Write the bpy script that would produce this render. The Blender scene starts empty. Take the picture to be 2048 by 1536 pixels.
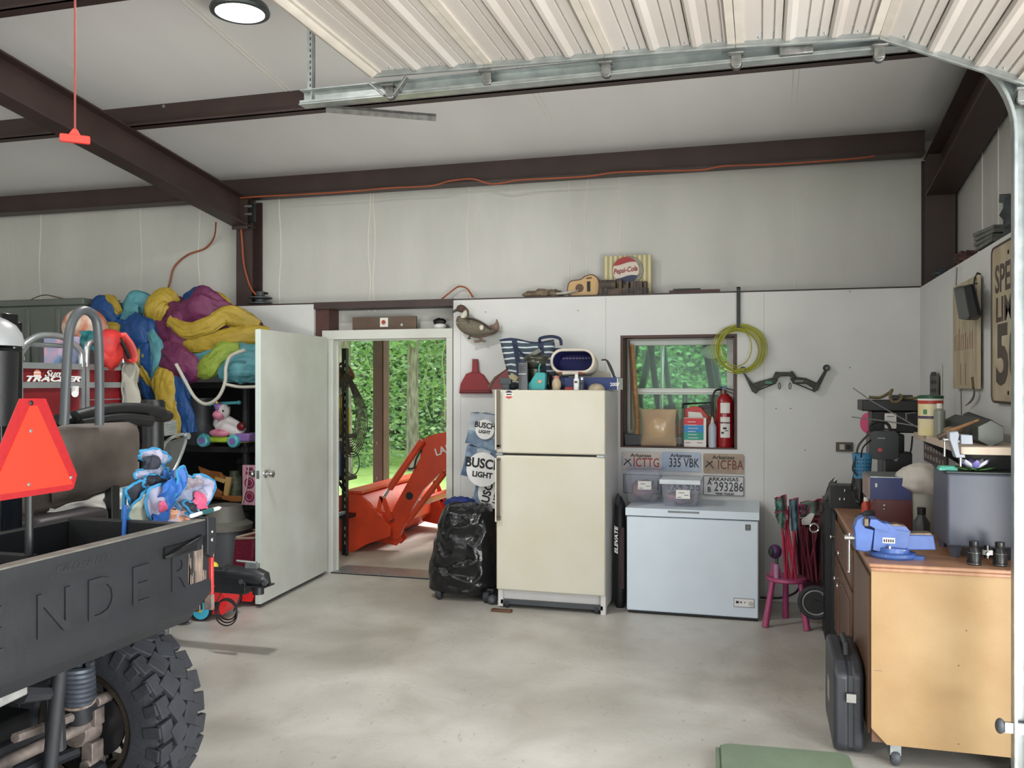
import bpy, math, random
from mathutils import Vector, Matrix, noise
V = Vector
PI = math.pi
sc = bpy.context.scene
COL = sc.collection
# ------------------------------------------------------------------ camera frame (2048 x 1536 photograph)
F, YAW, CH = 1760.0, math.radians(15.8), 1.655
SA, CA = math.sin(YAW), math.cos(YAW)
def ray(px, py):
    u = (px - 1024) / F
    return V((-SA + u * CA, CA + u * SA, (768 - py) / F))
def at(px, py, X=None, Y=None, Z=None, T=None):
    d = ray(px, py)
    if X is not None: t = X / d.x
    elif Y is not None: t = Y / d.y
    elif Z is not None: t = (Z - CH) / d.z
    else: t = T
    return V((d.x * t, d.y * t, CH + d.z * t))
cam = bpy.data.cameras.new('camera'); co = bpy.data.objects.new('camera', cam); COL.objects.link(co)
cam.sensor_width = 36; cam.lens = 36 * F / 2048; cam.clip_start = 0.05; cam.clip_end = 300
co.location = (0, 0, CH); co.rotation_euler = (PI / 2, 0, YAW); sc.camera = co
# ------------------------------------------------------------------ materials
def lin(c): 
    c = c / 255.0
    return c / 12.92 if c <= .04045 else ((c + .055) / 1.055) ** 2.4
_mc = {}
def mat(name, rgb, rough=.6, metal=0., var=.08, vs=6., bump=0., bs=60., rgb2=None, r2=None, alpha=None, trans=0., emit=0., sheen=0., coat=0., detail=4, stretch=None, dist=0.):
    if name in _mc: return _mc[name]
    m = bpy.data.materials.new(name); _mc[name] = m; m.use_nodes = True
    nt = m.node_tree; N = nt.nodes; L = nt.links; b = N['Principled BSDF']
    c = [lin(x) for x in rgb] + [1]
    c2 = [lin(x) for x in rgb2] + [1] if rgb2 else [min(1, x * (1 - 2 * var)) for x in c[:3]] + [1]
    tc = N.new('ShaderNodeTexCoord'); vec = tc.outputs['Object']
    if stretch:
        mp = N.new('ShaderNodeMapping'); mp.inputs['Scale'].default_value = stretch; L.new(vec, mp.inputs[0]); vec = mp.outputs[0]
    if var or rgb2:
        nz = N.new('ShaderNodeTexNoise'); nz.inputs['Scale'].default_value = vs; nz.inputs['Detail'].default_value = detail
        nz.inputs['Distortion'].default_value = dist
        L.new(vec, nz.inputs['Vector'])
        rp = N.new('ShaderNodeValToRGB'); rp.color_ramp.elements[0].position = .35; rp.color_ramp.elements[1].position = .68
        rp.color_ramp.elements[0].color = c2; rp.color_ramp.elements[1].color = c
        L.new(nz.outputs[0], rp.inputs[0]); L.new(rp.outputs[0], b.inputs['Base Color'])
    else: b.inputs['Base Color'].default_value = c
    b.inputs['Roughness'].default_value = rough; b.inputs['Metallic'].default_value = metal
    if trans: b.inputs['Transmission Weight'].default_value = trans
    if coat: b.inputs['Coat Weight'].default_value = coat
    if sheen: b.inputs['Sheen Weight'].default_value = sheen
    if alpha is not None: b.inputs['Alpha'].default_value = alpha
    if emit:
        b.inputs['Emission Color'].default_value = c; b.inputs['Emission Strength'].default_value = emit
    if bump:
        n2 = N.new('ShaderNodeTexNoise'); n2.inputs['Scale'].default_value = bs; n2.inputs['Detail'].default_value = 5
        L.new(vec, n2.inputs['Vector'])
        bp = N.new('ShaderNodeBump'); bp.inputs['Strength'].default_value = bump; bp.inputs['Distance'].default_value = .02
        L.new(n2.outputs[0], bp.inputs['Height']); L.new(bp.outputs[0], b.inputs['Normal'])
    return m
def glassy(name, rgb, a=.3, rough=.03):
    """thin clear sheet: mix of see-through and a glossy surface"""
    if name in _mc: return _mc[name]
    m = bpy.data.materials.new(name); _mc[name] = m; m.use_nodes = True
    nt = m.node_tree; N = nt.nodes; L = nt.links; N.remove(N['Principled BSDF']); out = N['Material Output']
    t = N.new('ShaderNodeBsdfTransparent'); t.inputs[0].default_value = [lin(x) for x in rgb] + [1]
    g = N.new('ShaderNodeBsdfPrincipled'); g.inputs['Base Color'].default_value = [lin(x) for x in rgb] + [1]; g.inputs['Roughness'].default_value = rough
    mx = N.new('ShaderNodeMixShader'); mx.inputs[0].default_value = a
    L.new(t.outputs[0], mx.inputs[1]); L.new(g.outputs[0], mx.inputs[2]); L.new(mx.outputs[0], out.inputs[0])
    return m
# ------------------------------------------------------------------ mesh builder
def fr(o, r, u):
    r = V(r).normalized(); u = V(u); u = (u - r * u.dot(r)).normalized(); n = r.cross(u)
    return Matrix(((r.x, u.x, n.x, o[0]), (r.y, u.y, n.y, o[1]), (r.z, u.z, n.z, o[2]), (0, 0, 0, 1)))
def crv(pts, k=6, closed=False):
    P = [V(p) for p in pts]; n = len(P); out = []
    for i in range(n if closed else n - 1):
        if closed: a, b, c, d = P[(i - 1) % n], P[i], P[(i + 1) % n], P[(i + 2) % n]
        else: a, b, c, d = P[max(i - 1, 0)], P[i], P[i + 1], P[min(i + 2, n - 1)]
        for j in range(k):
            t = j / k
            out.append(.5 * ((2 * b) + (c - a) * t + (2 * a - 5 * b + 4 * c - d) * t * t + (3 * b - a - 3 * c + d) * t ** 3))
    if not closed: out.append(P[-1])
    return out
class MB:
    def __init__(s, *mats):
        s.v = []; s.f = []; s.mi = []; s.mats = list(mats); s.cur = 0; s.M = Matrix()
    def use(s, m):
        if m not in s.mats: s.mats.append(m)
        s.cur = s.mats.index(m); return s
    def add(s, vs, fs):
        o = len(s.v); s.v += [s.M @ V(p) for p in vs]
        s.f += [tuple(i + o for i in f) for f in fs]; s.mi += [s.cur] * len(fs); return s
    def box(s, x0, x1, y0, y1, z0, z1):
        x0, x1 = sorted((x0, x1)); y0, y1 = sorted((y0, y1)); z0, z1 = sorted((z0, z1))
        return s.add([(x, y, z) for x in (x0, x1) for y in (y0, y1) for z in (z0, z1)],
                     [(0, 1, 3, 2), (4, 6, 7, 5), (0, 4, 5, 1), (2, 3, 7, 6), (0, 2, 6, 4), (1, 5, 7, 3)])
    def bc(s, c, sz, R=None, yaw=0, pitch=0, roll=0):
        R = R or (Matrix.Rotation(yaw, 4, 'Z') @ Matrix.Rotation(pitch, 4, 'Y') @ Matrix.Rotation(roll, 4, 'X'))
        k = s.M; s.M = s.M @ Matrix.Translation(V(c)) @ R
        s.box(-sz[0] / 2, sz[0] / 2, -sz[1] / 2, sz[1] / 2, -sz[2] / 2, sz[2] / 2); s.M = k; return s
    def rings(s, R, cap=True, closed=False):
        n = len(R[0]); vs = [p for r in R for p in r]; fs = []
        m = len(R)
        for i in range(m if closed else m - 1):
            a, b = i * n, ((i + 1) % m) * n
            for j in range(n):
                k = (j + 1) % n; fs.append((a + j, a + k, b + k, b + j))
        if cap and not closed: fs += [tuple(range(n))[::-1], tuple((m - 1) * n + j for j in range(n))]
        return s.add(vs, fs)
    def tube(s, pts, r, n=8, closed=False, flat=None, cap=True, up=None):
        """r: number or list; flat: height factor of the section"""
        P = [V(p) for p in pts]; m = len(P); rs = r if isinstance(r, (list, tuple)) else [r] * m
        R = []; prev = None
        for i in range(m):
            if closed: t = P[(i + 1) % m] - P[(i - 1) % m]
            else: t = P[min(i + 1, m - 1)] - P[max(i - 1, 0)]
            t = t.normalized() if t.length > 1e-9 else V((0, 0, 1))
            if up is not None: ref = V(up)
            elif prev is None: ref = V((0, 0, 1)) if abs(t.z) < .9 else V((1, 0, 0))
            else: ref = prev
            a = ref - t * ref.dot(t)
            if a.length < 1e-6: a = V((1, 0, 0)) - t * t.x
            a.normalize(); prev = a; b = t.cross(a)
            f = 1 if flat is None else flat
            R.append([P[i] + (a * math.cos(2 * PI * j / n) * f + b * math.sin(2 * PI * j / n)) * rs[i] for j in range(n)])
        return s.rings(R, cap, closed)
    def cyl(s, a, b, r, r2=None, n=18, cap=True): return s.tube([a, b], [r, r if r2 is None else r2], n, cap=cap)
    def lathe(s, prof, c=(0, 0, 0), ax='Z', n=24, flat=1., cap=True):
        """prof: (radius, height) pairs along the axis"""
        R = []
        for r, h in prof:
            ring = []
            for j in range(n):
                a = 2 * PI * j / n; p, q = max(r, 1e-4) * math.cos(a), max(r, 1e-4) * math.sin(a) * flat
                ring.append(V({'Z': (p, q, h), 'Y': (q, h, p), 'X': (h, p, q)}[ax]) + V(c))
            R.append(ring)
        return s.rings(R, cap)
    def prism(s, poly, ax, d0, d1):
        f = {'X': lambda p, d: (d, p[0], p[1]), 'Y': lambda p, d: (p[0], d, p[1]), 'Z': lambda p, d: (p[0], p[1], d)}[ax]
        n = len(poly); vs = [f(p, d0) for p in poly] + [f(p, d1) for p in poly]
        return s.add(vs, [tuple(range(n)), tuple(range(2 * n - 1, n - 1, -1))] + [(i, i + n, (i + 1) % n + n, (i + 1) % n) for i in range(n)])
    def ell(s, c, rx, ry, rz, n=16, m=10, amp=0., fq=6., seed=0, R=None):
        vs = []; R = R or Matrix()
        for i in range(m + 1):
            th = PI * i / m
            for j in range(n):
                a = 2 * PI * j / n; d = V((math.sin(th) * math.cos(a), math.sin(th) * math.sin(a), math.cos(th)))
                k = 1 + (amp * noise.noise(d * fq * .35 + V((seed * 7.1, seed, 0))) if amp else 0)
                vs.append(V(c) + R @ V((d.x * rx * k, d.y * ry * k, d.z * rz * k)))
        fs = [(i * n + j, (i + 1) * n + j, (i + 1) * n + (j + 1) % n, i * n + (j + 1) % n) for i in range(m) for j in range(n)]
        return s.add(vs, fs)
    def torus(s, c, R, r, ax='Z', n=32, k=8, a0=0, a1=2 * PI, sx=1, sy=1):
        full = abs(a1 - a0 - 2 * PI) < 1e-6; pts = []
        for i in range(n if full else n + 1):
            a = a0 + (a1 - a0) * i / n; p, q = R * math.cos(a) * sx, R * math.sin(a) * sy
            pts.append(V({'Z': (p, q, 0), 'Y': (p, 0, q), 'X': (0, p, q)}[ax]) + V(c))
        return s.tube(pts, r, k, closed=full, up={'Z': (0, 0, 1), 'Y': (0, 1, 0), 'X': (1, 0, 0)}[ax])
    def grid(s, fn, nu, nv):
        vs = [fn(i / nu, j / nv) for j in range(nv + 1) for i in range(nu + 1)]; w = nu + 1
        return s.add(vs, [(j * w + i, j * w + i + 1, (j + 1) * w + i + 1, (j + 1) * w + i) for j in range(nv) for i in range(nu)])
    def text(s, txt, M, size, th=.001, bold=0., sx=1., shear=0., align='LEFT', sp=1., fit=None):
        cu = bpy.data.curves.new('t', 'FONT'); cu.body = txt; cu.size = size; cu.extrude = th / 2; cu.offset = bold; cu.shear = shear
        cu.align_x = align; cu.space_character = sp; cu.resolution_u = 3
        o = bpy.data.objects.new('t', cu); me = bpy.data.meshes.new_from_object(o)
        if fit: xs = [v.co.x for v in me.vertices]; sx = fit / max(1e-6, max(xs) - min(xs))
        k = s.M; s.M = s.M @ M @ Matrix.Diagonal((sx, 1, 1, 1)) @ Matrix.Translation((0, 0, th / 2))
        s.add([v.co.copy() for v in me.vertices], [tuple(p.vertices) for p in me.polygons]); s.M = k
        bpy.data.objects.remove(o); bpy.data.curves.remove(cu); bpy.data.meshes.remove(me); return s
def woff(o):
    p = V((0, 0, 0))
    while o: p += o.location; o = o.parent
    return p
def tag(o, label=None, cat=None, group=None, kind=None):
    if label: o['label'] = label
    if cat: o['category'] = cat
    if group: o['group'] = group
    if kind: o['kind'] = kind
    return o
def obj(name, mb, parent=None, bevel=0, seg=2, solid=0, sub=0, sm=38, label=None, cat=None, group=None, kind=None):
    me = bpy.data.meshes.new(name)
    if parent is None:
        xs = [p.x for p in mb.v]; ys = [p.y for p in mb.v]; zs = [p.z for p in mb.v]
        off = V(((min(xs) + max(xs)) / 2, (min(ys) + max(ys)) / 2, min(zs)))
    else: off = woff(parent)
    me.from_pydata([p - off for p in mb.v], [], mb.f)
    for m in mb.mats: me.materials.append(m)
    me.polygons.foreach_set('material_index', mb.mi)
    me.validate(); me.update()
    if sm: me.shade_smooth(); me.set_sharp_from_angle(angle=math.radians(sm))
    o = bpy.data.objects.new(name, me); COL.objects.link(o)
    if parent is None: o.location = off
    else: o.parent = parent
    if solid:
        q = o.modifiers.new('solid', 'SOLIDIFY'); q.thickness = solid; q.offset = 0
    if bevel:
        q = o.modifiers.new('bevel', 'BEVEL'); q.width = bevel; q.segments = seg; q.limit_method = 'ANGLE'; q.angle_limit = math.radians(40)
    if sub:
        q = o.modifiers.new('sub', 'SUBSURF'); q.levels = sub; q.render_levels = sub
    return tag(o, label, cat, group, kind)
def thing(name, label, cat, loc=(0, 0, 0), group=None):
    o = bpy.data.objects.new(name, None); COL.objects.link(o); o.location = loc; o.empty_display_size = .1
    return tag(o, label, cat, group)
def dup(root, loc, label=None, rz=0, group=None):
    def cp(o, par):
        c = o.copy(); COL.objects.link(c)
        if par: c.parent = par
        for ch in list(o.children): cp(ch, c)
        return c
    r = cp(root, None); r.location = V(loc); r.rotation_euler.z = rz
    if label: r['label'] = label
    if group: r['group'] = group
    return r
def rr(w, h, r, n=5, cx=0, cy=0):
    """rounded rectangle outline"""
    out = []
    for (sx, sy, a) in ((1, 1, 0), (-1, 1, PI / 2), (-1, -1, PI), (1, -1, 3 * PI / 2)):
        for i in range(n + 1):
            t = a + PI / 2 * i / n; out.append((cx + sx * (w / 2 - r) + r * math.cos(t), cy + sy * (h / 2 - r) + r * math.sin(t)))
    return out
BW = dict(r=(1, 0, 0), u=(0, 0, 1))      # facing the camera from the back wall
def fB(p): return fr(p, (1, 0, 0), (0, 0, 1))       # faces -Y
def fX(p): return fr(p, (0, 1, 0), (0, 0, 1))       # faces +X
def fR(p): return fr(p, (0, -1, 0), (0, 0, 1))      # faces -X
# ------------------------------------------------------------------ palette
white = mat('white_paint', (214, 214, 212), .55, var=.05, vs=1.6, bump=.06, bs=8)
insul = mat('insulation_sheet', (198, 196, 191), .42, var=.06, vs=1.3, bump=.35, bs=3.5, stretch=(1.6, 1.6, .6))
insulc = mat('insulation_ceiling', (232, 231, 229), .45, var=.05, vs=.8, bump=.3, bs=2.2, stretch=(1.5, .35, 1))
steel = mat('brown_steel', (64, 48, 45), .5, var=.12, vs=4)
steeld = mat('red_primer_steel', (84, 52, 46), .55, var=.15, vs=7)
def floor_mat():
    m = bpy.data.materials.new('concrete_floor'); m.use_nodes = True; N = m.node_tree.nodes; L = m.node_tree.links; b = N['Principled BSDF']
    tc = N.new('ShaderNodeTexCoord'); vec = tc.outputs['Object']
    def nz(sc_, det, dist, p0, p1, c0, c1, stretch=None):
        v = vec
        if stretch: mp = N.new('ShaderNodeMapping'); mp.inputs['Scale'].default_value = stretch; L.new(vec, mp.inputs[0]); v = mp.outputs[0]
        n = N.new('ShaderNodeTexNoise'); n.inputs['Scale'].default_value = sc_; n.inputs['Detail'].default_value = det; n.inputs['Distortion'].default_value = dist; L.new(v, n.inputs['Vector'])
        r = N.new('ShaderNodeValToRGB'); e = r.color_ramp.elements; e[0].position = p0; e[1].position = p1; e[0].color = list(c0) + [1]; e[1].color = list(c1) + [1]; L.new(n.outputs[0], r.inputs[0]); return r.outputs[0]
    def mul(a, c):
        x = N.new('ShaderNodeMix'); x.data_type = 'RGBA'; x.blend_type = 'MULTIPLY'; x.inputs['Factor'].default_value = 1; L.new(a, x.inputs['A']); L.new(c, x.inputs['B']); return x.outputs['Result']
    base = nz(1.1, 11, .5, .33, .68, [lin(v) for v in (164, 160, 151)], [lin(v) for v in (202, 199, 192)])
    st_ = nz(3.2, 8, .6, .30, .52, (.86, .85, .83), (1, 1, 1), (1, .7, 1))
    sp_ = nz(38, 3, 0, .24, .34, (.72, .71, .69), (1, 1, 1), (1, .4, 1))
    lt = nz(.7, 5, .8, .45, .75, (1, 1, 1), (1.10, 1.10, 1.11))
    L.new(mul(mul(mul(base, st_), sp_), lt), b.inputs['Base Color']); b.inputs['Roughness'].default_value = .42
    n2 = N.new('ShaderNodeTexNoise'); n2.inputs['Scale'].default_value = 25; n2.inputs['Detail'].default_value = 6; L.new(vec, n2.inputs['Vector'])
    bp = N.new('ShaderNodeBump'); bp.inputs['Strength'].default_value = .1; bp.inputs['Distance'].default_value = .02; L.new(n2.outputs[0], bp.inputs['Height']); L.new(bp.outputs[0], b.inputs['Normal']); return m
concrete = floor_mat()
galv = mat('galvanised', (178, 184, 184), .38, .75, var=.12, vs=18)
chrome = mat('chrome', (210, 210, 208), .18, .95, var=.05)
black = mat('black_plastic', (20, 21, 23), .45, var=.15, vs=12, bump=.05)
blackg = mat('black_gloss', (16, 17, 19), .2, var=.1, vs=10, coat=.3)
rubber = mat('rubber', (50, 52, 58), .75, var=.2, vs=9, bump=.15)
dgrey = mat('dark_grey', (70, 74, 78), .5, var=.1)
grey = mat('grey_plastic', (122, 128, 126), .5, var=.08)
whitep = mat('white_plastic', (226, 226, 224), .4, var=.04)
paper = mat('paper', (228, 226, 220), .7, var=.05)
ink = mat('ink', (26, 26, 30), .6, var=0)
wood = mat('wood', (176, 132, 88), .55, rgb2=(146, 104, 66), vs=5, stretch=(1, 12, 12), bump=.05)
woodd = mat('dark_wood', (104, 74, 52), .55, rgb2=(80, 56, 40), vs=6, stretch=(1, 8, 8))
redp = mat('red_plastic', (188, 34, 30), .4, var=.1, vs=8)
orange = mat('tractor_orange', (214, 72, 40), .38, var=.12, vs=5)
rope = mat('orange_cord', (164, 82, 50), .5, var=.1)
# ================================================================== SETTING
YB = 7.0; ZL = 2.36; XR = 1.118
def zr(y): return 3.55 + (7.0 - y) * .13 if y > -.5 else 3.55 + 7.5 * .13 + (y + .5) * .13
def st(name, mb, **k): return obj(name, mb, kind='structure', **k)
X0, X1 = -3.798, -2.494        # rough doorway
WX0, WX1, WZ0, WZ1 = -1.080, -.178, 1.150, 2.042
LW = -9.5
m = MB(concrete); m.box(LW, 1.7, -8, 7.0, -.12, 0)
st('floor', m, sm=0)
m = MB(white)
m.box(LW, X0, YB, YB + .1, 0, ZL); m.box(X1, WX0, YB, YB + .1, 0, ZL); m.box(WX1, XR, YB, YB + .1, 0, ZL)
m.box(WX0, WX1, YB, YB + .1, 0, WZ0); m.box(WX0, WX1, YB, YB + .1, WZ1, ZL)
for x in (-2.43, -1.2, 0.02): m.use(mat('seam', (170, 168, 160), .7, var=0)).box(x, x + .003, YB - .0008, YB, 0 if x < -2 else 0, ZL - .01); m.use(white)
for px, py in ((971, 624), (1156, 621), (1700, 583), (1552, 817), (1581, 817), (1700, 735), (1610, 900), (880, 760), (888, 830)):
    p = at(px, py, Y=YB); m.use(mat('screw', (120, 104, 92), .6, var=0)).cyl(p, p - V((0, .003, 0)), .005, n=8); m.use(white)
st('wall_back', m, sm=0)
# outer skin with the faced insulation, door and window cut out
DX0, DX1, DZ = -3.62, -2.55, 2.045
VX0, VX1, VZ0, VZ1 = -1.05, -.21, 1.17, 2.01
m = MB(insul)
YO = 7.22
m.box(LW, DX0 - .3, YO, YO + .08, 0, 3.6); m.box(DX1 + .03, VX0, YO, YO + .08, 0, 3.6); m.box(VX1, 1.45, YO, YO + .08, 0, 3.6)
m.box(DX0 - .3, DX1 + .03, YO, YO + .08, DZ, 3.6); m.box(VX0, VX1, YO, YO + .08, 0, VZ0); m.box(VX0, VX1, YO, YO + .08, VZ1, 3.6)
sm_ = mat('tape_seam', (214, 211, 202), .4, var=.03)
for i, px in enumerate((80, 282, 398, 560, 738, 748, 936, 1140, 1172, 1240, 1590)):
    x = at(px, 450, Y=YO).x
    m.use(sm_).tube(crv([(x + .012 * math.sin(i * 3 + k * 2.1), YO, 2.3 + k * .25) for k in range(6)], 4), .006 if px != 1590 else .003, 6)
st('wall_back_upper', m)
m = MB(steel)
m.box(LW, X0, YB + .02, YO, ZL, ZL + .014); m.box(X0, X1, YB - .005, YO, ZL - .045, ZL + .014); m.box(X1, XR + .1, YB + .02, YO, ZL, ZL + .014)
st('trim_1', m, sm=0)
m = MB(steeld); m.box(X0, X0 + .13, YB + .03, YO, 1.95, ZL - .045); m.box(X0, X0 + .082, YB + .03, YO, 0, 1.949); m.box(X1 - .03, X1 + .03, YB + .1001, YO, 0, ZL - .045); m.box(X1 - .006, X1, YB, YB + .1, 0, ZL - .045)
st('trim_2', m, sm=0)
# right wall, lined lower part
m = MB(white); m.box(XR, XR + .1, 3.95, YB + .1, 0, ZL)
m.use(mat('seam', (170,168,160))).box(XR - .001, XR, 5.79, 5.793, 0, ZL)
st('wall_right', m, sm=0)
m = MB(insul)
for y0, y1, z0 in ((3.9, 7.22, 0), (-1.3, 3.9, 3.02), (-2.2, -1.3, 0), (-6.8, -2.2, 3.02), (-8, -6.8, 0)): m.prism([(y0, z0), (y1, z0), (y1, zr(y1) + .05), (y0, zr(y0) + .05)], 'X', 1.38, 1.46)
m.use(sm_)
for y in (4.9, 5.35, 5.9, 6.3): m.tube([(1.38, y, 2.2), (1.38, y + .01, 3.0), (1.38, y, zr(y))], .006, 6)
st('wall_right_upper', m)
m = MB(steel); m.box(XR + .02, 1.38, 4.0, YB + .1, ZL, ZL + .012); st('trim_3', m, sm=0)
m = MB(insul); m.prism([(7.3, 0), (-8, 0), (-8, 3.5), (-.5, 4.7), (7.3, 3.5)], 'X', LW - .1, LW); st('wall_left', m, sm=0)
m = MB(insul)
for x0, x1, z0 in ((LW, -6.5, 0), (-6.5, -.2, 3.0), (-.2, 1.46, 0)): m.box(x0, x1, -8.1, -8, z0, 3.6)
st('wall_front', m, sm=0)
m = MB(insulc)
m.grid(lambda u, v: (LW + (1.46 - LW) * u, 7.32 - v * 7.82, zr(7.32 - v * 7.82)), 24, 16)
m.grid(lambda u, v: (LW + (1.46 - LW) * u, -.5 - v * 7.6, zr(-.5 - v * 7.6)), 24, 16)
m.use(sm_)
for x in (-8.3, -6.6, -4.9, -3.2, -1.51, .2):
    for dx in (0, .035):
        m.tube([(x + dx, y, zr(y) - .001) for y in (7.2, 5, 3, 1, -.5)], .0045, 6)
c = st('ceiling', m); q = c.modifiers.new('s', 'SOLIDIFY'); q.thickness = .04; q.offset = 1
# roof steel
def zpurlin(y, name, x0=LW, x1=1.40):
    zt = zr(y); m = MB(steel)
    m.box(x0, x1, y, y + .008, zt - .21, zt - .005); m.box(x0, x1, y - .07, y + .008, zt - .213, zt - .205); m.box(x0, x1, y, y + .07, zt - .013, zt - .005)
    m.box(x0, x1, y - .07, y - .064, zt - .213, zt - .19)
    m.use(galv)
    for x in (-4.2, -4.8, 1.0): m.cyl((x, y - .002, zt - .06), (x, y - .008, zt - .06), .012, n=8)
    st(name, m, sm=0)
m = MB(steel)
m.box(LW, 1.15, 7.0, 7.01, 3.34, 3.55); m.box(LW, 1.15, 6.96, 7.12, 3.335, 3.345); m.box(LW, 1.15, 7.0, 7.14, 3.54, 3.55)
st('trim_4', m, sm=0)
for i, y in enumerate((5.5, 4.0, 2.5, 1.0)): zpurlin(y, 'trim_%d' % (5 + i))
def rafter(xc, name, w=.16, top=0.0, d=.26):
    m = MB(steel)
    def sl(x0, x1, dz0, dz1): m.prism([(7.12, zr(7.12) - .215 - dz0), (-.4, zr(-.4) - .215 - dz0), (-.4, zr(-.4) - .215 - dz1), (7.0, zr(7.0) - .215 - dz1)], 'X', x0, x1)
    sl(xc - w / 2, xc + w / 2, 0, .012); sl(xc - .005, xc + .005, .012, d - .012); sl(xc - w / 2, xc + w / 2, d - .012, d)
    m.box(xc - w / 2, xc + w / 2, 7.03, 7.042, 2.37, 3.33); m.box(xc - w / 2, xc + w / 2, 7.2, 7.212, 2.37, 3.33); m.box(xc - .005, xc + .005, 7.04, 7.2, 2.37, 3.33)
    m.box(xc - w / 2, xc + w / 2, 6.96, 6.97, 3.05, 3.32)
    st(name, m, sm=0)
rafter(-4.52, 'trim_9'); rafter(1.26, 'trim_10', w=.2, d=.3)
# ---- doorway frame and leaf
dfm = mat('door_paint', (206, 208, 202), .45, rgb2=(192, 192, 184), vs=2.2, bump=.02)
m = MB(dfm)
fx0, fx1 = -3.715, -2.5
m.box(fx0, DX0 + .01, YB - .01, YB + .09, 0, 2.045); m.box(DX1 - .005, fx1, YB - .01, YB + .09, 0, 2.045); m.box(fx0, fx1, YB - .01, YO - .002, 2.0451, 2.125)
m.box(DX0 + .0101, DX0 + .022, YB + .06, YB + .089, 0, 2.033); m.box(DX1 - .017, DX1 - .0051, YB + .06, YB + .089, 0, 2.033); m.box(DX0 + .0101, DX1 - .0051, YB + .06, YB + .089, 2.0331, 2.0449)
d1 = obj('door_1', m, kind='structure', bevel=.003)
m = MB(galv); m.box(DX0, DX1, YB - .02, YO + .06, 0, .012); m.use(ink).box(DX0, DX1, YB - .026, YB - .02, 0, .008); obj('threshold', m, d1)
# the open leaf, hinged on the left jamb
hp = V((-3.655, 6.93, 0)); ep = V((-3.573, 5.74, 0)); dr = (ep - hp).normalized(); LL = (ep - hp).length
m = MB(dfm); m.M = fr((hp.x, hp.y, .03), dr, (0, 0, 1)); m.box(0, LL, 0, 2.03, -.022, .022)
m.use(mat('edge_paint', (188, 200, 194), .5, var=.03)).box(LL, LL + .001, 0, 2.03, -.021, .021)
m.use(mat('streak', (186, 170, 150), .6, var=.1)); 
m.use(ink).box(0, LL, -.012, 0, -.012, .012)
lf = obj('door_leaf', m, d1, bevel=.002)
m = MB(chrome); m.M = fr((hp.x, hp.y, .03), dr, (0, 0, 1))
for s_ in (-1, 1):
    k = m.M; m.M = k @ Matrix.Translation((LL - .07, .955, s_ * .022)) @ Matrix.Rotation(0 if s_ > 0 else PI, 4, 'X')
    m.lathe([(.033, 0), (.031, .008), (.014, .012), (.012, .032), (.022, .04), (.029, .052), (.026, .066), (.012, .072), (0, .072)], n=24); m.M = k
m.box(LL + .001, LL + .002, .925, .985, -.012, .012); obj('door_knob', m, lf)
m = MB(galv)
for z in (.25, 1.05, 1.85): m.cyl((hp.x - .01, hp.y + .02, z), (hp.x - .01, hp.y + .02, z + .09), .008)
obj('hinge', m, lf)
# ---- window: rough opening jambs, white vinyl sash, two panes
m = MB(steeld)
m.box(WX0, WX0 + .02, YB - .004, YO, WZ0, WZ1); m.box(WX1 - .02, WX1, YB - .004, YO, WZ0, WZ1); m.box(WX0 + .0201, WX1 - .0201, YB - .004, YO, WZ1 - .02, WZ1); m.box(WX0 + .0201, WX1 - .0201, YB - .004, YO, WZ0, WZ0 + .012)
w1 = obj('window_1', m, kind='structure', sm=0)
vin = mat('vinyl', (212, 216, 210), .4, var=.03)
m = MB(vin)
for (a, b, c_, d_) in ((VX0, VX0 + .05, VZ0, VZ1), (VX1 - .05, VX1, VZ0, VZ1), (VX0 + .0501, VX1 - .0501, VZ1 - .04, VZ1), (VX0 + .0501, VX1 - .0501, VZ0, VZ0 + .05), (VX0 + .0501, VX1 - .0501, 1.57, 1.62)): m.box(a, b, YO - .02, YO + .06, c_, d_)
m.box(VX0 + .06, VX1 - .06, YO - .035, YO - .0201, 1.585, 1.61)
obj('window_frame', m, w1, bevel=.003)
gl = glassy('window_glass', (232, 246, 240), .07)
m = MB(gl); m.box(VX0 + .04, VX1 - .04, YO + .03, YO + .034, 1.6, VZ1 - .03); obj('pane', m, w1, sm=0)
m = MB(gl); m.box(VX0 + .04, VX1 - .04, YO + .0, YO + .004, VZ0 + .04, 1.58); obj('pane', m, w1, sm=0)
# ---- overhead garage door, open
dw = mat('door_sheet', (194, 188, 183), .45, rgb2=(178, 170, 164), vs=3, bump=.04, stretch=(1, .2, 1))
dws = mat('door_stile', (200, 192, 182), .5, var=.06, vs=9)
GY0, GY1 = -1.22, 3.70
gd = thing('overhead_garage_door', 'raised white ribbed sectional garage door under the ceiling', 'garage door', (-.6, 1.2, 3.05))
def sec_path(xa, za, xb, zb):
    L_ = math.hypot(xb - xa, zb - za); ux, uz = (xb - xa) / L_, (zb - za) / L_; nx, nz = uz, -ux   # normal pointing down
    P = []
    def p(s_, h): P.append((xa + ux * s_ + nx * h, za + uz * s_ + nz * h))
    p(.03, 0)
    for c_, kind in ((.10, 't'), (.145, 't'), (.20, 'r'), (.27, 't'), (.315, 't'), (.375, 'r'), (.44, 't'), (.485, 't')):
        if kind == 't': p(c_ - .005, 0); p(c_ - .002, -.008); p(c_ + .002, -.008); p(c_ + .005, 0)
        else: p(c_ - .024, 0); p(c_ - .022, -.012); p(c_ - .017, .006); p(c_ - .008, .014); p(c_ + .008, .014); p(c_ + .02, .006); p(c_ + .03, 0)
    p(L_ - .03, 0)
    return P, (ux, uz, nx, nz, L_)
secs = [(-1.70, 3.085, -1.175, 3.075), (-1.172, 3.075, -.64, 3.065), (-.637, 3.065, -.100, 3.052), (-.097, 3.052, .446, 3.03), (.452, 3.028, .962, 2.80)]
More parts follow.
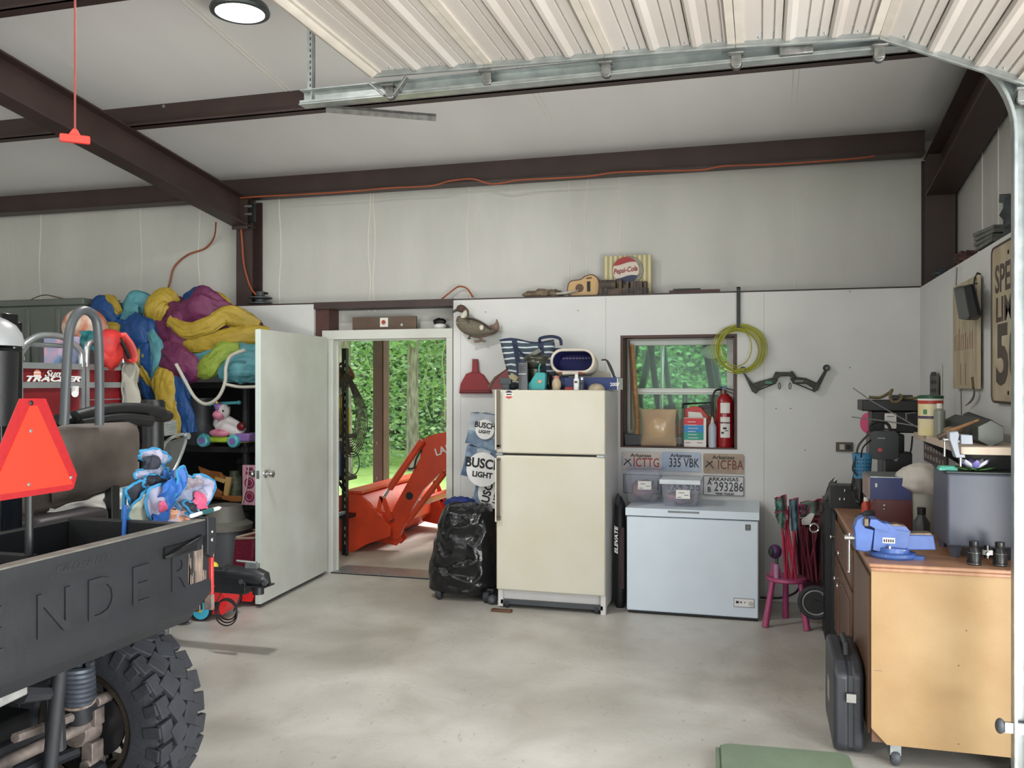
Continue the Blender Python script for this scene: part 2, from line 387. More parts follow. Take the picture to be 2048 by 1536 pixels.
for si, (xa, za, xb, zb) in enumerate(secs):
    P, (ux, uz, nx, nz, L_) = sec_path(xa, za, xb, zb)
    m = MB(dw); n = len(P)
    vs = [(x, y, z) for y in (GY0, GY1) for x, z in P]; m.add(vs, [(i, i + 1, n + i + 1, n + i) for i in range(n - 1)])
    m.use(dws)
    for s0, s1 in ((0, .032), (L_ - .032, L_)):
        q = [(xa + ux * s0 + nx * h, za + uz * s0 + nz * h) for h in (-.03, .012)]; q2 = [(xa + ux * s1 + nx * h, za + uz * s1 + nz * h) for h in (.012, -.03)]
        m.prism(q + q2, 'Y', GY0, GY1)
    if si == 0: m.tube([(xa - .01, GY0, za), (xa - .01, GY1, za)], .03, 12)
    obj('door_section', m, gd, sm=30)
    m = MB(galv)
    a = V((xa, 0, za)); b = V((xb, 0, zb)); nn = V((nx, 0, nz)); uu = V((ux, 0, uz))
    def slab(y0, y1, h0, h1, s0=0, s1=L_): m.add([tuple(a + uu * s_ + nn * h + V((0, y, 0))) for s_ in (s0, s1) for y in (y0, y1) for h in (h0, h1)], [(0, 1, 3, 2), (4, 6, 7, 5), (0, 4, 5, 1), (2, 3, 7, 6), (0, 2, 6, 4), (1, 5, 7, 3)])
    slab(GY1 - .06, GY1 + .004, -.012, -.006); slab(GY1, GY1 + .004, -.03, .03); slab(GY1 - .012, GY1, .024, .03)
    for k in range(4): p = a + uu * (.09 + k * .125) + nn * .001 + V((0, GY1 - .03, 0)); m.ell(p, .006, .006, .006, 8, 5)
    obj('end_rail', m, gd)
hg = mat('hinge_metal', (150, 150, 148), .4, .8, var=.2, vs=30)
for (x, z) in ((-1.64, 3.03), (-1.173, 3.05), (-.638, 3.035), (-.098, 3.02), (.449, 2.995), (.955, 2.78)):
    m = MB(hg)
    m.bc((x, GY1 + .02, z - .012), (.06, .045, .008)); m.bc((x, GY1 + .03, z - .03), (.04, .008, .05)); m.cyl((x, GY1 + .03, z - .045), (x, GY1 + .065, z - .045), .022, n=14)
    m.use(black).cyl((x, GY1 + .045, z - .045), (x, GY1 + .055, z - .045), .0235, n=14)
    if x < -1.6:
        m.use(hg); m.bc((x - .06, GY1 + .02, z - .02), (.1, .02, .01), pitch=.7); m.bc((x + .06, GY1 + .02, z - .02), (.1, .035, .01), pitch=-.9)
    obj('roller_hinge', m, gd, bevel=.002)
# tracks
tk = thing('garage_door_track', 'galvanised garage door track with perforated hanger strap', 'door track', (-.6, 3.76, 2.96))
m = MB(galv); TY = 3.765
pts = [(-2.107, 2.995), (.56, 2.985)]
def chan(m, P2, nrm):
    for i in range(len(P2) - 1):
        (xa, za), (xb, zb) = P2[i], P2[i + 1]; (na, nb) = nrm[i], nrm[i + 1]
        def w(h0, h1, y0, y1):
            m.add([(xa + na[0] * h0, y0, za + na[1] * h0), (xa + na[0] * h1, y0, za + na[1] * h1), (xa + na[0] * h1, y1, za + na[1] * h1), (xa + na[0] * h0, y1, za + na[1] * h0),
                   (xb + nb[0] * h0, y0, zb + nb[1] * h0), (xb + nb[0] * h1, y0, zb + nb[1] * h1), (xb + nb[0] * h1, y1, zb + nb[1] * h1), (xb + nb[0] * h0, y1, zb + nb[1] * h0)],
                  [(0, 3, 2, 1), (4, 5, 6, 7), (0, 1, 5, 4), (1, 2, 6, 5), (2, 3, 7, 6), (3, 0, 4, 7)])
        w(-.03, .03, TY + .022, TY + .026); w(-.032, -.028, TY - .02, TY + .026); w(.028, .032, TY - .02, TY + .026); w(-.03, -.02, TY - .022, TY - .018)
chan(m, [(-2.107, 3.02), (.56, 3.015)], [(0, 1)] * 2)
m.box(-2.107, .56, TY - .03, TY + .03, 2.978, 2.983); m.box(-2.107, .56, TY + .03, TY + .034, 2.978, 3.03)
obj('horizontal_rail', m, tk, sm=0)
m = MB(galv); RC = .40; arc = [(.56 + RC * math.sin(t), 3.015 - RC + RC * math.cos(t)) for t in [PI / 2 * i / 12 for i in range(13)]]
chan(m, arc, [(math.sin(PI / 2 * i / 12), math.cos(PI / 2 * i / 12)) for i in range(13)]); obj('curved_rail', m, tk, sm=0)
m = MB(galv); chan(m, [(.96, 2.615), (.96, .02)], [(1, 0)] * 2)
m.box(.93, .99, TY + .026, TY + .03, 0, 2.6); m.box(.985, .99, TY - .02, TY + .06, 0, 2.6)
m.use(ink)
for z in (.42, .86, 1.12, 1.66, 2.1): m.bc((.992, TY + .02, z), (.002, .008, .03))
obj('vertical_rail', m, tk, sm=0)
m = MB(galv); hx = -2.075
m.box(hx - .02, hx + .02, TY + .03, TY + .034, 2.98, 3.93); m.box(hx + .016, hx + .02, TY + .0, TY + .034, 2.98, 3.93)
m.use(ink)
for k in range(30): m.bc((hx - .002, TY + .0295, 3.03 + k * .028), (.008, .001, .014))
obj('perforated_hanger', m, tk, sm=0)
m = MB(hg); m.tube([(-2.0, TY + .04, 2.97), (-1.52, TY + .25, 2.95)], .018, 4); obj('angle_brace', m, tk, sm=0)
m = MB(hg); m.bc((at(1592, 90, Y=3.74).x, TY - .01, 3.02), (.13, .07, .07)); m.bc((at(1605, 80, Y=3.74).x, TY - .02, 3.06), (.05, .05, .04)); obj('mounting_bracket', m, tk, bevel=.003)
# ---- other daylight-bay opening posts are wall pieces; exterior ground
lawn = mat('lawn', (176, 206, 116), .9, rgb2=(140, 176, 86), vs=1.2, bump=.6, bs=90, detail=8)
m = MB(lawn); m.grid(lambda u, v: (-50 + 100 * u, -40 + 110 * v, -.13), 10, 10); st('ground', m)
slabm = mat('outdoor_slab', (206, 194, 184), .7, rgb2=(182, 170, 158), vs=1.5, bump=.1, bs=20)
m = MB(slabm); m.box(LW, 3.5, 7.0, 10.2, -.12, -.002); st('patio_slab', m, sm=0)
m = MB(mat('gravel', (170, 164, 152), .9, var=.15, vs=30, bump=.4)); m.box(1.7, 14, -12, 6.5, -.12, -.01); m.box(LW, 1.7, -16, -8, -.12, -.01); st('driveway', m, sm=0)
# ================================================================== OUTSIDE
rnd = random.Random(5)
m = MB(steel)
def post(name, px):
    p = at(px, 900, Y=10.0); m = MB(mat('post_lit_face', (122, 102, 98), .5, var=.08))  # front face coloured lighter, painting in the light that falls on it
    m.box(p.x - .07, p.x + .05, 9.92, 9.93, -.002, 2.9); m.use(steeld).box(p.x + .05, p.x + .07, 9.92, 10.09, -.002, 2.9); m.box(p.x - .07, p.x + .05, 10.08, 10.09, -.002, 2.9); m.box(p.x - .006, p.x + .006, 9.93, 10.08, -.002, 2.9)
    m.use(mat('scrape', (190, 180, 170), .6)); 
    for z in (.5, .93): m.bc((p.x - .02, 9.918, z), (.012, .004, .03))
    st(name, m, sm=0); return p.x
xp = post('trim_11', 762); post('trim_12', 1700)
m = MB(steel); m.box(LW, 3.2, 9.9, 10.1, 2.9, 3.1); st('trim_13', m, sm=0)
m = MB(galv); m.prism([(7.3, 3.45), (10.6, 3.1), (10.6, 3.12), (7.3, 3.47)], 'X', LW, 3.4); st('carport_roof', m, sm=0)
# ---- tractor
tr = thing('tractor', 'orange cab tractor with a front loader parked on the slab outside', 'tractor', (-1.2, 8.75, 0))
def bucket():
    poly = [(-4.42, .0), (-3.87, .0), (-3.73, .08), (-3.48, .17), (-3.47, .26), (-3.68, .46), (-3.79, .56), (-3.93, .575), (-4.2, .5), (-4.42, .25)]
    m = MB(orange)
    for y in (7.93, 9.62): m.prism(poly, 'Y', y, y + .015)
    back = [(-4.42, .01), (-3.87, .01), (-3.72, .09), (-3.60, .2), (-3.6, .34), (-3.7, .47), (-3.82, .56), (-3.93, .575)]
    n = len(back); b2 = [(x + .015, z + .012) for x, z in back]
    m.prism(back + b2[::-1], 'Y', 7.9455, 9.6195)
    m.box(-3.98, -3.78, 7.925, 9.64, .5755, .60)
    for y in (8.1, 9.4):
        for dy in (-.06, .06): m.prism([(-3.74, .45), (-3.52, .36), (-3.40, .12), (-3.46, .06), (-3.7, .1)], 'Y', y + dy, y + dy + .012)
    return m
obj('loader_bucket', bucket(), tr)
def arm(y, name='loader_arm'):
    Z = lambda x, y_: (680 + .1692 * x, 860 + .1693 * y_)
    pts = []
    for x, q in ((700, 1290), (600, 1265), (575, 1130), (640, 930), (820, 600), (900, 440), (960, 330), (985, 120), (1060, 70), (1160, 40), (1255, 25), (1420, 60), (1500, 250), (1330, 400), (1180, 520), (1000, 700), (880, 900), (760, 1150)):
        p = at(*Z(x, q), Y=8.05); pts.append((p.x, p.z))
    m = MB(orange); m.prism(pts, 'Y', y, y + .05)
    hp_ = at(*Z(830, 775), Y=8.04); m.use(ink).cyl((hp_.x, y - .004, hp_.z), (hp_.x, y + .054, hp_.z), .038)
    m.use(hg)
    for x, q in ((560, 1240), (635, 1045)):
        p = at(*Z(x, q), Y=8.05); m.cyl((p.x, y - .02, p.z), (p.x, y + .07, p.z), .022)
    a = obj(name, m, tr)
    m = MB(orange)
    def q(x, z_): p = at(*Z(x, z_), Y=8.05); return (p.x, y - .03, p.z)
    m.tube([q(1000, 120), q(615, 680)], .036, 14); m.use(chrome).tube([q(620, 672), q(545, 790)], .016, 10)
    m.use(orange).tube([q(1260, 500), q(820, 1080)], .03, 12)
    m.prism([(q(500, 770)[0], q(500, 770)[2]), (q(560, 780)[0], q(560, 780)[2]), (q(660, 1040)[0], q(660, 1040)[2]), (q(610, 1070)[0], q(610, 1070)[2])], 'Y', y - .04, y - .02)
    m.prism([(q(500, 770)[0], q(500, 770)[2]), (q(540, 800)[0], q(540, 800)[2]), (q(500, 1060)[0], q(500, 1060)[2]), (q(450, 1000)[0], q(450, 1000)[2])], 'Y', y - .04, y - .02)
    m.prism([(q(330, 830)[0], q(330, 830)[2]), (q(370, 830)[0], q(370, 830)[2]), (q(600, 1160)[0], q(600, 1160)[2]), (q(560, 1180)[0], q(560, 1180)[2])], 'Y', y - .06, y - .04)
    m.use(rubber).tube(crv([q(990, 230), q(930, 330), q(900, 440), q(830, 450)]), .01, 6)
    obj('hydraulic_cylinder', m, tr)
    return q
q = arm(8.02); arm(9.5)
m = MB(whitep); p = at(872, 912, Y=8.015); m.text('LA525', fr(p, (.94, 0, .32), (-.32, 0, .94)), .1, .002, bold=.002); obj('arm_lettering', m, tr)
m = MB(orange); m.box(-3.35, -3.28, 8.05, 9.52, .42, .5); obj('cross_tube', m, tr, bevel=.02)
def twheel(x, y, R, w, name='wheel'):
    m = MB(rubber); m.lathe([(R * .6, -w / 2), (R * .85, -w / 2), (R * .95, -w * .4), (R * .96, 0), (R * .95, w * .4), (R * .85, w / 2), (R * .6, w / 2)], (x, y, R), 'Y', 36)
    for k in range(22):
        a = 2 * PI * k / 22
        for s_ in (-1, 1): m.bc((x + R * .975 * math.cos(a + s_ * .07), y + s_ * w * .24, R + R * .975 * math.sin(a + s_ * .07)), (R * .08, w * .48, R * .07), R=Matrix.Rotation(-(a + s_ * .07), 4, 'Y') @ Matrix.Rotation(s_ * .5, 4, 'X'))
    w_ = obj(name, m, tr)
    m = MB(orange); m.lathe([(.05, -w * .2), (R * .5, -w * .3), (R * .62, -w * .48), (R * .64, -w * .48), (R * .64, w * .48), (R * .62, w * .48), (R * .5, w * .3), (.05, w * .2)], (x, y, R), 'Y', 30)
    obj('wheel_rim', m, w_)
twheel(-2.35, 8.25, .40, .25); twheel(-2.35, 9.3, .40, .25); twheel(-.35, 8.1, .62, .36); twheel(-.35, 9.45, .62, .36)
m = MB(orange); m.M = Matrix.Translation((-2.1, 8.78, 0))
m.prism([(-.85, .55), (.95, .55), (.95, 1.42), (.1, 1.38), (-.75, 1.2), (-.88, 1.05)], 'Y', -.3, .3); obj('hood', m, tr, bevel=.06, seg=4)
m = MB(dgrey); m.box(-3.0, .3, 8.55, 9.0, .4, .72); m.box(-2.45, -2.25, 8.2, 9.35, .34, .46); m.box(-.5, -.2, 8.2, 9.35, .5, .75)
m.box(-2.95, -2.2, 8.06, 8.2, .55, .7); m.box(-2.95, -2.2, 9.4, 9.52, .55, .7); obj('chassis', m, tr, bevel=.02)
cabm = mat('cab_frame', (52, 58, 62), .4, var=.1)
m = MB(cabm)
cx0, cx1, cy0, cy1, cz = -1.42, .12, 8.18, 9.36, 2.12
for y in (cy0, cy1):
    m.tube([(-1.2, y, .9), (-1.24, y, 1.5), (-1.1, y, cz)], .04, 8); m.tube([(-.78, y, .9), (-.92, y, 1.5), (-1.0, y, cz)], .03, 8)
    m.tube([(.1, y, .95), (.12, y, 1.5), (0, y, cz)], .045, 8); m.tube([(-.45, y, 1.2), (-.42, y, 1.6), (-.5, y, cz)], .035, 8)
m.box(-1.25, .15, cy0, cy1, .85, .95); obj('cab_frame', m, tr)
m = MB(mat('cab_roof', (96, 104, 102), .5)); m.box(-1.4, .2, 8.08, 9.46, cz, 2.3); obj('cab_roof', m, tr, bevel=.05, seg=3)
m = MB(orange); 
for y in (7.95, 9.3): m.prism([(-.95, .9), (-.9, 1.2), (-.6, 1.38), (-.1, 1.38), (.3, 1.1), (.3, 1.0), (-.1, 1.28), (-.6, 1.28), (-.85, 1.1)], 'Y', y, y + .32)
obj('fender', m, tr, bevel=.02)
m = MB(blackg); m.bc((-.25, 8.78, 1.15), (.5, .5, .14)); m.bc((-.02, 8.78, 1.5), (.12, .48, .6), pitch=.15); m.bc((-.85, 8.78, 1.2), (.25, .4, .5), pitch=-.3)
m.torus((-.72, 8.78, 1.5), .17, .014, 'X'); obj('operator_seat', m, tr, bevel=.04, seg=3)
m = MB(chrome); m.tube([(-1.3, 8.12, 1.0), (-1.32, 8.1, 1.9), (-1.28, 8.05, 2.0)], .028, 12); m.tube([(-.88, 8.1, 1.1), (-.86, 8.08, 2.06)], .018, 10); obj('exhaust_pipe', m, tr)
m = MB(whitep); p = at(1424, 704, Y=8.0); m.ell(p, .09, .05, .06, 14, 10); m.use(black).tube([p, p + V((.05, .12, .06))], .01); obj('work_light', m, tr)
m = MB(gl); m.box(-1.18, 0, cy0 - .003, cy0, 1.0, cz); obj('cab_glass', m, tr, sm=0)
# ---- shelving rack and its load just outside the door
rk = thing('slotted_steel_rack', 'black slotted steel rack standing just outside the open doorway', 'rack', at(690, 1110, Y=7.75) * 1)
rk.location.z = 0
bx = at(690, 1000, Y=7.75).x
m = MB(black)
m.box(bx - .035, bx + .035, 7.75, 7.755, 0, 2.0); m.box(bx + .03, bx + .035, 7.70, 7.755, 0, 2.0)
m.use(mat('slot_light', (196, 206, 196), .6, var=0))
for k in range(26):
    if k not in (3, 4, 11): m.bc((bx, 7.749, .12 + k * .07), (.011, .002, .032))
obj('upright', m, rk, sm=0)
m = MB(black); m.box(bx - .9, bx - .83, 7.75, 7.755, 0, 2.0); m.box(bx - .9, bx - .83, 7.95, 7.955, 0, 2.0); xr_ = at(690, 1000, Y=7.95).x; m.box(xr_ - .03, xr_ + .03, 7.95, 7.955, 0, 2.0); obj('upright', m, rk, sm=0)
for z in (.35, .72, 1.13, 1.62):
    m = MB(dgrey if z > 1.5 else black); m.box(bx - .87, bx + .03, 7.755, 7.95, z, z + .035); obj('shelf_board', m, rk, sm=0)
m = MB(galv); m.tube([(bx - .3, 7.74, .3), (bx + .02, 7.74, .42)], .02, 8); m.use(black).tube([(bx - .28, 7.73, 1.0), (bx + .01, 7.73, .62)], .016, 6); obj('cross_brace', m, rk)
yel = mat('yellow_plastic', (222, 178, 34), .4, var=.08)
m = MB(yel); p = at(672, 870, Y=7.9)
m.box(bx - .32, bx - .06, 7.80, 7.98, 1.167, 1.42); m.box(bx - .30, bx - .10, 7.82, 7.96, 1.42, 1.55); m.use(ink).box(bx - .14, bx - .08, 7.797, 7.80, 1.2, 1.32)
obj('yellow_toolbox', m, bevel=.015, label='yellow plastic toolbox on the rack outside the door', cat='toolbox')
m = MB(mat('blue_bucket', (44, 66, 106), .45, var=.1)); m.lathe([(.02, 0), (.09, 0), (.11, .3), (.12, .3), (.12, .33), (.105, .33), (.09, .02), (0, .02)], (bx - .13, 7.85, .757), 'Z', 24)
obj('blue_bucket', m, label='dark blue bucket on a lower shelf of the rack outside', cat='bucket')
m = MB(mat('rust', (132, 78, 58), .8, rgb2=(92, 52, 40), vs=18)); m.ell((bx - .1, 7.86, 1.73), .12, .08, .08, 14, 10, .5, 7, 2); m.tube(crv([(bx - .2, 7.85, 1.72), (bx - .05, 7.8, 1.86), (bx + .04, 7.85, 1.74), (bx - .06, 7.9, 1.68)], 6, True), .014, 6, True)
obj('rusty_chain_heap', m, label='heap of rusty iron parts on the top shelf of the outside rack', cat='scrap')
m = MB(mat('cable_coil', (70, 62, 54), .5, var=.3, vs=20))
for k in range(9):
    w = .075 + .017 * k; h = .25 + .016 * k; c = V((bx + .07, 7.69 - .004 * k, 1.40 - .006 * k))
    m.tube(crv([c + V((w * .1, 0, h)), c + V((w * 1.0, 0, 0)), c + V((w * .45, 0, -h)), c + V((-w * .5, .0, -h * .75)), c + V((-w * .95, 0, .1)), c + V((-w * .3, 0, h * .9))], 7, True), .0046, 6, True)
m.tube(crv([(bx + .06, 7.67, 1.3), (bx + .09, 7.67, 1.0), (bx + .1, 7.67, .98)]), .008, 6); m.torus((bx + .12, 7.67, .9), .07, .006, 'Y', sy=1.6)
m.bc((bx + .095, 7.67, 1.03), (.04, .02, .06))
obj('coiled_cables', m, label='long dark cables coiled and hanging from the outside rack', cat='cable')
m = MB(woodd); p = at(664, 1000, Y=7.5); m.tube([(p.x, 7.45, .05), (p.x + .0, 7.6, .6)], .012); m.ell((p.x, 7.44, .1), .03, .015, .11, 10, 8)
obj('garden_spade', m, label='narrow spade leaning in the doorway beside the white frame', cat='tool')
# ---- trees and undergrowth
def leafm(name, a, b_, sc_=2.):
    m = mat(name, a, .55, rgb2=b_, vs=sc_, detail=2); return m
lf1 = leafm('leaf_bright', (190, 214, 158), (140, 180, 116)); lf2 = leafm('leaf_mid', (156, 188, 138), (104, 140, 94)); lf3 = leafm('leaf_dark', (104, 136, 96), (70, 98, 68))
bark = mat('bark', (166, 160, 146), .9, rgb2=(112, 104, 92), vs=6, bump=.8, bs=14, stretch=(3, 3, .7))
def leaves(m, n, fn, s0, s1, rd):
    for i in range(n):
        c = fn(rd); a = rd.uniform(0, 6.28); s = rd.uniform(s0, s1)
        u = V((math.cos(a), math.sin(a), rd.uniform(-.5, .5))).normalized(); w = V((-math.sin(a) * .4, math.cos(a) * .4, rd.uniform(.4, 1))).normalized()
        o = len(m.v); m.v += [c - u * s, c + w * s * .45, c + u * s, c - w * s * .45]; m.f.append((o, o + 1, o + 2, o + 3)); m.mi.append(m.cur)
def tree(x, y, h, r, lm, label, seed, crown_z=3.0, cr=2.2, n=2600, lean=.0):
    rd = random.Random(seed); t = thing('tree', label, 'tree', (x, y, -.13), 'trees at the edge of the woods')
    m = MB(bark); P = crv([(x, y, -.13), (x + lean * .3, y, h * .3), (x + lean * .7 + .1, y, h * .6), (x + lean, y, h)], 5)
    m.tube(P, [r * (1.15 - .7 * i / len(P)) for i in range(len(P))], 12)
    for k in range(6):
        z = h * (.35 + .1 * k); a = rd.uniform(0, 6.28); b = V((x + lean * z / h, y, z)); m.tube([b, b + V((math.cos(a) * cr * .4, math.sin(a) * cr * .3, .8)), b + V((math.cos(a) * cr * .8, math.sin(a) * cr * .6, 1.0))], [r * .4, r * .25, r * .1], 6)
    obj('trunk', m, t)
    m = MB(lm); blobs = [(V((x + lean + rd.gauss(0, cr * .5), y + rd.gauss(0, cr * .4), rd.uniform(crown_z, h + 1))), rd.uniform(.5, 1.1)) for _ in range(18)]
    def fn(rd):
        b, s = rd.choice(blobs); return b + V((rd.gauss(0, s * .55), rd.gauss(0, s * .55), rd.gauss(0, s * .45)))
    leaves(m, n, fn, .07, .15, rd); obj('crown', m, t, sm=0)
px_t = [(826, 16.9, .12, 'pale slim tree trunk seen right of the brown carport post', lf2, 7.5), (680, 15.5, .22, 'thick lichen-grey tree at the left of the doorway view', lf2, 8), (812, 25.0, .14, 'thinner tree behind the pale trunk right of the carport post', lf1, 8),
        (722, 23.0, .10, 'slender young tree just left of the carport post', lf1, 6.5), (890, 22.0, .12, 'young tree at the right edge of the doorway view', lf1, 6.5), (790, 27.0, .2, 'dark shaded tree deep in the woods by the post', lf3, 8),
        (1300, 22.0, .15, 'tree behind the tractor cab at the left of the window', lf1, 7), (1380, 25.0, .2, 'tree behind the tractor cab in the middle of the window', lf2, 8), (1455, 20.0, .12, 'tree at the right side of the window view', lf1, 6.5)]
for i, (px, Y_, r, lb, lm, h) in enumerate(px_t):
    p = at(px, 800, Y=Y_); tree(p.x, Y_, h, r, lm, lb, 20 + i, crown_z=2.6, cr=1.7, n=3200)
rd = random.Random(3)
def band(name, n, x0, x1, y0, y1, z0, z1, lm, s0, s1):
    m = MB(*lm)
    for k, l in enumerate(lm):
        m.cur = k
        cl = [V((rd.uniform(x0, x1), rd.uniform(y0, y1), z0 + (z1 - z0) * rd.random() ** 1.1)) for _ in range(110)]
        leaves(m, n // len(lm), lambda r_: (lambda c: V((c.x + r_.gauss(0, .55), c.y + r_.gauss(0, .4), max(z0, c.z + r_.gauss(0, .45)))))(r_.choice(cl)), s0, s1, rd)
    obj(name, m, sm=0, kind='stuff', label='dense green bushes and vines along the edge of the lawn' if 'under' in name else 'deeper leafy green woods behind the bushes', cat='undergrowth' if 'under' in name else 'woods')
band('undergrowth', 30000, -13, 3.5, 17.2, 20.5, -.1, 4.2, (lf1, lf2, lf1), .045, .095)
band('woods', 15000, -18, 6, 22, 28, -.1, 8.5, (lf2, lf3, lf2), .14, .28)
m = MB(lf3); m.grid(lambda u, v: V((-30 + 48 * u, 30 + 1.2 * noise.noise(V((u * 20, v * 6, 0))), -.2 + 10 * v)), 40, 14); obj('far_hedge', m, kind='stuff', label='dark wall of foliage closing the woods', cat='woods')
m = MB(mat('vine', (190, 198, 150), .7))
for px, Y_ in ((744, 17.5), (852, 18.0), (862, 18.2), (893, 17.6)):
    p = at(px, 700, Y=Y_); m.tube(crv([p + V((rd.uniform(-.15, .15), 0, 2 - k * .7)) for k in range(6)], 4), .012, 5)
obj('hanging_vines', m, kind='stuff', label='pale thin vines hanging in front of the woods', cat='vine')
# ================================================================== VEHICLES ON THE LEFT
body = mat('tailgate_plastic', (30, 32, 37), .62, rgb2=(24, 26, 30), vs=5, bump=.08, bs=30)
dust = mat('dusty_ledge', (112, 109, 102), .8, var=.2, vs=14)
mud = mat('dried_mud', (146, 126, 112), .9, rgb2=(92, 84, 80), vs=30, stretch=(1, 3, .6), detail=8)
uv = thing('utility_vehicle', 'dark grey utility vehicle with a dusty cargo-bed tailgate', 'utility vehicle', (-2.6, 2.1, 0))
ZT, ZB_ = 1.15, .80; TX = -2.0; TY0, TY1 = 1.15, 2.885
m = MB(body)
prof = [(TX - .045, ZB_ + .02), (TX - .02, ZB_ - .012), (TX + .005, ZB_ + .03), (TX + .004, ZB_ + .11), (TX - .006, ZB_ + .125), (TX - .006, ZT - .07), (TX + .004, ZT - .055), (TX + .004, ZT - .004), (TX - .045, ZT - .004)]
m.rings([[(p[0], y_, max(p[1], zc_2 + .012 * (p[0] - TX))) for p in prof] for y_, zc_2 in ((TY0, 0), (2.775, 0), (TY1, .872))])
m.use(dust).box(TX - .044, TX + .003, TY0 + .01, TY1 - .004, ZT - .004, ZT + .001)
m.use(body)
for ch, y in zip('DEFENDER', [1.25 + .2 * k for k in range(8)]):
    m.text(ch, fX((TX - .006, y, .912)), .195, .006, bold=.0015, sx=1.0)
m.text('can-am', fX((TX + .002, 2.12, 1.098)), .045, .003, bold=.001, sx=1.7, shear=.3)
m.box(TX - .006, TX + .002, 2.1, 2.36, 1.088, 1.092)
m.use(mud)
rd = random.Random(9)
for k in range(26):
    y = 2.76 + .115 * rd.random(); z1_ = rd.uniform(.95, 1.06); z0_ = z1_ - rd.uniform(.05, .16)
    m.box(TX - .006, TX - .0045, y, y + rd.uniform(.003, .008), z0_, z1_)
m.box(TX - .006, TX - .0040, 2.80, 2.845, .86, 1.04)
tg = obj('tailgate', m, uv, bevel=.004)
m = MB(black); p = V((TX + .006, 2.70, 1.085)); m.box(TX - .004, TX + .004, 2.62, 2.80, 1.045, 1.085); m.tube(crv([(TX + .004, 2.62, 1.05), (TX + .02, 2.65, 1.06), (TX + .02, 2.78, 1.085), (TX + .004, 2.82, 1.09)], 5), .008, 8); obj('tailgate_handle', m, tg)
m = MB(body); m.prism([(2.85, 1.02), (2.85, 1.16), (2.905, 1.15), (2.905, 1.06), (2.885, 1.0)], 'X', TX - .06, TX + .014); m.use(chrome).cyl((TX + .01, 2.875, 1.07), (TX + .02, 2.875, 1.07), .008); m.cyl((TX + .01, 2.875, 1.10), (TX + .02, 2.875, 1.10), .006); obj('latch', m, uv, bevel=.004)
m = MB(black); m.box(-2.62, TX - .04, TY0, TY1, .84, .87); m.box(-2.62, TX - .03, TY1 - .035, TY1, .80, 1.13); m.box(-2.62, TX - .03, TY0, TY0 + .035, .80, 1.13); m.box(-2.66, -2.62, TY0, TY1, .8, 1.12); obj('cargo_bed', m, uv, bevel=.006)
m = MB(mat('tail_lamp', (196, 60, 60), .3)); m.box(TX - .03, TX + .004, TY1 + .004, TY1 + .02, .86, 1.0); m.use(mud).box(TX - .03, TX + .005, TY1 + .004, TY1 + .021, .80, .86); m.use(mat('tail_lamp_clear', (220, 190, 192), .3)).box(TX - .03, TX + .004, TY1 + .004, TY1 + .02, 1.0, 1.03); obj('tail_lamp', m, uv, bevel=.003)
WC = V((-2.43, 2.83, .375)); R_ = .365
def tyre(c, s):
    m = MB(rubber)
    m.lathe([(R_ * .55, -.10), (R_ * .60, -.125), (R_ * .80, -.13), (R_ * .91, -.115), (R_ * .94, -.07), (R_ * .95, 0), (R_ * .94, .07), (R_ * .91, .115), (R_ * .80, .13), (R_ * .60, .125), (R_ * .55, .10)], c, 'Y', 48, cap=False)
    for k in range(26):
        a = 2 * PI * k / 26
        for j, (yy, da, w, l, rot) in enumerate(((-.035, 0, .062, .055, .5), (.035, .11, .062, .055, -.5), (-.095, .06, .05, .05, .15), (.095, .17, .05, .05, -.15))):
            A = a + da; rr_ = R_ * (.975 if j < 2 else .955)
            M_ = Matrix.Rotation(-A, 4, 'Y') @ Matrix.Rotation(rot, 4, 'X')
            m.bc((c.x + rr_ * math.cos(A), c.y + yy, c.z + rr_ * math.sin(A)), (.024, w * 1.2, l * 1.42), R=M_)
        for sd in (-1, 1):   # shoulder lugs reaching down the sidewall
            A = a + (.06 if sd < 0 else .17); rr_ = R_ * (.885 if k % 2 else .865)
            m.bc((c.x + rr_ * math.cos(A), c.y + sd * .122, c.z + rr_ * math.sin(A)), (.055 if k % 2 else .075, .022, .042), R=Matrix.Rotation(-A, 4, 'Y'))
    t = obj('tyre', m, uv, bevel=.004)
    m = MB(mat('rim_dark', (74, 66, 58), .4, .4, var=.15, vs=14))
    m.lathe([(R_ * .50, -.108), (R_ * .55, -.112), (R_ * .57, -.10), (R_ * .54, -.02), (R_ * .54, .1), (R_ * .50, .1), (R_ * .50, -.02), (R_ * .46, .0), (R_ * .50, -.1)], c, 'Y', 40, cap=False)
    for k in range(14):
        a = 2 * PI * k / 14; p0 = c + V((.05 * math.cos(a), .03, .05 * math.sin(a))); p1 = c + V((R_ * .52 * math.cos(a + .12), .06, R_ * .52 * math.sin(a + .12)))
        m.tube([p0, p1], .0085, 5)
    m.cyl(c + V((0, .0, 0)), c + V((0, .07, 0)), .06)
    obj('wheel_rim', m, uv); return t
tyre(WC, 1); tyre(V((-2.385, 1.25, .375)), -1)
cast = mat('dirty_cast_metal', (150, 136, 128), .6, .4, rgb2=(104, 96, 92), vs=20)
m = MB(mat('brake_disc', (70, 70, 74), .35, .7)); m.lathe([(.0, -.02), (.118, -.02), (.118, -.012), (.0, -.012)], WC + V((.03, -.05, 0)), 'Y', 36); obj('brake_disc', m, uv)
m = MB(cast); c = WC + V((.005, -.115, .0))
m.lathe([(.02, -.05), (.055, -.05), (.062, 0), (.062, .03), (.02, .03)], c, 'Y', 24); m.bc(c + V((.055, 0, .07)), (.04, .05, .1)); m.bc(c + V((.05, -.01, .12)), (.09, .05, .04)); m.bc(c + V((.05, -.01, -.08)), (.05, .06, .09)); m.cyl(c + V((.09, -.04, .12)), c + V((.09, .03, .12)), .02)
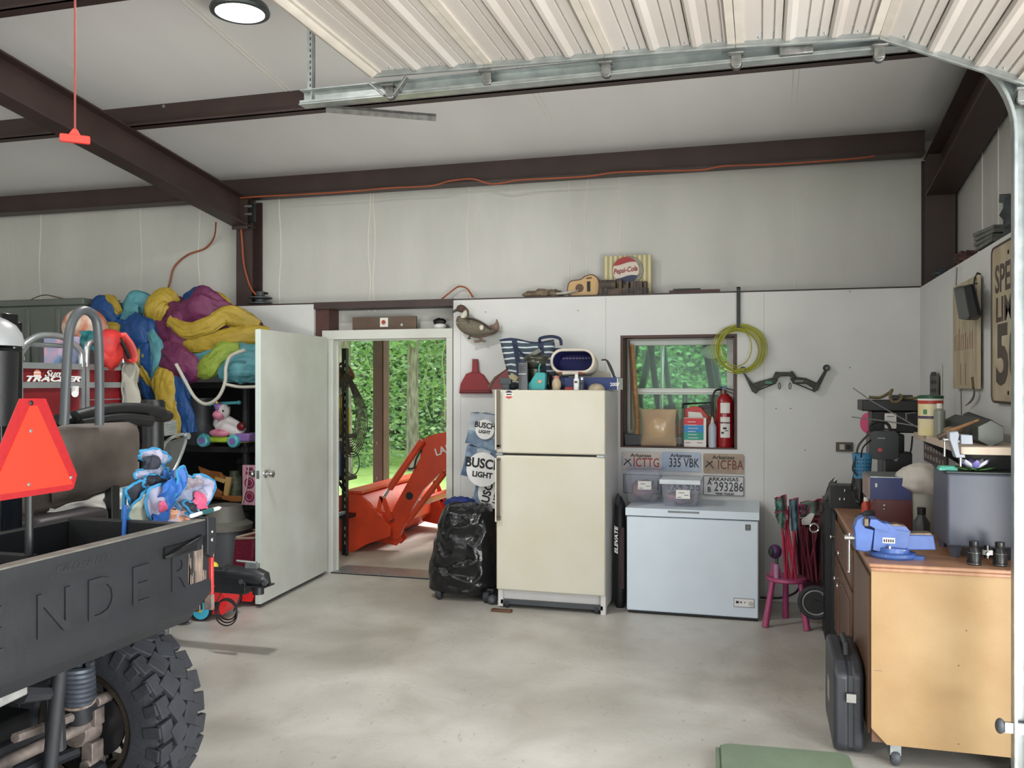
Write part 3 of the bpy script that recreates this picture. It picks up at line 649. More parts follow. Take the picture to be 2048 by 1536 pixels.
m.cyl(c + V((.05, -.05, -.12)), c + V((.05, .03, -.12)), .026); obj('wheel_knuckle', m, uv, bevel=.004)
shm = mat('spring_steel', (88, 94, 104), .4, .5, var=.2, vs=15)
m = MB(shm); a = at(152, 1322, X=-2.30); b = at(160, 1440, X=-2.32); P = []
for i in range(150):
    t = i / 149; th = t * 2 * PI * 8; cc = a.lerp(b, .05 + .62 * t); P.append(cc + V((math.cos(th), math.sin(th), 0)) * .05)
m.tube(P, .011, 7); m.cyl(a.lerp(b, .02), a.lerp(b, .7), .024); m.use(body).cyl(a.lerp(b, .68), b, .036, .042); m.use(mud).cyl(a.lerp(b, .66), a.lerp(b, .7), .056)
obj('shock_absorber', m, uv)
m = MB(body)
m.tube([(-2.12, 2.28, .80), (-2.14, 2.24, .35), (-2.16, 2.2, .15)], .022, 10); m.tube([(-2.3, 1.9, .30), (-2.35, 2.5, .22), (-2.35, 2.72, .24)], .026, 8); m.tube([(-2.5, 1.9, .34), (-2.42, 2.72, .3)], .022, 8)
m.tube([(-2.3, 1.95, .5), (-2.35, 2.72, .48)], .02, 8); m.tube([(-2.2, 1.5, .45), (-2.2, 2.3, .45)], .03, 8); m.tube([(-2.15, 2.15, .72), (-2.15, 2.28, .68), (-2.14, 2.28, .5)], .03, 8)
obj('suspension_arm', m, uv)
m = MB(shm); m.prism([(2.44, .1), (2.46, .22), (2.52, .28), (2.60, .27), (2.62, .1)], 'X', -2.22, -2.21); obj('arm_guard', m, uv, bevel=.004)
m = MB(cast); m.cyl((-2.4, 1.95, .42), (-2.39, 2.7, .4), .022); m.lathe([(.03, 0), (.055, .02), (.055, .06), (.045, .07), (.05, .09), (.04, .1), (.044, .12), (.03, .13)], (-2.4, 1.98, .42), 'Y', 20); m.ell((-2.4, 1.95, .42), .13, .12, .13, 16, 12)
m.bc((-2.2, 2.22, .38), (.12, .1, .1)); m.bc((-2.2, 2.33, .30), (.08, .09, .08)); m.tube([(-2.22, 2.2, .56), (-2.24, 2.45, .53)], .016, 8); obj('drive_axle', m, uv)
m = MB(mat('silver_guard', (184, 184, 182), .4, .5, var=.2, vs=12)); m.bc((-2.12, 1.98, .745), (.04, .3, .045), roll=.05); obj('heat_shield', m, uv, bevel=.006)
m = MB(galv); m.cyl((-2.2, 2.02, .36), (-2.08, 2.06, .34), .06); obj('muffler', m, uv, bevel=.006)
m = MB(black); m.box(-4.6, -2.5, 1.5, 2.55, .35, .5); m.box(-2.9, -2.45, 1.75, 2.3, .5, .78); m.box(-2.62, -2.05, 1.4, 2.7, .78, .84); obj('frame', m, uv, bevel=.01)
m = MB(body); m.prism([(-4.9, .45), (-2.75, .45), (-2.75, .98), (-3.9, 1.0), (-4.7, .95), (-4.95, .75)], 'Y', 1.35, 2.72); obj('cab_body', m, uv, bevel=.05, seg=3)
m = MB(blackg); cp = at(12, 780, X=-2.85); m.box(cp.x - .02, cp.x + .03, cp.y - .05, cp.y + .03, 1.0, 1.93); m.box(cp.x - .03, cp.x + .02, cp.y + .035, cp.y + .06, 1.0, 1.9)
m.use(chrome)
for px, py in ((3, 722), (3, 740), (28, 696), (28, 730), (13, 716)): m.ell(at(px, py, X=cp.x + .033), .006, .008, .008, 8, 6)
obj('cage_post', m, uv, bevel=.004)
m = MB(mat('dome_grey', (150, 152, 154), .3, var=.06)); p = at(-18, 690, X=-2.8); p = at(-22, 692, X=-2.8); m.lathe([(.118, 0), (.118, .02), (.11, .05), (.09, .08), (.06, .1), (.03, .113), (0, .117)], p, 'Z', 30); m.use(black).lathe([(0, -.3), (.09, -.3), (.1, -.02), (.115, -.01), (.0, -.0)], p, 'Z', 24); obj('headrest', m, uv)
# slow-moving-vehicle triangle on a post above the bed
SX = -2.15
def sp(px, py): p = at(px, py, X=SX); return (p.y, p.z)
redb = mat('reflective_red', (170, 28, 34), .45, var=.08, vs=60); flor = mat('fluorescent_orange', (226, 52, 30), .5, var=.02, emit=.0)
m = MB(redb); p1, p2, p3 = sp(38, 797), sp(90, 797), sp(153, 950); p4 = sp(146, 976)
ym = (p1[0] + p2[0]) / 2
def mir(p): return (2 * ym - p[0], p[1])
m.prism([p1, p2, p3, p4, sp(140, 980), mir(sp(140, 980)), mir(p4), mir(p3)], 'X', SX, SX + .003)
i2, i3 = sp(72, 811), sp(143, 976 - 8)
m.use(flor).prism([mir(i2), i2, i3, (mir(i3))], 'X', SX + .003, SX + .005)
m.use(galv)
for px, py in ((62, 862), (58, 969), (142, 955)):
    p = at(px, py, X=SX + .006); m.ell(p, .003, .006, .006, 8, 6)
m.use(black).ell(at(63, 806, X=SX + .005), .002, .008, .008, 8, 6); m.cyl((SX - .012, ym, 1.1), (SX - .012, ym, 1.6), .012); m.box(-2.62, SX, ym - .02, ym + .02, 1.105, 1.13)
obj('slow_vehicle_triangle', m, uv, sm=30, label='fluorescent orange triangle with a dark red border')
# folded chairs in the bed
def chairbag(name, pts, mats, label, seed, cat='folding chair'):
    pass
cb = mat('chair_blue_trim', (52, 138, 186), .5, var=.1); cf = mat('chair_print', (176, 170, 192), .6, rgb2=(120, 132, 156), vs=9); cfo = mat('chair_green', (178, 184, 160), .6, rgb2=(206, 198, 200), vs=8); cbl = mat('chair_blue_tube', (42, 104, 190), .4, var=.1)
cpk = mat('chair_pink', (214, 92, 130), .6); cor = mat('chair_peach', (216, 158, 128), .6)
def flap(m, c2, px, py_, X_, amp=.03, seed=0):
    """a rippled cloth panel through four picture points, about X_ deep"""
    cs = [at(a, b, X=X_ + dx) for a, b, dx in c2]
    def fn(u, v):
        p = cs[0].lerp(cs[1], u).lerp(cs[3].lerp(cs[2], u), v)
        return p + V((amp * noise.noise(V((u * 2.3 + seed, v * 2.3, seed))), .5 * amp * noise.noise(V((u * 3, v * 3 + seed, 3))), .35 * amp * noise.noise(V((seed, u * 3, v * 2)))))
    m.grid(fn, 10, 10)
    return [fn(k / 10, 0) for k in range(11)] + [fn(1, k / 10) for k in range(1, 11)] + [fn(1 - k / 10, 1) for k in range(1, 11)] + [fn(0, 1 - k / 10) for k in range(1, 10)]
XC = -2.42
def kids_chair(label, panels, tubes, seed):
    t = thing('folded_chair', label, 'folding chair', V(at(tubes[0][-1][0], tubes[0][-1][1], X=XC)) * 1, 'folded children chairs in the cargo bed')
    t.location.z = .87
    for k, (quad, mt) in enumerate(panels):
        m = MB(mt); ed = flap(m, quad, 0, 0, XC, .016, seed + k); obj('seat_cloth', m, t, solid=.004)
        m = MB(cb); m.tube(ed, .0055, 6, True); obj('cloth_trim', m, t)
    for tb in tubes:
        m = MB(cbl if len(tb) != 2 or tb[0][0] % 2 else cb); P = [at(a, b, X=XC - .01) for a, b in tb]
        P.append(V((P[-1].x, P[-1].y, .875))) if P[-1].z < 1.12 else None
        m.tube(P, .008, 8); obj('leg', m, t)
def disc(m, cx, cy, rx, ry, rot, dx, amp, seed, bulge=.04):
    """rounded cloth panel seen around picture point (cx, cy); radii in picture units"""
    c0 = at(cx, cy, X=XC + dx); k = at(cx + 50, cy, X=XC + dx); uy = (k.y - c0.y) / 50; uz = (at(cx, cy + 50, X=XC + dx).z - c0.z) / 50; ca_, sa_ = math.cos(rot), math.sin(rot)
    def fn(u, v):
        a = 2 * PI * u; q = 1 + .15 * math.sin(2 * a + seed) + .13 * math.sin(3 * a + seed * 1.7) + .05 * math.sin(7 * a + seed); x, y = rx * v * q * math.cos(a), ry * v * q * math.sin(a); X_, Y_ = x * ca_ - y * sa_, x * sa_ + y * ca_
        p = V((c0.x, c0.y + X_ * uy, c0.z + Y_ * uz)); return p + V((.012 * (1 - v * v) + .9 * amp * (1 - 2 * abs(noise.noise(V((p.y * 26, p.z * 11, seed))))), amp * .5 * noise.noise(V((p.y * 9, p.z * 9, seed + 5))), 0))
    m.grid(fn, 40, 14); return [fn(k / 28, 1) for k in range(28)]
cdk = mat('chair_mesh_black', (40, 44, 58), .7, var=.2)
def kchair(label, discs, tubes):
    t = thing('folded_chair', label, 'folding chair', at(tubes[0][1][0], tubes[0][1][1], X=XC), 'folded children chairs in the cargo bed'); t.location.z = .87
    for k, (cx, cy, rx, ry, rot, dx, mt, trim) in enumerate(discs):
        m = MB(mt); ed = disc(m, cx, cy, rx, ry, rot, dx, .03, k * 2.3 + cx); obj('seat_cloth', m, t, solid=.004, sm=80)
        if trim: m = MB(cb); m.tube(ed, .0062, 6, True); obj('cloth_trim', m, t)
    for k, tb in enumerate(tubes):
        m = MB(cbl if k % 2 else cb); P = [at(a, b, X=XC + .01 + .02 * k) for a, b in tb]
        P[-1].z = max(.88, P[-1].z) if P[-1].z > 1.12 else .88
        m.tube(P, .0085, 8); obj('leg', m, t)
kchair('folded kids chair with a blue-edged pink and lilac seat at the tailgate corner', [(378, 985, 34, 46, -.35, .10, cf, True), (396, 1002, 9, 20, -.5, .13, cpk, False), (374, 966, 20, 12, .2, .125, mat('chair_tan_patch', (140, 130, 140), .6), False), (345, 1035, 22, 20, .3, .08, cf, True), (374, 1014, 20, 8, .6, .13, cdk, True), (352, 965, 8, 30, .2, .13, mat('chair_blue_fold', (36, 96, 176), .55, var=.15), True)], [[(334, 935), (352, 1050)], [(345, 940), (340, 1055)], [(362, 960), (330, 1052)]])
kchair('folded kids chair with pale green cloth hanging lowest in the cargo bed', [(280, 1015, 22, 36, .15, .06, cfo, True), (308, 1005, 20, 34, -.1, .10, cf, True), (318, 1012, 8, 12, 0, .14, cpk, False), (262, 985, 14, 20, .3, .04, cdk, True)], [[(250, 975), (240, 1070)], [(262, 1030), (249, 1078)], [(268, 1030), (259, 1075)], [(250, 1010), (244, 1050)]])
kchair('folded kids chair standing tallest with light blue trim over grey cloth', [(303, 912, 26, 15, .25, .03, cf, True), (298, 925, 22, 12, .1, .06, cdk, False), (294, 945, 27, 16, .05, .02, cf, True), (300, 962, 26, 10, -.1, .05, cdk, True), (330, 985, 12, 30, .25, .12, mat('chair_blue_fold', (36, 96, 176), .55, var=.15), False), (312, 1040, 12, 22, .5, .12, mat('chair_blue_fold', (36, 96, 176)), False)], [[(322, 925), (338, 985)], [(318, 960), (296, 1058)], [(345, 1000), (322, 1052)], [(330, 940), (316, 1055)]])
m = MB(cor); flap(m, [(338, 1015, .1), (362, 1022, .11), (372, 1042, .12), (335, 1050, .1)], 0, 0, XC, .05, 4)
obj('peach_cloth', m, solid=.003, label='crumpled peach and white cloth at the tailgate corner', cat='cloth')
m = MB(whitep); a, b = at(383, 1027, X=-2.03), at(442, 1027, X=-2.06); a.z = b.z = 1.158 + .008; m.tube([a, a.lerp(b, .9), b], [.008, .008, .002], 10); m.use(mat('teal_grip', (34, 92, 96), .5)).cyl(a.lerp(b, .3), a.lerp(b, .68), .0092)
obj('marker_stick', m, label='white stick with a teal grip lying on the tailgate corner', cat='stick')
# ---- golf cart behind the bed
gc = thing('golf_cart', 'golf cart with a brown rear seat and a dark grey grab hoop', 'golf cart', (-3.6, 3.4, 0))
brown = mat('seat_brown', (98, 88, 80), .6, rgb2=(70, 62, 57), vs=4, bump=.15, bs=8); bcu = mat('cushion_dark', (56, 50, 54), .5, var=.1)
GX = -2.9
def gp(px, py, dx=0): return at(px, py, X=GX + dx)
m = MB(brown)
tl, tr_, br, bl = gp(104, 850), gp(275, 843), gp(272, 968), gp(104, 1008)
def fn(u, v):
    p = tl.lerp(tr_, u).lerp(bl.lerp(br, u), v); e = min(u, 1 - u, .12) / .12; f_ = min(v, .12, 1 - v) / .12
    return p + V((.05 * math.sqrt(e) * math.sqrt(f_) + .012 * noise.noise(V((u * 5, v * 4, 1))), 0, -.02 * (1 - e) * (v < .3)))
m.grid(fn, 24, 14); k_ = len(m.v); m.grid(lambda u, v: fn(1 - u, v) + V((-.08 - 2 * (fn(1 - u, v).x - tl.x), 0, 0)), 24, 14)
obj('seat_back', m, gc)
m = MB(brown); a, b = gp(120, 960, -.05), gp(212, 950, -.05); m.box(GX - .15, GX - .02, gp(60, 900).y, b.y, 1.10, 1.25); obj('rear_panel', m, gc, bevel=.03, seg=3)
m = MB(bcu); y0, y1 = gp(30, 1040).y, gp(178, 1040).y; m.box(GX - .25, GX + .12, y0, y1, 1.03, 1.11); obj('seat_cushion', m, gc, bevel=.03, seg=3)
m = MB(mat('hoop_grey', (78, 82, 86), .4, var=.06)); P = [gp(128, 850, .05), gp(132, 760, .05), gp(137, 680, .05), gp(144, 645, .05), gp(158, 624, .05), gp(176, 622, .05), gp(192, 640, .05), gp(197, 680, .05), gp(199, 760, .05), gp(199, 850, .05)]
m.tube(crv(P, 5), .020, 12); obj('grab_hoop', m, gc)
m = MB(black); p = gp(227, 1000, .02); m.box(p.x - .02, p.x + .02, p.y - .035, p.y + .02, .5, 1.35); m.box(p.x - .3, p.x + .02, p.y - .03, p.y, .86, .9); obj('post', m, gc, bevel=.005)
m = MB(dgrey); a, b = gp(-10, 1096, .1), gp(212, 1047, .1); m.tube([a, V((b.x, b.y, a.z))], .008, 8); m.tube([a + V((0, 0, -.08)), V((b.x, b.y, a.z - .08))], .012, 8)
m.use(whitep).tube(crv([gp(100, 1020, -.02), gp(130, 1026, -.02)], 3), .008); obj('foot_rail', m, gc)
m = MB(body); m.prism([(-5.2, .35), (-3.12, .35), (-3.08, 1.0), (-3.9, 1.02), (-4.2, .6), (-4.7, .6), (-4.8, .95), (-5.2, .85)], 'Y', 3.0, 3.9); obj('cart_body', m, gc, bevel=.04, seg=3)
for x in (-3.3, -4.9):
    for y in (3.05, 3.85):
        m = MB(rubber); m.lathe([(.12, -.09), (.2, -.1), (.235, -.07), (.24, 0), (.235, .07), (.2, .1), (.12, .09)], (x, y, .24), 'Y', 28); m.use(chrome).lathe([(.02, -.02), (.1, -.04), (.13, -.09), (.13, .09), (.1, .04), (.02, .02)], (x, y, .24), 'Y', 20); obj('wheel', m, gc)
def drape(name, quad, X_, mt, label, cat, amp=.05, seed=0, thick=.006, n=14):
    m = MB(mt); cs = [at(a, b, X=X_) for a, b in quad]
    m.grid(lambda u, v: cs[0].lerp(cs[1], u).lerp(cs[3].lerp(cs[2], u), v) + V((amp * math.sin(u * 9 + seed) * (.3 + v) * .5 + amp * .6 * noise.noise(V((u * 3 + seed, v * 3, 0))), 0, amp * .3 * noise.noise(V((u * 4, seed, v))))), n * 2, n)
    return obj(name, m, label=label, cat=cat, solid=thick)
drape('white_cloth', [(92, 1024), (216, 984), (216, 1016), (176, 1024)], GX + .0, paper, 'white cloth lying on the dark cart cushion under the brown seat', 'cloth', .03, 2)
m = MB(black); P = [at(x, y, X=-3.05) for x, y in ((120, 842), (170, 832), (240, 826), (330, 832))]
m.tube(crv(P, 6), .055, 10, flat=.6); P = [at(x, y, X=-3.0) for x, y in ((150, 834), (210, 820), (280, 818), (325, 826))]; m.tube(crv(P, 6), .03, 10); P = [at(x, y, X=-2.98) for x, y in ((160, 850), (240, 838), (300, 842))]; m.tube(crv(P, 6), .03, 8)
obj('folded_canopy', m, label='rolled black canvas canopy lying behind the brown seat', cat='canopy')
m = MB(black); p = at(306, 850, X=-3.15); m.cyl((p.x, p.y, .0), (p.x, p.y, 1.57), .055, n=20); m.cyl((p.x, p.y, 1.5), (p.x, p.y, 1.56), .062, n=20)
m.use(chrome).ell(at(311, 829, X=-3.09), .01, .01, .01, 8, 6); obj('black_tube_case', m, label='upright black tube case standing right of the rolled canopy', cat='case')
m = MB(galv); P = [at(x, y, X=-3.3) for x, y in ((326, 845), (352, 840), (354, 868), (330, 872))]; m.add([tuple(q) for q in P] + [tuple(q + V((-.12, 0, 0))) for q in P], [(0, 1, 2, 3), (7, 6, 5, 4), (0, 4, 5, 1), (1, 5, 6, 2), (2, 6, 7, 3), (3, 7, 4, 0)])
for k in range(4): m.tube([P[0].lerp(P[3], .2 + .2 * k), P[1].lerp(P[2], .2 + .2 * k)], .004, 5)
obj('metal_vent_box', m, label='small ribbed silver metal box beside the black tube case', cat='box', sm=0)
m = MB(galv); P = [at(x, y, X=-3.35) for x, y in ((372, 872), (348, 940), (322, 945), (330, 886))]; m.tube(crv(P, 4, True), .010, 8, True); m.use(mat('mesh_panel', (74, 76, 74), .7)).add([tuple(q) for q in P] + [tuple(q - V((.006, 0, 0))) for q in P], [(0, 1, 2, 3), (7, 6, 5, 4)]); m.use(galv).cyl(P[0], P[0] + V((.02, 0, 0)), .02, n=12)
m.use(galv).tube([P[1], V((P[1].x, P[1].y - .05, .0))], .01)
obj('folding_table_frame', m, label='tilted grey panel in a silver tube frame right of the seat', cat='folding table')
# ---- pontoon boat on its trailer
bt = thing('pontoon_boat', 'pontoon boat with red panels and an aluminium gate rail', 'boat', (-5.6, 4.9, 0))
BX = -4.2
def bp(px, py, dx=0): return at(px, py, X=BX + dx)
alu = mat('aluminium', (188, 194, 196), .3, .8, var=.08, vs=10); maroon = mat('boat_red', (120, 22, 30), .35, var=.1, vs=3)
def bar(m, a, b, w=.03, h=.05):
    (ya, za), (yb, zb) = (a.y, a.z), (b.y, b.z)
    m.tube([a, b], [w, w], 4) if False else m.tube([a, b], w, 8, flat=1)
ZTOP = bp(100, 672).z; ZR1 = bp(100, 732).z; ZR2 = bp(100, 770).z; ZR3 = bp(100, 690).z
ya, yb_, yc, yd = bp(38, 700).y, bp(163, 700).y, bp(172, 700).y, bp(248, 700).y; BZ = 1.12
def panel_frame(y0, y1, arched=True):
    m = MB(alu)
    for y in (y0, y1): m.box(BX - .015, BX + .015, y - .015, y + .015, BZ, ZR1 + .03)
    for z in (ZR1, ZR2): m.box(BX - .014, BX + .016, y0, y1, z - .018, z + .018)
    m.box(BX - .014, BX + .016, y0, y1, BZ, BZ + .03)
    if arched: m.tube(crv([(BX, y0, ZR1), (BX, y0 + .01, ZR1 + (ZTOP - ZR1) * .5), (BX, y0 + .07, ZTOP - .04), (BX, y0 + .17, ZTOP), (BX, y1 - .17, ZTOP), (BX, y1 - .07, ZTOP - .04), (BX, y1 - .01, ZR1 + (ZTOP - ZR1) * .5), (BX, y1, ZR1)], 6), .02, 10)
    else: m.tube(crv([(BX, y0, ZR1), (BX, y0 + .02, ZR1 + .15), (BX, y0 + .14, ZTOP - .03), (BX, y1 - .06, ZTOP - .03), (BX, y1, ZR1)], 5), .02, 10)
    return obj('rail_frame', m, bt)
panel_frame(ya, yb_); panel_frame(yc, yd, False)
m = MB(alu); m.tube([(BX - .03, ya + .1, ZR3 + .0), (BX - .03, yb_ - .1, ZR3)], .015, 8); m.tube([(BX - .03, ya + .1, ZR3), (BX - .03, ya + .03, ZR3 - .08)], .015, 8); obj('inner_rail', m, bt)
m = MB(maroon); m.box(BX - .008, BX - .002, ya, yb_, BZ, ZR1); obj('red_panel', m, bt, sm=0)
m = MB(maroon); m.box(BX - .008, BX - .002, yc, yd, BZ, ZR1); m.use(galv).box(BX - .002, BX + .001, yc, yd, bp(200, 800).z, bp(200, 800).z + .006); obj('red_panel', m, bt, sm=0)
m = MB(whitep); p = bp(88, 755, .004); pt = bp(48, 763, .004); m.text('Sun', fX((p.x, p.y, p.z + .006)), .056, .002, bold=.001, shear=.5, sx=1.5); m.text('TRACKER', fX((pt.x, pt.y, pt.z + .002)), .046, .002, bold=.002, shear=.35, sx=2.2)
c = bp(74, 748, .002); m.use(mat('sun_logo', (222, 150, 124), .5, var=0)).lathe([(0, 0), (.027, 0), (.027, .003), (0, .003)], c, 'X', 24); m.use(whitep)
for dz in (-.012, .006): m.box(c.x, c.x + .004, c.y - .026, c.y + .026, c.z + dz, c.z + dz + .006)
obj('boat_lettering', m, bt, sm=0)
m = MB(alu); m.box(BX - 2.6, BX + .05, ya - .3, yd + .1, BZ - .07, BZ); obj('deck', m, bt, bevel=.01)
for y in (4.3, 5.0):
    m = MB(alu); m.tube([(BX - 2.8, y, .78), (BX - .3, y, .78), (BX + .05, y, .84), (BX + .2, y, .95)], [.28, .28, .2, .03], 20); obj('pontoon', m, bt)
m = MB(maroon); m.box(BX - 2.6, BX, yd + .06, yd + .08, BZ, ZR1); obj('red_panel', m, bt, sm=0)
m = MB(whitep); m.cyl(bp(150, 788, .01), bp(150, 788, .05), .02); m.bc(bp(150, 780, .02), (.03, .03, .05)); obj('gate_latch', m, bt)
# things on the boat rail
def lump(name, c, r, mt, label, cat, amp=.25, seed=1, fq=6, grp=None, n=22, R=None):
    m = MB(mt); m.ell(c, r[0], r[1], r[2], n, int(n * .7), amp, fq, seed, R); return obj(name, m, label=label, cat=cat, group=grp, sm=80)
redv = mat('vest_red', (196, 44, 36), .6, rgb2=(150, 26, 30), vs=10); 
t = thing('life_vest', 'red life vest slung over the boat rail beside the gate', 'life vest', bp(228, 735, .03))
m = MB(redv); m.tube(crv([bp(212, 726, .06), bp(212, 695, .09), bp(222, 674, .08), bp(240, 676, .06), bp(256, 700, .05), bp(262, 722, .05)], 6), .07, 12, flat=.5); m.ell(bp(222, 706, .08), .06, .09, .11, 16, 12, .3, 6, 2); obj('vest_body', m, t, sm=80)
m = MB(mat('vest_coral', (226, 96, 92), .6)); m.tube(crv([bp(246, 668, .12), bp(262, 690, .12), bp(268, 712, .1), bp(262, 722, .08)], 5), .03, 8, flat=.5); m.use(ink).tube(crv([bp(240, 676, .13), bp(252, 700, .13), bp(258, 716, .12)], 4), .012); obj('vest_strap', m, t)
m = MB(mat('ball_white', (206, 202, 186), .5, rgb2=(176, 92, 62), vs=5, dist=1.5)); c = at(170, 655, X=-4.9); m.ell(c, .16, .16, .15, 24, 16); obj('beach_ball', m, label='white and rust printed ball seen through the grab hoop', cat='ball')
m = MB(dgrey); m.box(c.x - .2, c.x + .15, c.y - .25, c.y + .25, BZ, c.z - .14); obj('boat_locker', m, bt, bevel=.02)
drape('grey_cloth', [(246, 728), (272, 725), (290, 815), (242, 812)], BX + .03, mat('cloth_grey', (168, 164, 152), .8, var=.15, vs=4), 'pale grey cloth hanging beside the red boat panels', 'cloth', .06, 3)
m = MB(mat('print_box', (210, 150, 160), .6, rgb2=(90, 150, 190), vs=9)); p = bp(122, 700, -.08); a = bp(118, 680, -.1); m.box(a.x - .12, a.x, a.y, bp(160, 700, -.1).y, bp(140, 728, -.1).z, bp(140, 672, -.1).z); m.box(a.x - .12, a.x, a.y, a.y + .25, BZ, bp(140, 728, -.1).z)
obj('picture_box', m, bevel=.004, label='pink and blue printed box behind the boat gate', cat='box')
drape('teal_cloth', [(158, 662), (192, 662), (190, 702), (168, 702)], BX - .25, mat('teal_cloth', (44, 132, 140), .7, var=.15), 'teal cloth bundled behind the boat gate posts', 'cloth', .04, 6)
# trailer
tl_ = thing('boat_trailer', 'black boat trailer with a ball coupler and coiled wires', 'trailer', (-4.3, 4.74, 0))
trm = mat('trailer_black', (38, 40, 44), .4, var=.12, vs=8)
ca, cb_ = at(420, 1168, X=-3.55), at(535, 1168, X=-2.86); TYY = 4.76; TZ = .48
def tp(px): return at(px, 1170, Y=TYY).x
m = MB(trm); xa, xb = tp(418), tp(498); m.box(-6.5, xb, TYY - .045, TYY + .045, TZ - .11, TZ + .03); m.box(-6.4, -5.2, 4.0, 5.9, TZ - .1, TZ); m.box(-6.6, -3.9, 4.3, 4.4, TZ - .05, TZ + .05); m.box(-6.6, -3.9, 5.45, 5.55, TZ - .05, TZ + .05)
m.tube([(-4.6, 4.35, TZ), (-3.5, TYY, TZ - .04)], .04, 6); m.tube([(-4.6, 5.5, TZ), (-3.5, TYY, TZ - .04)], .04, 6); obj('tongue', m, tl_, bevel=.006)
m = MB(trm); xe = tp(537); m.tube([(xb - .16, TYY, TZ + .01), (xb - .04, TYY, TZ + .0), (xe - .09, TYY, TZ - .005), (xe - .03, TYY, TZ - .02), (xe - .0, TYY, TZ - .045)], [.05, .05, .06, .052, .02], 14)
m.box(xb - .1, xe + .01, TYY - .055, TYY + .055, TZ - .058, TZ - .05); m.cyl((xe - .07, TYY, TZ - .05), (xe - .07, TYY, TZ - .11), .035); obj('coupler', m, tl_)
m = MB(galv); m.box(xe - .15, xe - .07, TYY - .02, TYY + .02, TZ + .045, TZ + .075); m.tube([(xe - .08, TYY, TZ + .08), (xe - .22, TYY, TZ + .085)], .008, 8);  obj('coupler_latch', m, tl_)
m = MB(whitep); m.ell((xa + .16, TYY - .02, TZ + .035), .05, .02, .008, 12, 6); obj('white_clip', m, tl_)
for x in (xa + .26, xa + .42): m = MB(dgrey); m.cyl((x, TYY - .04, TZ - .03), (x, TYY - .056, TZ - .03), .015); obj('bolt', m, tl_)
m = MB(rope); m.cyl((xa + .06, TYY - .04, TZ - .07), (xa + .06, TYY - .056, TZ - .07), .012); obj('marker_lamp', m, tl_)
m = MB(black)
for k in range(3): m.torus((tp(466) , TYY - .06 - .008 * k, .28 - .01 * k), .065 + .006 * k, .0045, 'Y', 28, 6)
m.tube(crv([(tp(484), TYY, .40), (tp(484), TYY - .03, .33), (tp(478), TYY - .06, .27)]), .005); m.tube(crv([(tp(430), TYY, .38), (tp(436), TYY - .05, .33), (tp(446), TYY - .06, .27)]), .004); m.tube(crv([(tp(446), TYY, .38), (tp(440), TYY - .05, .30), (tp(433), TYY - .05, .25)]), .004); obj('trailer_wires', m, tl_)
for y in (3.95, 5.95):
    m = MB(rubber); m.lathe([(.15, -.08), (.26, -.09), (.29, -.06), (.3, 0), (.29, .06), (.26, .09), (.15, .08)], (-5.8, y, .3), 'Y', 30); m.use(galv).lathe([(.02, 0), (.15, -.05), (.16, .05), (.02, .03)], (-5.8, y, .3), 'Y', 24); obj('wheel', m, tl_)
m = MB(trm); m.cyl((-3.75, TYY - .12, .06), (-3.75, TYY - .12, .62), .028); m.lathe([(.01, -.03), (.06, -.03), (.075, 0), (.06, .03), (.01, .03)], (-3.75, TYY - .12, .076), 'Y', 20); obj('jack', m, tl_)
# toys on the floor near the coupler
toyr = mat('toy_red', (214, 40, 42), .35, var=.08)
def ride(cx, cy, yaw, wheelc, label, sc_=1.):
    t = thing('ride_on_toy', label, 'ride-on toy', (cx, cy, 0), 'red ride-on toys by the trailer')
    M_ = Matrix.Translation((cx, cy, 0)) @ Matrix.Rotation(yaw, 4, 'Z') @ Matrix.Scale(sc_, 4)
    m = MB(toyr); m.M = M_; m.prism([(-.3, .06), (.26, .04), (.3, .12), (.24, .24), (.12, .17), (-.05, .15), (-.22, .18), (-.32, .14)], 'Y', -.1, .1); m.use(ink).box(.16, .24, -.103, -.1, .10, .13); obj('toy_body', m, t, bevel=.02, seg=3)
    for x in (-.22, .12):
        for y in (-.12, .12):
            m = MB(black); m.M = M_; m.lathe([(.0, -.02), (.07, -.02), (.075, 0), (.07, .02), (0, .02)], (x, y, .075), 'Y', 24); m.use(wheelc).lathe([(.0, -.028), (.06, -.028), (.062, .028), (0, .028)], (x, y, .075), 'Y', 24); m.use(yel if 'yel' in globals() else toyr).lathe([(0, -.032), (.012, -.032), (.012, .032), (0, .032)], (x, y, .075), 'Y', 10); obj('wheel', m, t)
    return t
cy_ = mat('toy_cyan', (70, 178, 208), .35); tq = mat('toy_teal', (92, 184, 170), .4)
p = at(392, 1242, Z=0); ride(p.x - .10, p.y + .12, .15, cy_, 'red ride-on toy with a bright cyan wheel, nearest the floor edge')
p = at(452, 1216, Z=0); ride(p.x - .1, p.y + .14, .1, tq, 'red ride-on toy with a teal wheel behind the coiled trailer wires')
p = at(427, 1133, Y=5.6); m = MB(mat('ball_yellow', (236, 222, 70), .5)); m.ell(p, .035, .035, .035, 18, 12)
m.use(toyr).tube([p + V((0, 0, -.03)), p + V((-.02, .02, -.12)), V((p.x - .05, p.y + .05, .2))], [.03, .035, .05], 10); obj('toy_post', m, label='yellow ball on top of a red toy post above the coupler', cat='toy')
m = MB(rubber); p = at(355, 1252, Z=0); m.lathe([(.02, -.03), (.06, -.035), (.07, 0), (.06, .035), (.02, .03)], (p.x, p.y + .05, .07), 'Y', 20); m.bc((p.x - .1, p.y + .05, .09), (.16, .05, .05), pitch=.3); obj('caster_wheel', m, label='small black wheel on the floor left of the red ride-on toy', cat='wheel')
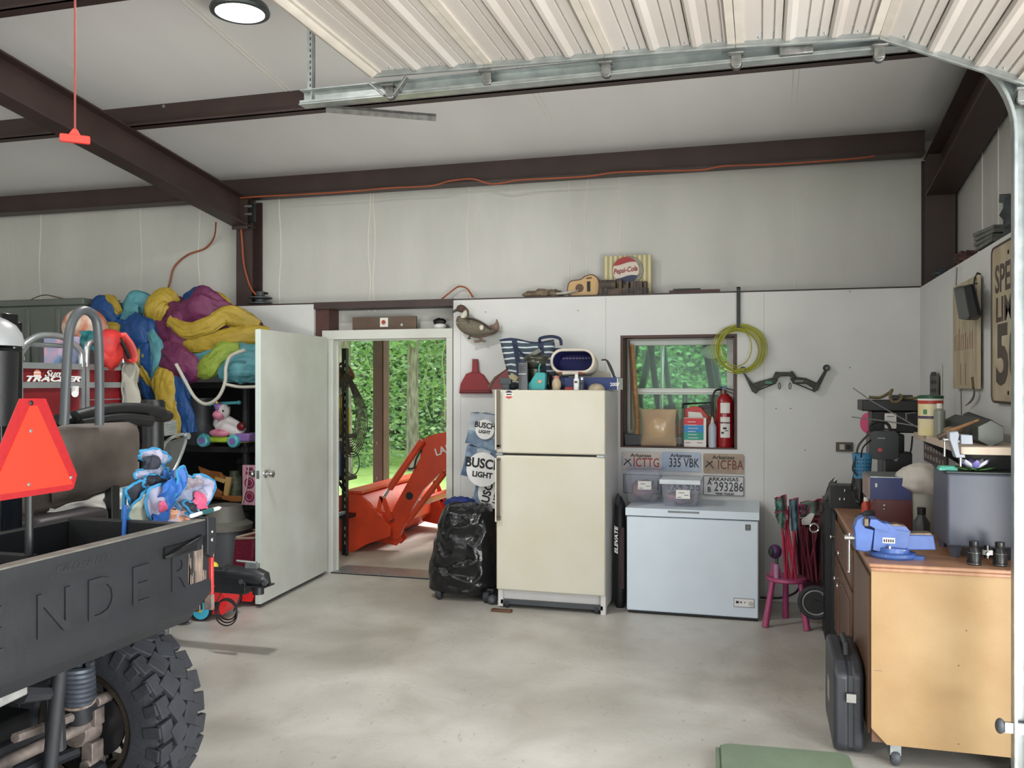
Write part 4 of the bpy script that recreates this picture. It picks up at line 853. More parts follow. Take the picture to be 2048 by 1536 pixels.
# ================================================================== BACK WALL, LEFT OF THE DOOR
sf = thing('storage_shelf', 'black plastic storage shelf unit against the back wall behind the door', 'shelf', (-5.8, 6.68, 0))
SX0, SX1, SY0, SY1 = -7.6, -4.07, 6.38, 6.96
blk = mat('shelf_black', (26, 27, 29), .6, var=.1)
for z in (.1, .66, 1.135, 1.67):
    m = MB(blk); m.box(SX0, SX1, SY0, SY1, z - .05, z); obj('shelf_board', m, sf, bevel=.008)
for x in (SX0 + .04, -5.8, SX1 - .04):
    for y in (SY0 + .04, SY1 - .04):
        m = MB(blk); m.cyl((x, y, 0), (x, y, 1.62), .028, n=14); obj('shelf_post', m, sf)
m = MB(blk); m.box(SX0, SX1, SY1 - .004, SY1, .1, 1.62); obj('back_panel', m, sf, sm=0)
# big grey tote on top
tg2 = mat('tote_grey', (98, 104, 98), .5, var=.08, vs=2)
t = thing('storage_tote', 'large grey lidded tote on top of the black shelf', 'storage tote', (-6.1, 6.66, 1.67))
a, b = at(12, 690, Y=6.42), at(100, 690, Y=6.42); m = MB(tg2)
def frust(m, x0, x1, y0, y1, z0, z1, k): m.add([(x0 + k, y0 + k, z0), (x1 - k, y0 + k, z0), (x1 - k, y1 - k, z0), (x0 + k, y1 - k, z0), (x0, y0, z1), (x1, y0, z1), (x1, y1, z1), (x0, y1, z1)], [(3, 2, 1, 0), (4, 5, 6, 7), (0, 1, 5, 4), (1, 2, 6, 5), (2, 3, 7, 6), (3, 0, 4, 7)])
tx0, tx1 = -6.85, -5.72
frust(m, tx0, tx1, 6.40, 6.94, 1.67, 2.35, .04); 
for x in (tx0 + .25, tx0 + .5, tx1 - .3): m.box(x, x + .05, 6.395, 6.42, 1.72, 2.33)
obj('tote_body', m, t, bevel=.01)
m = MB(tg2); m.box(tx0 - .02, tx1 + .02, 6.38, 6.96, 2.35, 2.41); obj('lid', m, t, bevel=.012)
m = MB(paper); p = at(50, 712, Y=6.41); m.box(p.x - .03, p.x + .03, 6.425, 6.427, p.z - .04, p.z + .05); m.use(ink)
for k in range(2): m.box(p.x - .02 + .025 * k, p.x - .008 + .025 * k, 6.422, 6.425, p.z - .01, p.z + .02)
obj('tote_label', m, t, sm=0)
m = MB(blackg); p = at(-30, 640, Y=6.6); m.ell(p, .16, .2, .2, 20, 14); m.cyl((p.x, p.y, 1.67), p, .12); obj('black_bag', m, label='black bag with a yellow top at the far left on the shelf', cat='bag')
# inflatable play fabric heap
hp1 = dict(y=mat('nylon_yellow', (170, 144, 48), .6, var=.12, vs=5, bump=1.0, bs=11), b=mat('nylon_blue', (22, 72, 132), .6, var=.12, vs=5, bump=1.0, bs=11), p=mat('nylon_plum', (106, 40, 80), .6, var=.12, vs=5, bump=1.0, bs=11),
          t=mat('nylon_teal', (84, 146, 156), .6, var=.12, vs=5, bump=1.0, bs=11), g=mat('nylon_lime', (136, 158, 56), .6, var=.1, vs=5, bump=1.0, bs=11))
inf = thing('folded_inflatable', 'heap of yellow blue plum and teal nylon inflatable on the top shelf', 'inflatable', (-4.9, 6.6, 1.67))
def fold(c, pts, w, flat=.55, seed=0, dy=0, n=44, Y=6.42):
    """a thick rumpled fold of cloth along picture points (px, py, dY, radius-scale)"""
    P = crv([at(a, b, Y=Y + d) for a, b, d, k in pts], 10); K = []
    ks = [k for _, _, _, k in pts]
    for i in range(len(P)):
        f = i / 10; j = min(int(f), len(ks) - 2); K.append(w * (ks[j] + (ks[j + 1] - ks[j]) * (f - j)))
    m = MB(hp1[c]); R = []
    for i, p in enumerate(P):
        t = (P[min(i + 1, len(P) - 1)] - P[max(i - 1, 0)]).normalized(); u = V((0, -1, 0)); u = (u - t * u.dot(t)).normalized(); v = t.cross(u); ring = []
        for j in range(n):
            a = 2 * PI * j / n; q = p + u * math.cos(a) * K[i] * flat + v * math.sin(a) * K[i]
            cr1 = 1 - 3.2 * abs(noise.noise(V((math.cos(a) * 1.6 + seed, math.sin(a) * 1.6, i * .07)))); cr2 = 1 - 3.0 * abs(noise.noise(V((math.cos(a) * 3.6, math.sin(a) * 3.6 + seed, i * .16))))
            nn = .9 * noise.noise(V((q.x * 6 + seed, q.y * 6, q.z * 6))) + .45 * cr1 + .28 * cr2 - .25
            ring.append(p + (q - p) * (1 + .30 * nn))
        R.append(ring)
    m.rings(R); obj('nylon_fold', m, inf, sm=70)
F_ = [('p', [(300, 735, .05, .6), (345, 690, 0, 1.1), (400, 670, .0, 1.2), (460, 690, .05, 1.0), (520, 700, .1, .8)], .26, 1), ('y', [(352, 705, -.12, .3), (385, 690, -.16, .8), (440, 684, -.14, 1), (490, 672, -.1, .9), (540, 668, 0, .6)], .09, 2),
      ('y', [(340, 640, -.15, .5), (375, 662, -.2, .6), (420, 650, -.18, .8), (455, 632, -.1, .9), (515, 658, 0, .7)], .10, 3), ('p', [(355, 640, -.05, .5), (395, 622, -.1, 1.3), (440, 628, -.05, 1.0), (470, 640, .05, .4)], .14, 4),
      ('y', [(305, 655, -.05, .6), (312, 620, -.08, 1), (328, 603, -.02, 1.1), (350, 615, .05, .8)], .10, 5), ('b', [(370, 598, .1, .5), (400, 595, .05, 1), (430, 605, .05, .7)], .09, 6), ('y', [(400, 590, .12, .5), (432, 600, .1, .9), (460, 620, .1, .6)], .08, 7),
      ('p', [(300, 606, .1, .4), (330, 600, .1, .8), (360, 606, .1, .8), (372, 620, .1, .4)], .07, 8), ('t', [(250, 650, .0, .7), (262, 618, .0, 1.2), (282, 604, 0, 1.1), (296, 625, .05, .9), (292, 655, .05, .6)], .09, 9),
      ('b', [(262, 640, -.15, .7), (275, 665, -.18, 1.2), (285, 690, -.15, 1)], .14, 10), ('b', [(188, 606, -.0, .6), (212, 618, -.02, 1.2), (238, 642, -.02, 1)], .09, 11), ('y', [(198, 600, .0, .5), (222, 604, -.03, .9), (240, 626, -.05, .5)], .06, 12),
      ('b', [(200, 672, -.05, .8), (232, 672, -.05, 1.2), (262, 690, -.05, 1)], .12, 13), ('y', [(215, 655, -.1, .7), (230, 660, -.12, .9), (235, 668, -.1, .6)], .07, 14),
      ('t', [(355, 722, -.16, .5), (410, 728, -.18, 1.1), (460, 722, -.15, 1.4), (530, 726, -.05, 1.2)], .10, 15), ('g', [(395, 748, -.24, .4), (420, 732, -.26, 1), (450, 706, -.22, .8), (480, 700, -.18, .5)], .10, 16), ('t', [(440, 752, -.26, .5), (475, 735, -.24, 1.3), (540, 735, -.1, 1.2)], .10, 17),
      ('p', [(325, 700, -.2, .8), (350, 722, -.26, 1.2), (380, 740, -.25, .9), (372, 756, -.2, .4)], .12, 18),
      ('y', [(292, 690, -.2, .7), (284, 715, -.24, 1.0), (296, 745, -.24, 1), (310, 785, -.2, .6)], .075, 19), ('b', [(300, 690, -.2, .9), (302, 730, -.22, 1), (300, 765, -.2, .8), (304, 800, -.2, .4)], .12, 20), ('t', [(300, 665, -.2, .7), (316, 700, -.26, 1), (308, 740, -.26, .8), (312, 770, -.24, .4)], .06, 21),
      ('y', [(340, 740, -.28, .8), (330, 775, -.3, 1), (338, 815, -.3, .85), (350, 850, -.3, .6), (350, 876, -.3, .3)], .11, 22), ('b', [(360, 742, -.26, .8), (358, 790, -.27, 1), (366, 830, -.27, .9), (374, 868, -.27, .8)], .10, 23)]
for c, pts, w, sd in F_: fold(c, pts, w, seed=sd * 3.3)
m = MB(mat('white_hose', (190, 188, 176), .5, var=.08)); m.tube(crv([at(*q, Y=6.05) for q in ((352, 728), (372, 765), (390, 795), (412, 808), (436, 795), (450, 765), (452, 735), (462, 712), (490, 700))], 6), .014, 8); m.tube(crv([at(*q, Y=6.06) for q in ((450, 768), (480, 774), (520, 773))], 4), .012, 8)
obj('white_rope', m, label='white rope looping down from the nylon heap', cat='rope')
# toys on the shelves
un = thing('unicorn_rider', 'pink and white unicorn ride-on toy on the shelf behind the door', 'toy', at(450, 890, Y=6.45))
un.location.z = 1.135
uw = mat('toy_white', (226, 220, 220), .4, var=.05); upk = mat('toy_pink', (216, 132, 156), .4); ul = mat('toy_lilac', (136, 104, 168), .45); ulm = mat('toy_lime', (168, 200, 60), .45); ucy = mat('toy_sky', (92, 182, 196), .4)
Yu = 6.4
def up(px, py, d=0): return at(px, py, Y=Yu + d)
m = MB(uw); m.tube(crv([up(488, 868), up(470, 858), up(452, 850), up(440, 846), up(447, 828), up(450, 812)], 4), [.05, .055, .06, .065, .07, .075, .075, .08, .08, .075, .07, .065, .06, .055, .05, .05, .05, .05, .05, .045, .045][:21], 14); m.use(upk).ell(up(440, 866, -.05), .1, .05, .035, 16, 10); m.use(maroon).ell(up(482, 853, -.06), .04, .02, .035, 12, 8); obj('body', m, un, sm=80)
m = MB(uw); m.ell(up(448, 822, -.05), .045, .05, .06, 16, 12); m.use(upk).ell(up(438, 830, -.07), .055, .05, .042, 16, 12); m.use(ul).tube(crv([up(432, 803, -.05), up(436, 812, -.06), up(442, 818, -.06)], 3), [.012, .02, .03, .035, .04, .04, .03], 8)
m.use(yel).tube([up(434, 806, -.08), up(430, 796, -.1)], [.012, .003], 8); m.use(ink).ell(up(446, 822, -.11), .008, .004, .01, 8, 6); obj('head', m, un, sm=80)
m = MB(ucy); m.tube([up(420, 808, -.02), up(478, 805, -.02)], .013, 8); m.ell(up(478, 805, -.02), .02, .02, .018, 10, 8); m.ell(up(420, 808, -.02), .02, .02, .018, 10, 8); obj('handlebar', m, un)
m = MB(ulm); a, b = up(424, 878), up(500, 880); m.box(a.x, b.x, Yu - .06, Yu + .1, 1.17, 1.22); m.use(ul).box(b.x - .1, b.x + .04, Yu - .08, Yu + .1, 1.18, 1.25); obj('chassis', m, un, bevel=.015)
for px in (405, 466):
    for d in (-.09, .12):
        m = MB(ucy); c = up(px + 2, 884, d); c.z = 1.135 + .052; m.lathe([(0, -.02), (.04, -.03), (.052, -.02), (.052, .02), (.04, .03), (0, .02)], c, 'Y', 20); m.use(ul).lathe([(0, -.035), (.026, -.035), (.026, .035), (0, .035)], c, 'Y', 16); obj('wheel', m, un)
m = MB(dgrey); c = up(402, 850, .2); m.lathe([(.0, 0), (.13, 0), (.16, .38), (.17, .38), (.17, .40), (0, .40)], (c.x, c.y, 1.135), 'Z', 24); obj('grey_bin', m, label='dark grey bin behind the unicorn toy on the shelf', cat='bin')
# rocking horse and other wooden pieces
hw = mat('horse_wood', (150, 94, 48), .5, rgb2=(122, 74, 38), vs=6); lw = mat('light_pine', (196, 164, 104), .5, rgb2=(172, 138, 84), vs=6)
rh = thing('rocking_horse', 'small wooden rocking horse on the middle shelf', 'rocking horse', at(432, 1000, Y=6.45)); rh.location.z = .66
def pg(pts, Yp): return [(at(a, b, Y=Yp).x, at(a, b, Y=Yp).z) for a, b in pts]
m = MB(hw); m.prism(pg([(395, 932), (415, 941), (440, 945), (447, 955), (444, 962), (428, 962), (430, 976), (444, 985), (442, 996), (412, 991), (408, 975), (402, 962), (400, 945)], 6.45), 'Y', 6.45, 6.48); obj('horse_side', m, rh, bevel=.004)
m = MB(lw); m.prism(pg([(431, 953), (452, 960), (449, 967), (430, 960)], 6.44), 'Y', 6.43, 6.56); m.prism(pg([(451, 954), (462, 955), (455, 993), (446, 990)], 6.42), 'Y', 6.42, 6.45); obj('seat_rail', m, rh, bevel=.004)
m = MB(hw); m.prism(pg([(445, 991), (485, 992), (485, 1003), (465, 1003), (446, 998)], 6.42), 'Y', 6.40, 6.43); m.prism(pg([(405, 985), (446, 992), (446, 999), (410, 994)], 6.5), 'Y', 6.48, 6.5); obj('rocker', m, rh, bevel=.004)
pm = mat('flyer_pink', (210, 158, 176), .6, var=.05); dp = mat('flyer_plum', (128, 36, 74), .6, var=0)
m = MB(pm); a, b = at(485, 1006, Y=6.36), at(513, 931, Y=6.36); m.box(a.x, b.x, 6.36, 6.40, .662, b.z)
m.use(dp)
for py in (966, 993): c = at(499, py, Y=6.358); m.lathe([(.0, 0), (.045, 0), (.045, -.003), (0, -.003)], c, 'Y', 24); m.use(pm).torus(c + V((0, -.003, 0)), .03, .003, 'Y', 20, 6); m.use(dp)
for k, (w, py) in enumerate(((.06, 938), (.07, 946))): c = at(499, py, Y=6.358); m.box(c.x - w / 2, c.x + w / 2, 6.357, 6.36, c.z - .012, c.z + .012)
obj('pink_box', m, label='pink and plum patterned box beside the door edge on the shelf', cat='box', sm=30)
m = MB(whitep); m.tube(crv([at(*q, Y=6.34) for q in ((497, 932), (496, 950), (493, 975), (486, 1000), (482, 1020), (484, 1030))], 5), .004, 6); m.tube([at(482, 1028, Y=6.34), at(487, 1036, Y=6.34), at(481, 1034, Y=6.34)], .01, 6)
obj('phone_charger', m, label='thin white charger lead hanging over the pink box', cat='charger lead')
m = MB(mat('jar_green', (96, 104, 84), .5, var=.3, vs=20)); 
for px, r in ((470, .055),): c = at(px, 985, Y=6.55); m.lathe([(0, 0), (r, 0), (r, .2), (r * .8, .23), (r * .8, .26), (0, .26)], (c.x, c.y, .66), 'Z', 20)
obj('glass_jar', m, label='greenish jar standing between the rocking horse and the pink box', cat='jar')
m = MB(black); c = at(500, 920, Y=6.6); m.ell((c.x, c.y, .66 + .34), .12, .06, .07, 16, 10, .3, 6, 3); m.box(c.x - .1, c.x + .1, c.y - .03, c.y + .06, .66, .98); m.use(maroon).box(c.x - .02, c.x + .1, c.y - .05, c.y - .03, 1.03, 1.04); obj('black_case', m, bevel=.01, label='black case standing behind the pink box', cat='case')
# bin, tote bag on floor
t = thing('trash_can', 'round dark grey trash can with a swing lid behind the trailer coupler', 'trash can', at(452, 1150, Y=6.2)); t.location.z = 0
c = at(450, 1150, Y=6.2); tcm = mat('can_grey', (74, 80, 84), .5, var=.08)
m = MB(tcm); m.lathe([(0, 0), (.17, 0), (.20, .50), (0, .5)], (c.x, c.y, 0), 'Z', 28); obj('can_body', m, t)
m = MB(mat('can_lid', (112, 112, 104), .5, var=.08)); m.lathe([(.215, .49), (.22, .53), (.16, .56), (.13, .68), (.0, .70)], (c.x, c.y, 0), 'Z', 28); obj('lid', m, t)
mb_ = mat('maroon_weave', (128, 30, 56), .7, rgb2=(98, 22, 44), vs=60)
t = thing('insulated_bag', 'maroon insulated bag with tan piping on the floor by the door leaf', 'bag', at(485, 1150, Y=6.1)); t.location.z = 0
a, b = at(446, 1150, Y=6.1), at(515, 1150, Y=6.1); m = MB(mb_); zt_ = at(480, 1080, Y=6.1).z
m.add([(a.x, 6.1, 0), (b.x, 6.0, 0), (b.x, 6.4, 0), (a.x, 6.4, 0), (a.x + .01, 6.12, zt_), (b.x, 6.05, zt_ + .03), (b.x, 6.4, zt_ + .05), (a.x + .02, 6.4, zt_ + .02)], [(3, 2, 1, 0), (4, 5, 6, 7), (0, 1, 5, 4), (1, 2, 6, 5), (2, 3, 7, 6), (3, 0, 4, 7)]); obj('bag_body', m, t, bevel=.015)
m = MB(mat('tan_trim', (182, 162, 142), .6)); m.tube([(a.x + .01, 6.12, zt_), (b.x, 6.05, zt_ + .03), (b.x, 6.4, zt_ + .05), (a.x + .02, 6.4, zt_ + .02)], .01, 6, True); m.tube([(a.x + .13, 6.08, zt_ + .02), (b.x - .02, 6.3, zt_ + .06)], .012); obj('piping', m, t)
# column, cords, ledge pieces
def cord(name, pts, r, mt, label, Y=None, **k):
    m = MB(mt); m.tube(crv([at(*q[:2], Y=(q[2] if len(q) > 2 else Y)) for q in pts], 6), r, 6); return obj(name, m, label=label, cat=k.get('cat', 'cord'))
cord('orange_cord', [(432, 445, 7.0), (428, 475, 7.15), (410, 497, 7.2), (375, 510, 7.2), (348, 535, 7.2), (338, 570, 7.19), (328, 590, 7.1), (300, 598, 7.0), (250, 600, 7.0)], .008, rope, 'orange cord curving down the upper wall left of the column')
cord('orange_cord', [(500, 418, 7.0), (486, 412, 7.0), (480, 430, 7.0), (484, 480, 7.0), (488, 530, 7.0), (500, 572, 7.02), (512, 590, 7.05)], .009, rope, 'orange cord hanging down the face of the steel column')
cord('orange_cord', [(480, 396, 6.93), (520, 393, 6.93), (620, 388, 6.93), (700, 383, 6.93), (780, 376, 6.93), (860, 372, 6.93), (900, 362, 6.92), (945, 358, 6.92), (985, 368, 6.92), (1040, 360, 6.92), (1120, 356, 6.92), (1180, 352, 6.92), (1230, 345, 6.92), (1310, 342, 6.92), (1400, 340, 6.93), (1450, 332, 6.92), (1560, 328, 6.93), (1700, 318, 6.93), (1750, 312, 6.93)], .007, rope, 'long orange extension cord strung along the eave beam')
cord('orange_cord', [(880, 601, 7.1), (900, 585, 7.15), (918, 573, 7.15), (935, 578, 7.15), (945, 594, 7.12)], .007, rope, 'small loop of orange cord on the ledge over the doorway')
cord('brown_cable', [(60, 600, 6.8), (90, 590, 7.1), (130, 598, 7.1), (180, 604, 7.1), (240, 602, 7.1)], .005, mat('thin_brown', (96, 72, 58), .6), 'thin brown cord running along the ledge above the grey tote')
m = MB(black); p = at(500, 425, Y=7.0); m.box(p.x - .03, p.x + .05, 6.98, 7.02, p.z - .09, p.z + .08); m.use(galv).cyl(p + V((-.03, -.03, .05)), p + V((.03, -.03, .05)), .012); m.cyl(p + V((-.03, -.03, -.02)), p + V((.03, -.03, -.02)), .012)
obj('outlet_box', m, label='black outlet box with two plugs at the top of the steel column', cat='outlet box')
m = MB(dgrey); p = at(520, 604, Y=7.1); m.lathe([(0, 0), (.07, 0), (.11, .01), (.11, .02), (.05, .03), (.05, .05), (.11, .06), (.11, .07), (.04, .08), (.05, .12), (0, .12)], (p.x, p.y, 2.375), 'Z', 20); m.use(black).cyl((p.x - .08, 7.1, 2.48), (p.x + .08, 7.1, 2.48), .01)
obj('wire_reel', m, label='dark wire reel on the ledge beside the steel column', cat='reel')
m = MB(mat('plank_brown', (106, 86, 72), .7, rgb2=(88, 70, 60), vs=5)); a, b = at(706, 659, Y=7.12), at(833, 632, Y=7.12); m.box(a.x, b.x, 7.11, 7.135, 2.126, b.z); m.use(paper).box((a.x + b.x) / 2 - .035, (a.x + b.x) / 2 + .04, 7.104, 7.11, b.z - .09, b.z - .01); m.use(mat('badge', (170, 80, 50), .6)).cyl(((a.x + b.x) / 2, 7.103, b.z - .05), ((a.x + b.x) / 2, 7.099, b.z - .05), .02)
m.use(galv).cyl((b.x - .13, 7.105, 2.17), (b.x - .13, 7.1, 2.17), .012)
obj('brown_board', m, label='brown board with a small badge standing above the door frame', cat='board', sm=30)
m = MB(black); p = at(880, 655, Y=7.12); m.ell((p.x, p.y, 2.19), .06, .03, .03, 14, 10, .4, 8, 2); m.use(whitep).ell((p.x, p.y, 2.15), .06, .05, .03, 14, 8); obj('cap_on_ledge', m, label='black and white cap resting on the right end of the door frame', cat='cap', sm=80)
# release cord
m = MB(mat('red_cord', (150, 60, 50), .6)); p = at(150, 265, T=3.0); m.cyl(p, (p.x, p.y, 4.05), .0035, n=6)
t = thing('release_cord', 'bright red pull handle hanging on a thin red cord', 'pull cord', (p.x, p.y, p.z)); obj('cord', m, t)
hm = mat('handle_red', (236, 60, 50), .45, var=.03); m = MB(hm); m.M = fr(p, ray(180, 268).cross(V((0, 0, 1))).normalized(), (0, 0, 1)); m.prism(rr(.094, .026, .006, 3, .0, -.022), 'Z', -.009, .009); m.prism([(-.02, -.01), (.018, -.01), (.005, .012), (-.006, .012)], 'Z', -.007, .007); obj('handle', m, t, bevel=.002)
# ================================================================== FRIDGE, FREEZER AND THE WALL ABOVE
crm = mat('cream_enamel', (206, 202, 188), .38, rgb2=(200, 194, 174), vs=2.4, detail=6); frw = mat('fridge_side', (206, 204, 202), .4, var=.03)
fr_ = thing('refrigerator', 'yellowed cream top-freezer refrigerator against the back wall', 'refrigerator', (-1.48, 6.55, 0))
FX0, FX1, FY0, FY1, FZ = -1.885, -1.072, 6.23, 6.86, 1.612
m = MB(frw); m.box(FX0 + .005, FX1 - .005, FY0 + .06, FY1, .03, FZ - .006); obj('fridge_body', m, fr_, bevel=.008)
m = MB(crm); m.box(FX0, FX1 - .0, FY0, FY0 + .052, 1.145, FZ); fd = obj('freezer_door', m, fr_, bevel=.012, seg=3)
m = MB(crm); m.box(FX0, FX1 - .0, FY0, FY0 + .052, .135, 1.13); rdn = obj('fridge_door', m, fr_, bevel=.012, seg=3)
st_ = mat('rust_stain', (196, 160, 112), .5, var=.2, vs=30)
hdl = mat('handle_brown', (112, 100, 88), .4, .3)
m = MB(hdl); m.box(FX0 + .012, FX0 + .038, FY0 - .03, FY0 - .018, 1.19, FZ - .0); m.box(FX0 + .012, FX0 + .038, FY0 - .03, FY0 + .002, 1.18, 1.21); m.use(crm).box(FX0 + .0, FX0 + .012, FY0 - .034, FY0, 1.17, FZ); obj('handle', m, fd, bevel=.003)
m = MB(hdl); m.box(FX0 + .012, FX0 + .036, FY0 - .03, FY0 - .018, .67, 1.10); m.box(FX0 + .012, FX0 + .036, FY0 - .03, FY0 + .002, .65, .68); m.box(FX0 + .012, FX0 + .036, FY0 - .03, FY0 + .002, 1.09, 1.11); m.use(crm).box(FX0, FX0 + .012, FY0 - .034, FY0, .64, 1.11); obj('handle', m, rdn, bevel=.003)
m = MB(galv); m.box(FX1 - .06, FX1 - .005, FY0 - .004, FY0 + .03, 1.131, 1.144); m.box(FX0 + .0, FX0 + .05, FY0 - .004, FY0 + .03, 1.131, 1.144); m.use(ink).box(FX0 + .03, FX1 - .03, FY0 + .03, FY0 + .05, 1.13, 1.145); obj('hinge', m, fr_)
m = MB(ink); m.box(FX0 + .05, FX1 - .05, FY0 + .08, FY0 + .1, .02, .13); m.use(dgrey).box(FX0 + .03, FX1 - .02, FY0 + .02, FY0 + .07, .03, .06); m.use(frw).box(FX0 + .01, FX0 + .045, FY0 + .02, FY0 + .08, .01, .135); m.box(FX1 - .035, FX1 - .0, FY0 + .02, FY0 + .08, .0, .135)
m.use(galv).box(FX0 + .35, FX0 + .5, FY0 + .075, FY0 + .08, .07, .08); m.use(rubber).cyl((FX0 + .06, FY0 + .04, .03), (FX0 + .09, FY0 + .04, .03), .03); m.cyl((FX1 - .08, FY0 + .04, .03), (FX1 - .05, FY0 + .04, .03), .03); obj('kick_grille', m, fr_)
m = MB(paper); c = at(1018, 789, Y=FY0 - .001); m.lathe([(0, 0), (.031, 0), (.031, -.001), (0, -.001)], c, 'Y', 28); m.use(mat('sticker_navy', (52, 44, 70), .5, var=0)).prism([(c.x + .03 * math.cos(a), c.z + .03 * math.sin(a)) for a in [.45 + (PI - .9) * k / 8 for k in range(9)]], 'Y', c.y - .0025, c.y - .001)
m.use(mat('sticker_red', (196, 60, 60), .5, var=0)).prism([(c.x + .03 * math.cos(a), c.z + .03 * math.sin(a)) for a in [PI + .45 + (PI - .9) * k / 8 for k in range(9)]], 'Y', c.y - .0025, c.y - .001); m.use(ink).box(c.x - .02, c.x + .02, c.y - .002, c.y - .001, c.z - .004, c.z + .004)
obj('sticker', m, fd, sm=0, label='round red white and navy sticker')
m = MB(woodd); p = at(1005, 1219, Z=.01); m.bc((p.x, p.y - .02, .008), (.15, .05, .016)); obj('wood_shim', m, label='thin wood strip under the front left foot of the refrigerator', cat='board')
m = MB(dgrey); m.ell((FX0 - .06, FY0 + .1, .035), .04, .05, .035, 12, 8); obj('rubber_roller', m, label='black rubber roller by the left foot of the refrigerator', cat='roller')
# ---- on the fridge
TOP = FZ
def Pf(px, py, Y): return at(px, py, Y=Y)
navy = mat('bag_navy', (34, 44, 74), .7, var=.1); 
# striped tote
def stripe_mat():
    m = bpy.data.materials.new('striped_canvas'); m.use_nodes = True; N = m.node_tree.nodes; L = m.node_tree.links; b = N['Principled BSDF']; b.inputs['Roughness'].default_value = .8
    tc = N.new('ShaderNodeTexCoord'); sp_ = N.new('ShaderNodeSeparateXYZ'); L.new(tc.outputs['Object'], sp_.inputs[0])
    nz = N.new('ShaderNodeTexNoise'); nz.inputs['Scale'].default_value = 5; L.new(tc.outputs['Object'], nz.inputs[0])
    a = N.new('ShaderNodeMath'); a.operation = 'MULTIPLY_ADD'; a.inputs[1].default_value = .05; L.new(nz.outputs[0], a.inputs[0]); L.new(sp_.outputs[2], a.inputs[2])
    s = N.new('ShaderNodeMath'); s.operation = 'MULTIPLY'; s.inputs[1].default_value = 1 / .045; L.new(a.outputs[0], s.inputs[0])
    f = N.new('ShaderNodeMath'); f.operation = 'FRACT'; L.new(s.outputs[0], f.inputs[0]); r = N.new('ShaderNodeValToRGB'); L.new(f.outputs[0], r.inputs[0]); e = r.color_ramp.elements
    e[0].position = 0; e[0].color = (.05, .075, .10, 1); e[1].position = .72; e[1].color = (.62, .66, .7, 1); e.new(.68).color = (.05, .075, .10, 1); e.new(.96).color = (.62, .66, .7, 1); e.new(1.0).color = (.05, .075, .10, 1)
    L.new(r.outputs[0], b.inputs['Base Color']); return m
strm = stripe_mat()
tb = thing('striped_tote_bag', 'navy and white striped tote bag on top of the refrigerator', 'bag', (-1.6, 6.75, TOP))
q = [Pf(1000, 681, 6.62), Pf(1108, 683, 6.62), Pf(1120, 778, 6.60), Pf(1022, 778, 6.60)]
m = MB(strm); n = 16
def side(o): return lambda u, v: q[0].lerp(q[1], u).lerp(q[3].lerp(q[2], u), v) + V((0, o * (.10 * math.sin(PI * u) ** .5 * (.35 + .65 * v)) + .012 * noise.noise(V((u * 6, v * 6, o))), .014 * math.sin(u * 7) * (1 - v)))
m.grid(side(-1), n, n); m.grid(lambda u, v: side(1)(1 - u, v), n, n); obj('bag_body', m, tb, sm=70, solid=.004)
m = MB(navy)
for u in (.24, .72):
    m.grid(lambda s, v: side(-1)(u + .1 * s, v) + V((0, -.006, 0)), 3, n)
m.tube([side(-1)(k / 12, .0) for k in range(13)], .007, 6)
m.tube(crv([side(-1)(.76, .0), side(-1)(.78, 0) + V((.0, -.03, .03)), side(-1)(.9, 0) + V((.03, -.02, .035)), side(-1)(1.0, .0) + V((.05, -.02, .01)), side(-1)(1.0, .05) + V((.06, -.02, -.02))], 4), .012, 6)
m.tube(crv([side(-1)(.28, .12) + V((0, -.02, 0)), side(-1)(.45, .3) + V((0, -.03, .0)), side(-1)(.65, .28) + V((0, -.03, 0)), side(-1)(.76, .1) + V((0, -.02, 0))], 4), .01, 6); obj('strap', m, tb)
m = MB(strm); qq = [Pf(1100, 690, 6.74), Pf(1155, 705, 6.74), Pf(1150, 745, 6.74), Pf(1100, 745, 6.74)]; m.grid(lambda u, v: qq[0].lerp(qq[1], u).lerp(qq[3].lerp(qq[2], u), v), 6, 6); m.grid(lambda u, v: qq[1].lerp(qq[0], u).lerp(qq[2].lerp(qq[3], u), v) + V((0, .08, 0)), 6, 6); obj('bag_pocket', m, tb, solid=.004)
# oval basket bag, open end towards the room
lk = mat('cream_liner', (214, 204, 190), .7, var=.06); nb = mat('deep_blue_lining', (26, 30, 96), .7, var=.1)
ob = thing('oval_basket', 'open cream oval basket with a dark blue lining lying on its side', 'basket', Pf(1147, 745, 6.5)); ob.location.z = Pf(1147, 745, 6.5).z - .1
c = Pf(1145, 722, 6.47); w, h = .322, .168
out = rr(w, h, h * .49, 8); M_ = fr(c, (1, 0, 0), (0, .12, 1))
m = MB(lk); R = [[M_ @ V((x, y, 0)) for x, y in out], [M_ @ V((x * .98, y * .98, -.2)) for x, y in out], [M_ @ V((x * .9, y * .9, -.28)) for x, y in out]]
m.rings(R, cap=False); obj('basket_body', m, ob, solid=.005)
m = MB(lk); m.tube([M_ @ V((x, y, .002)) for x, y in out], .011, 8, True); obj('rim', m, ob)
m = MB(nb); R = [[M_ @ V((x * .95, y * .93, -.005)) for x, y in out], [M_ @ V((x * .86, y * .85, -.18)) for x, y in out]]; m.rings(R[::-1], cap=False); m.add([M_ @ V((x * .86, y * .85, -.18)) for x, y in out], [tuple(range(len(out)))])
m.use(mat('lining_lilac', (118, 108, 138), .7, var=.1))
for k in range(9): m.ell(M_ @ V((-.09 + .025 * k, .035, -.10)), .012, .012, .008, 8, 6)
obj('lining', m, ob, sm=60)
m = MB(mat('leather', (136, 84, 58), .6)); m.tube([M_ @ V((-.12, -.088, .0)), M_ @ V((-.06, -.092, .01)), M_ @ V((.03, -.09, .01)), M_ @ V((.10, -.092, .0))], .011, 8); m.use(lk).tube([M_ @ V((-.07, -.094, .014)), M_ @ V((.05, -.093, .014))], .012, 8); obj('handle', m, ob)
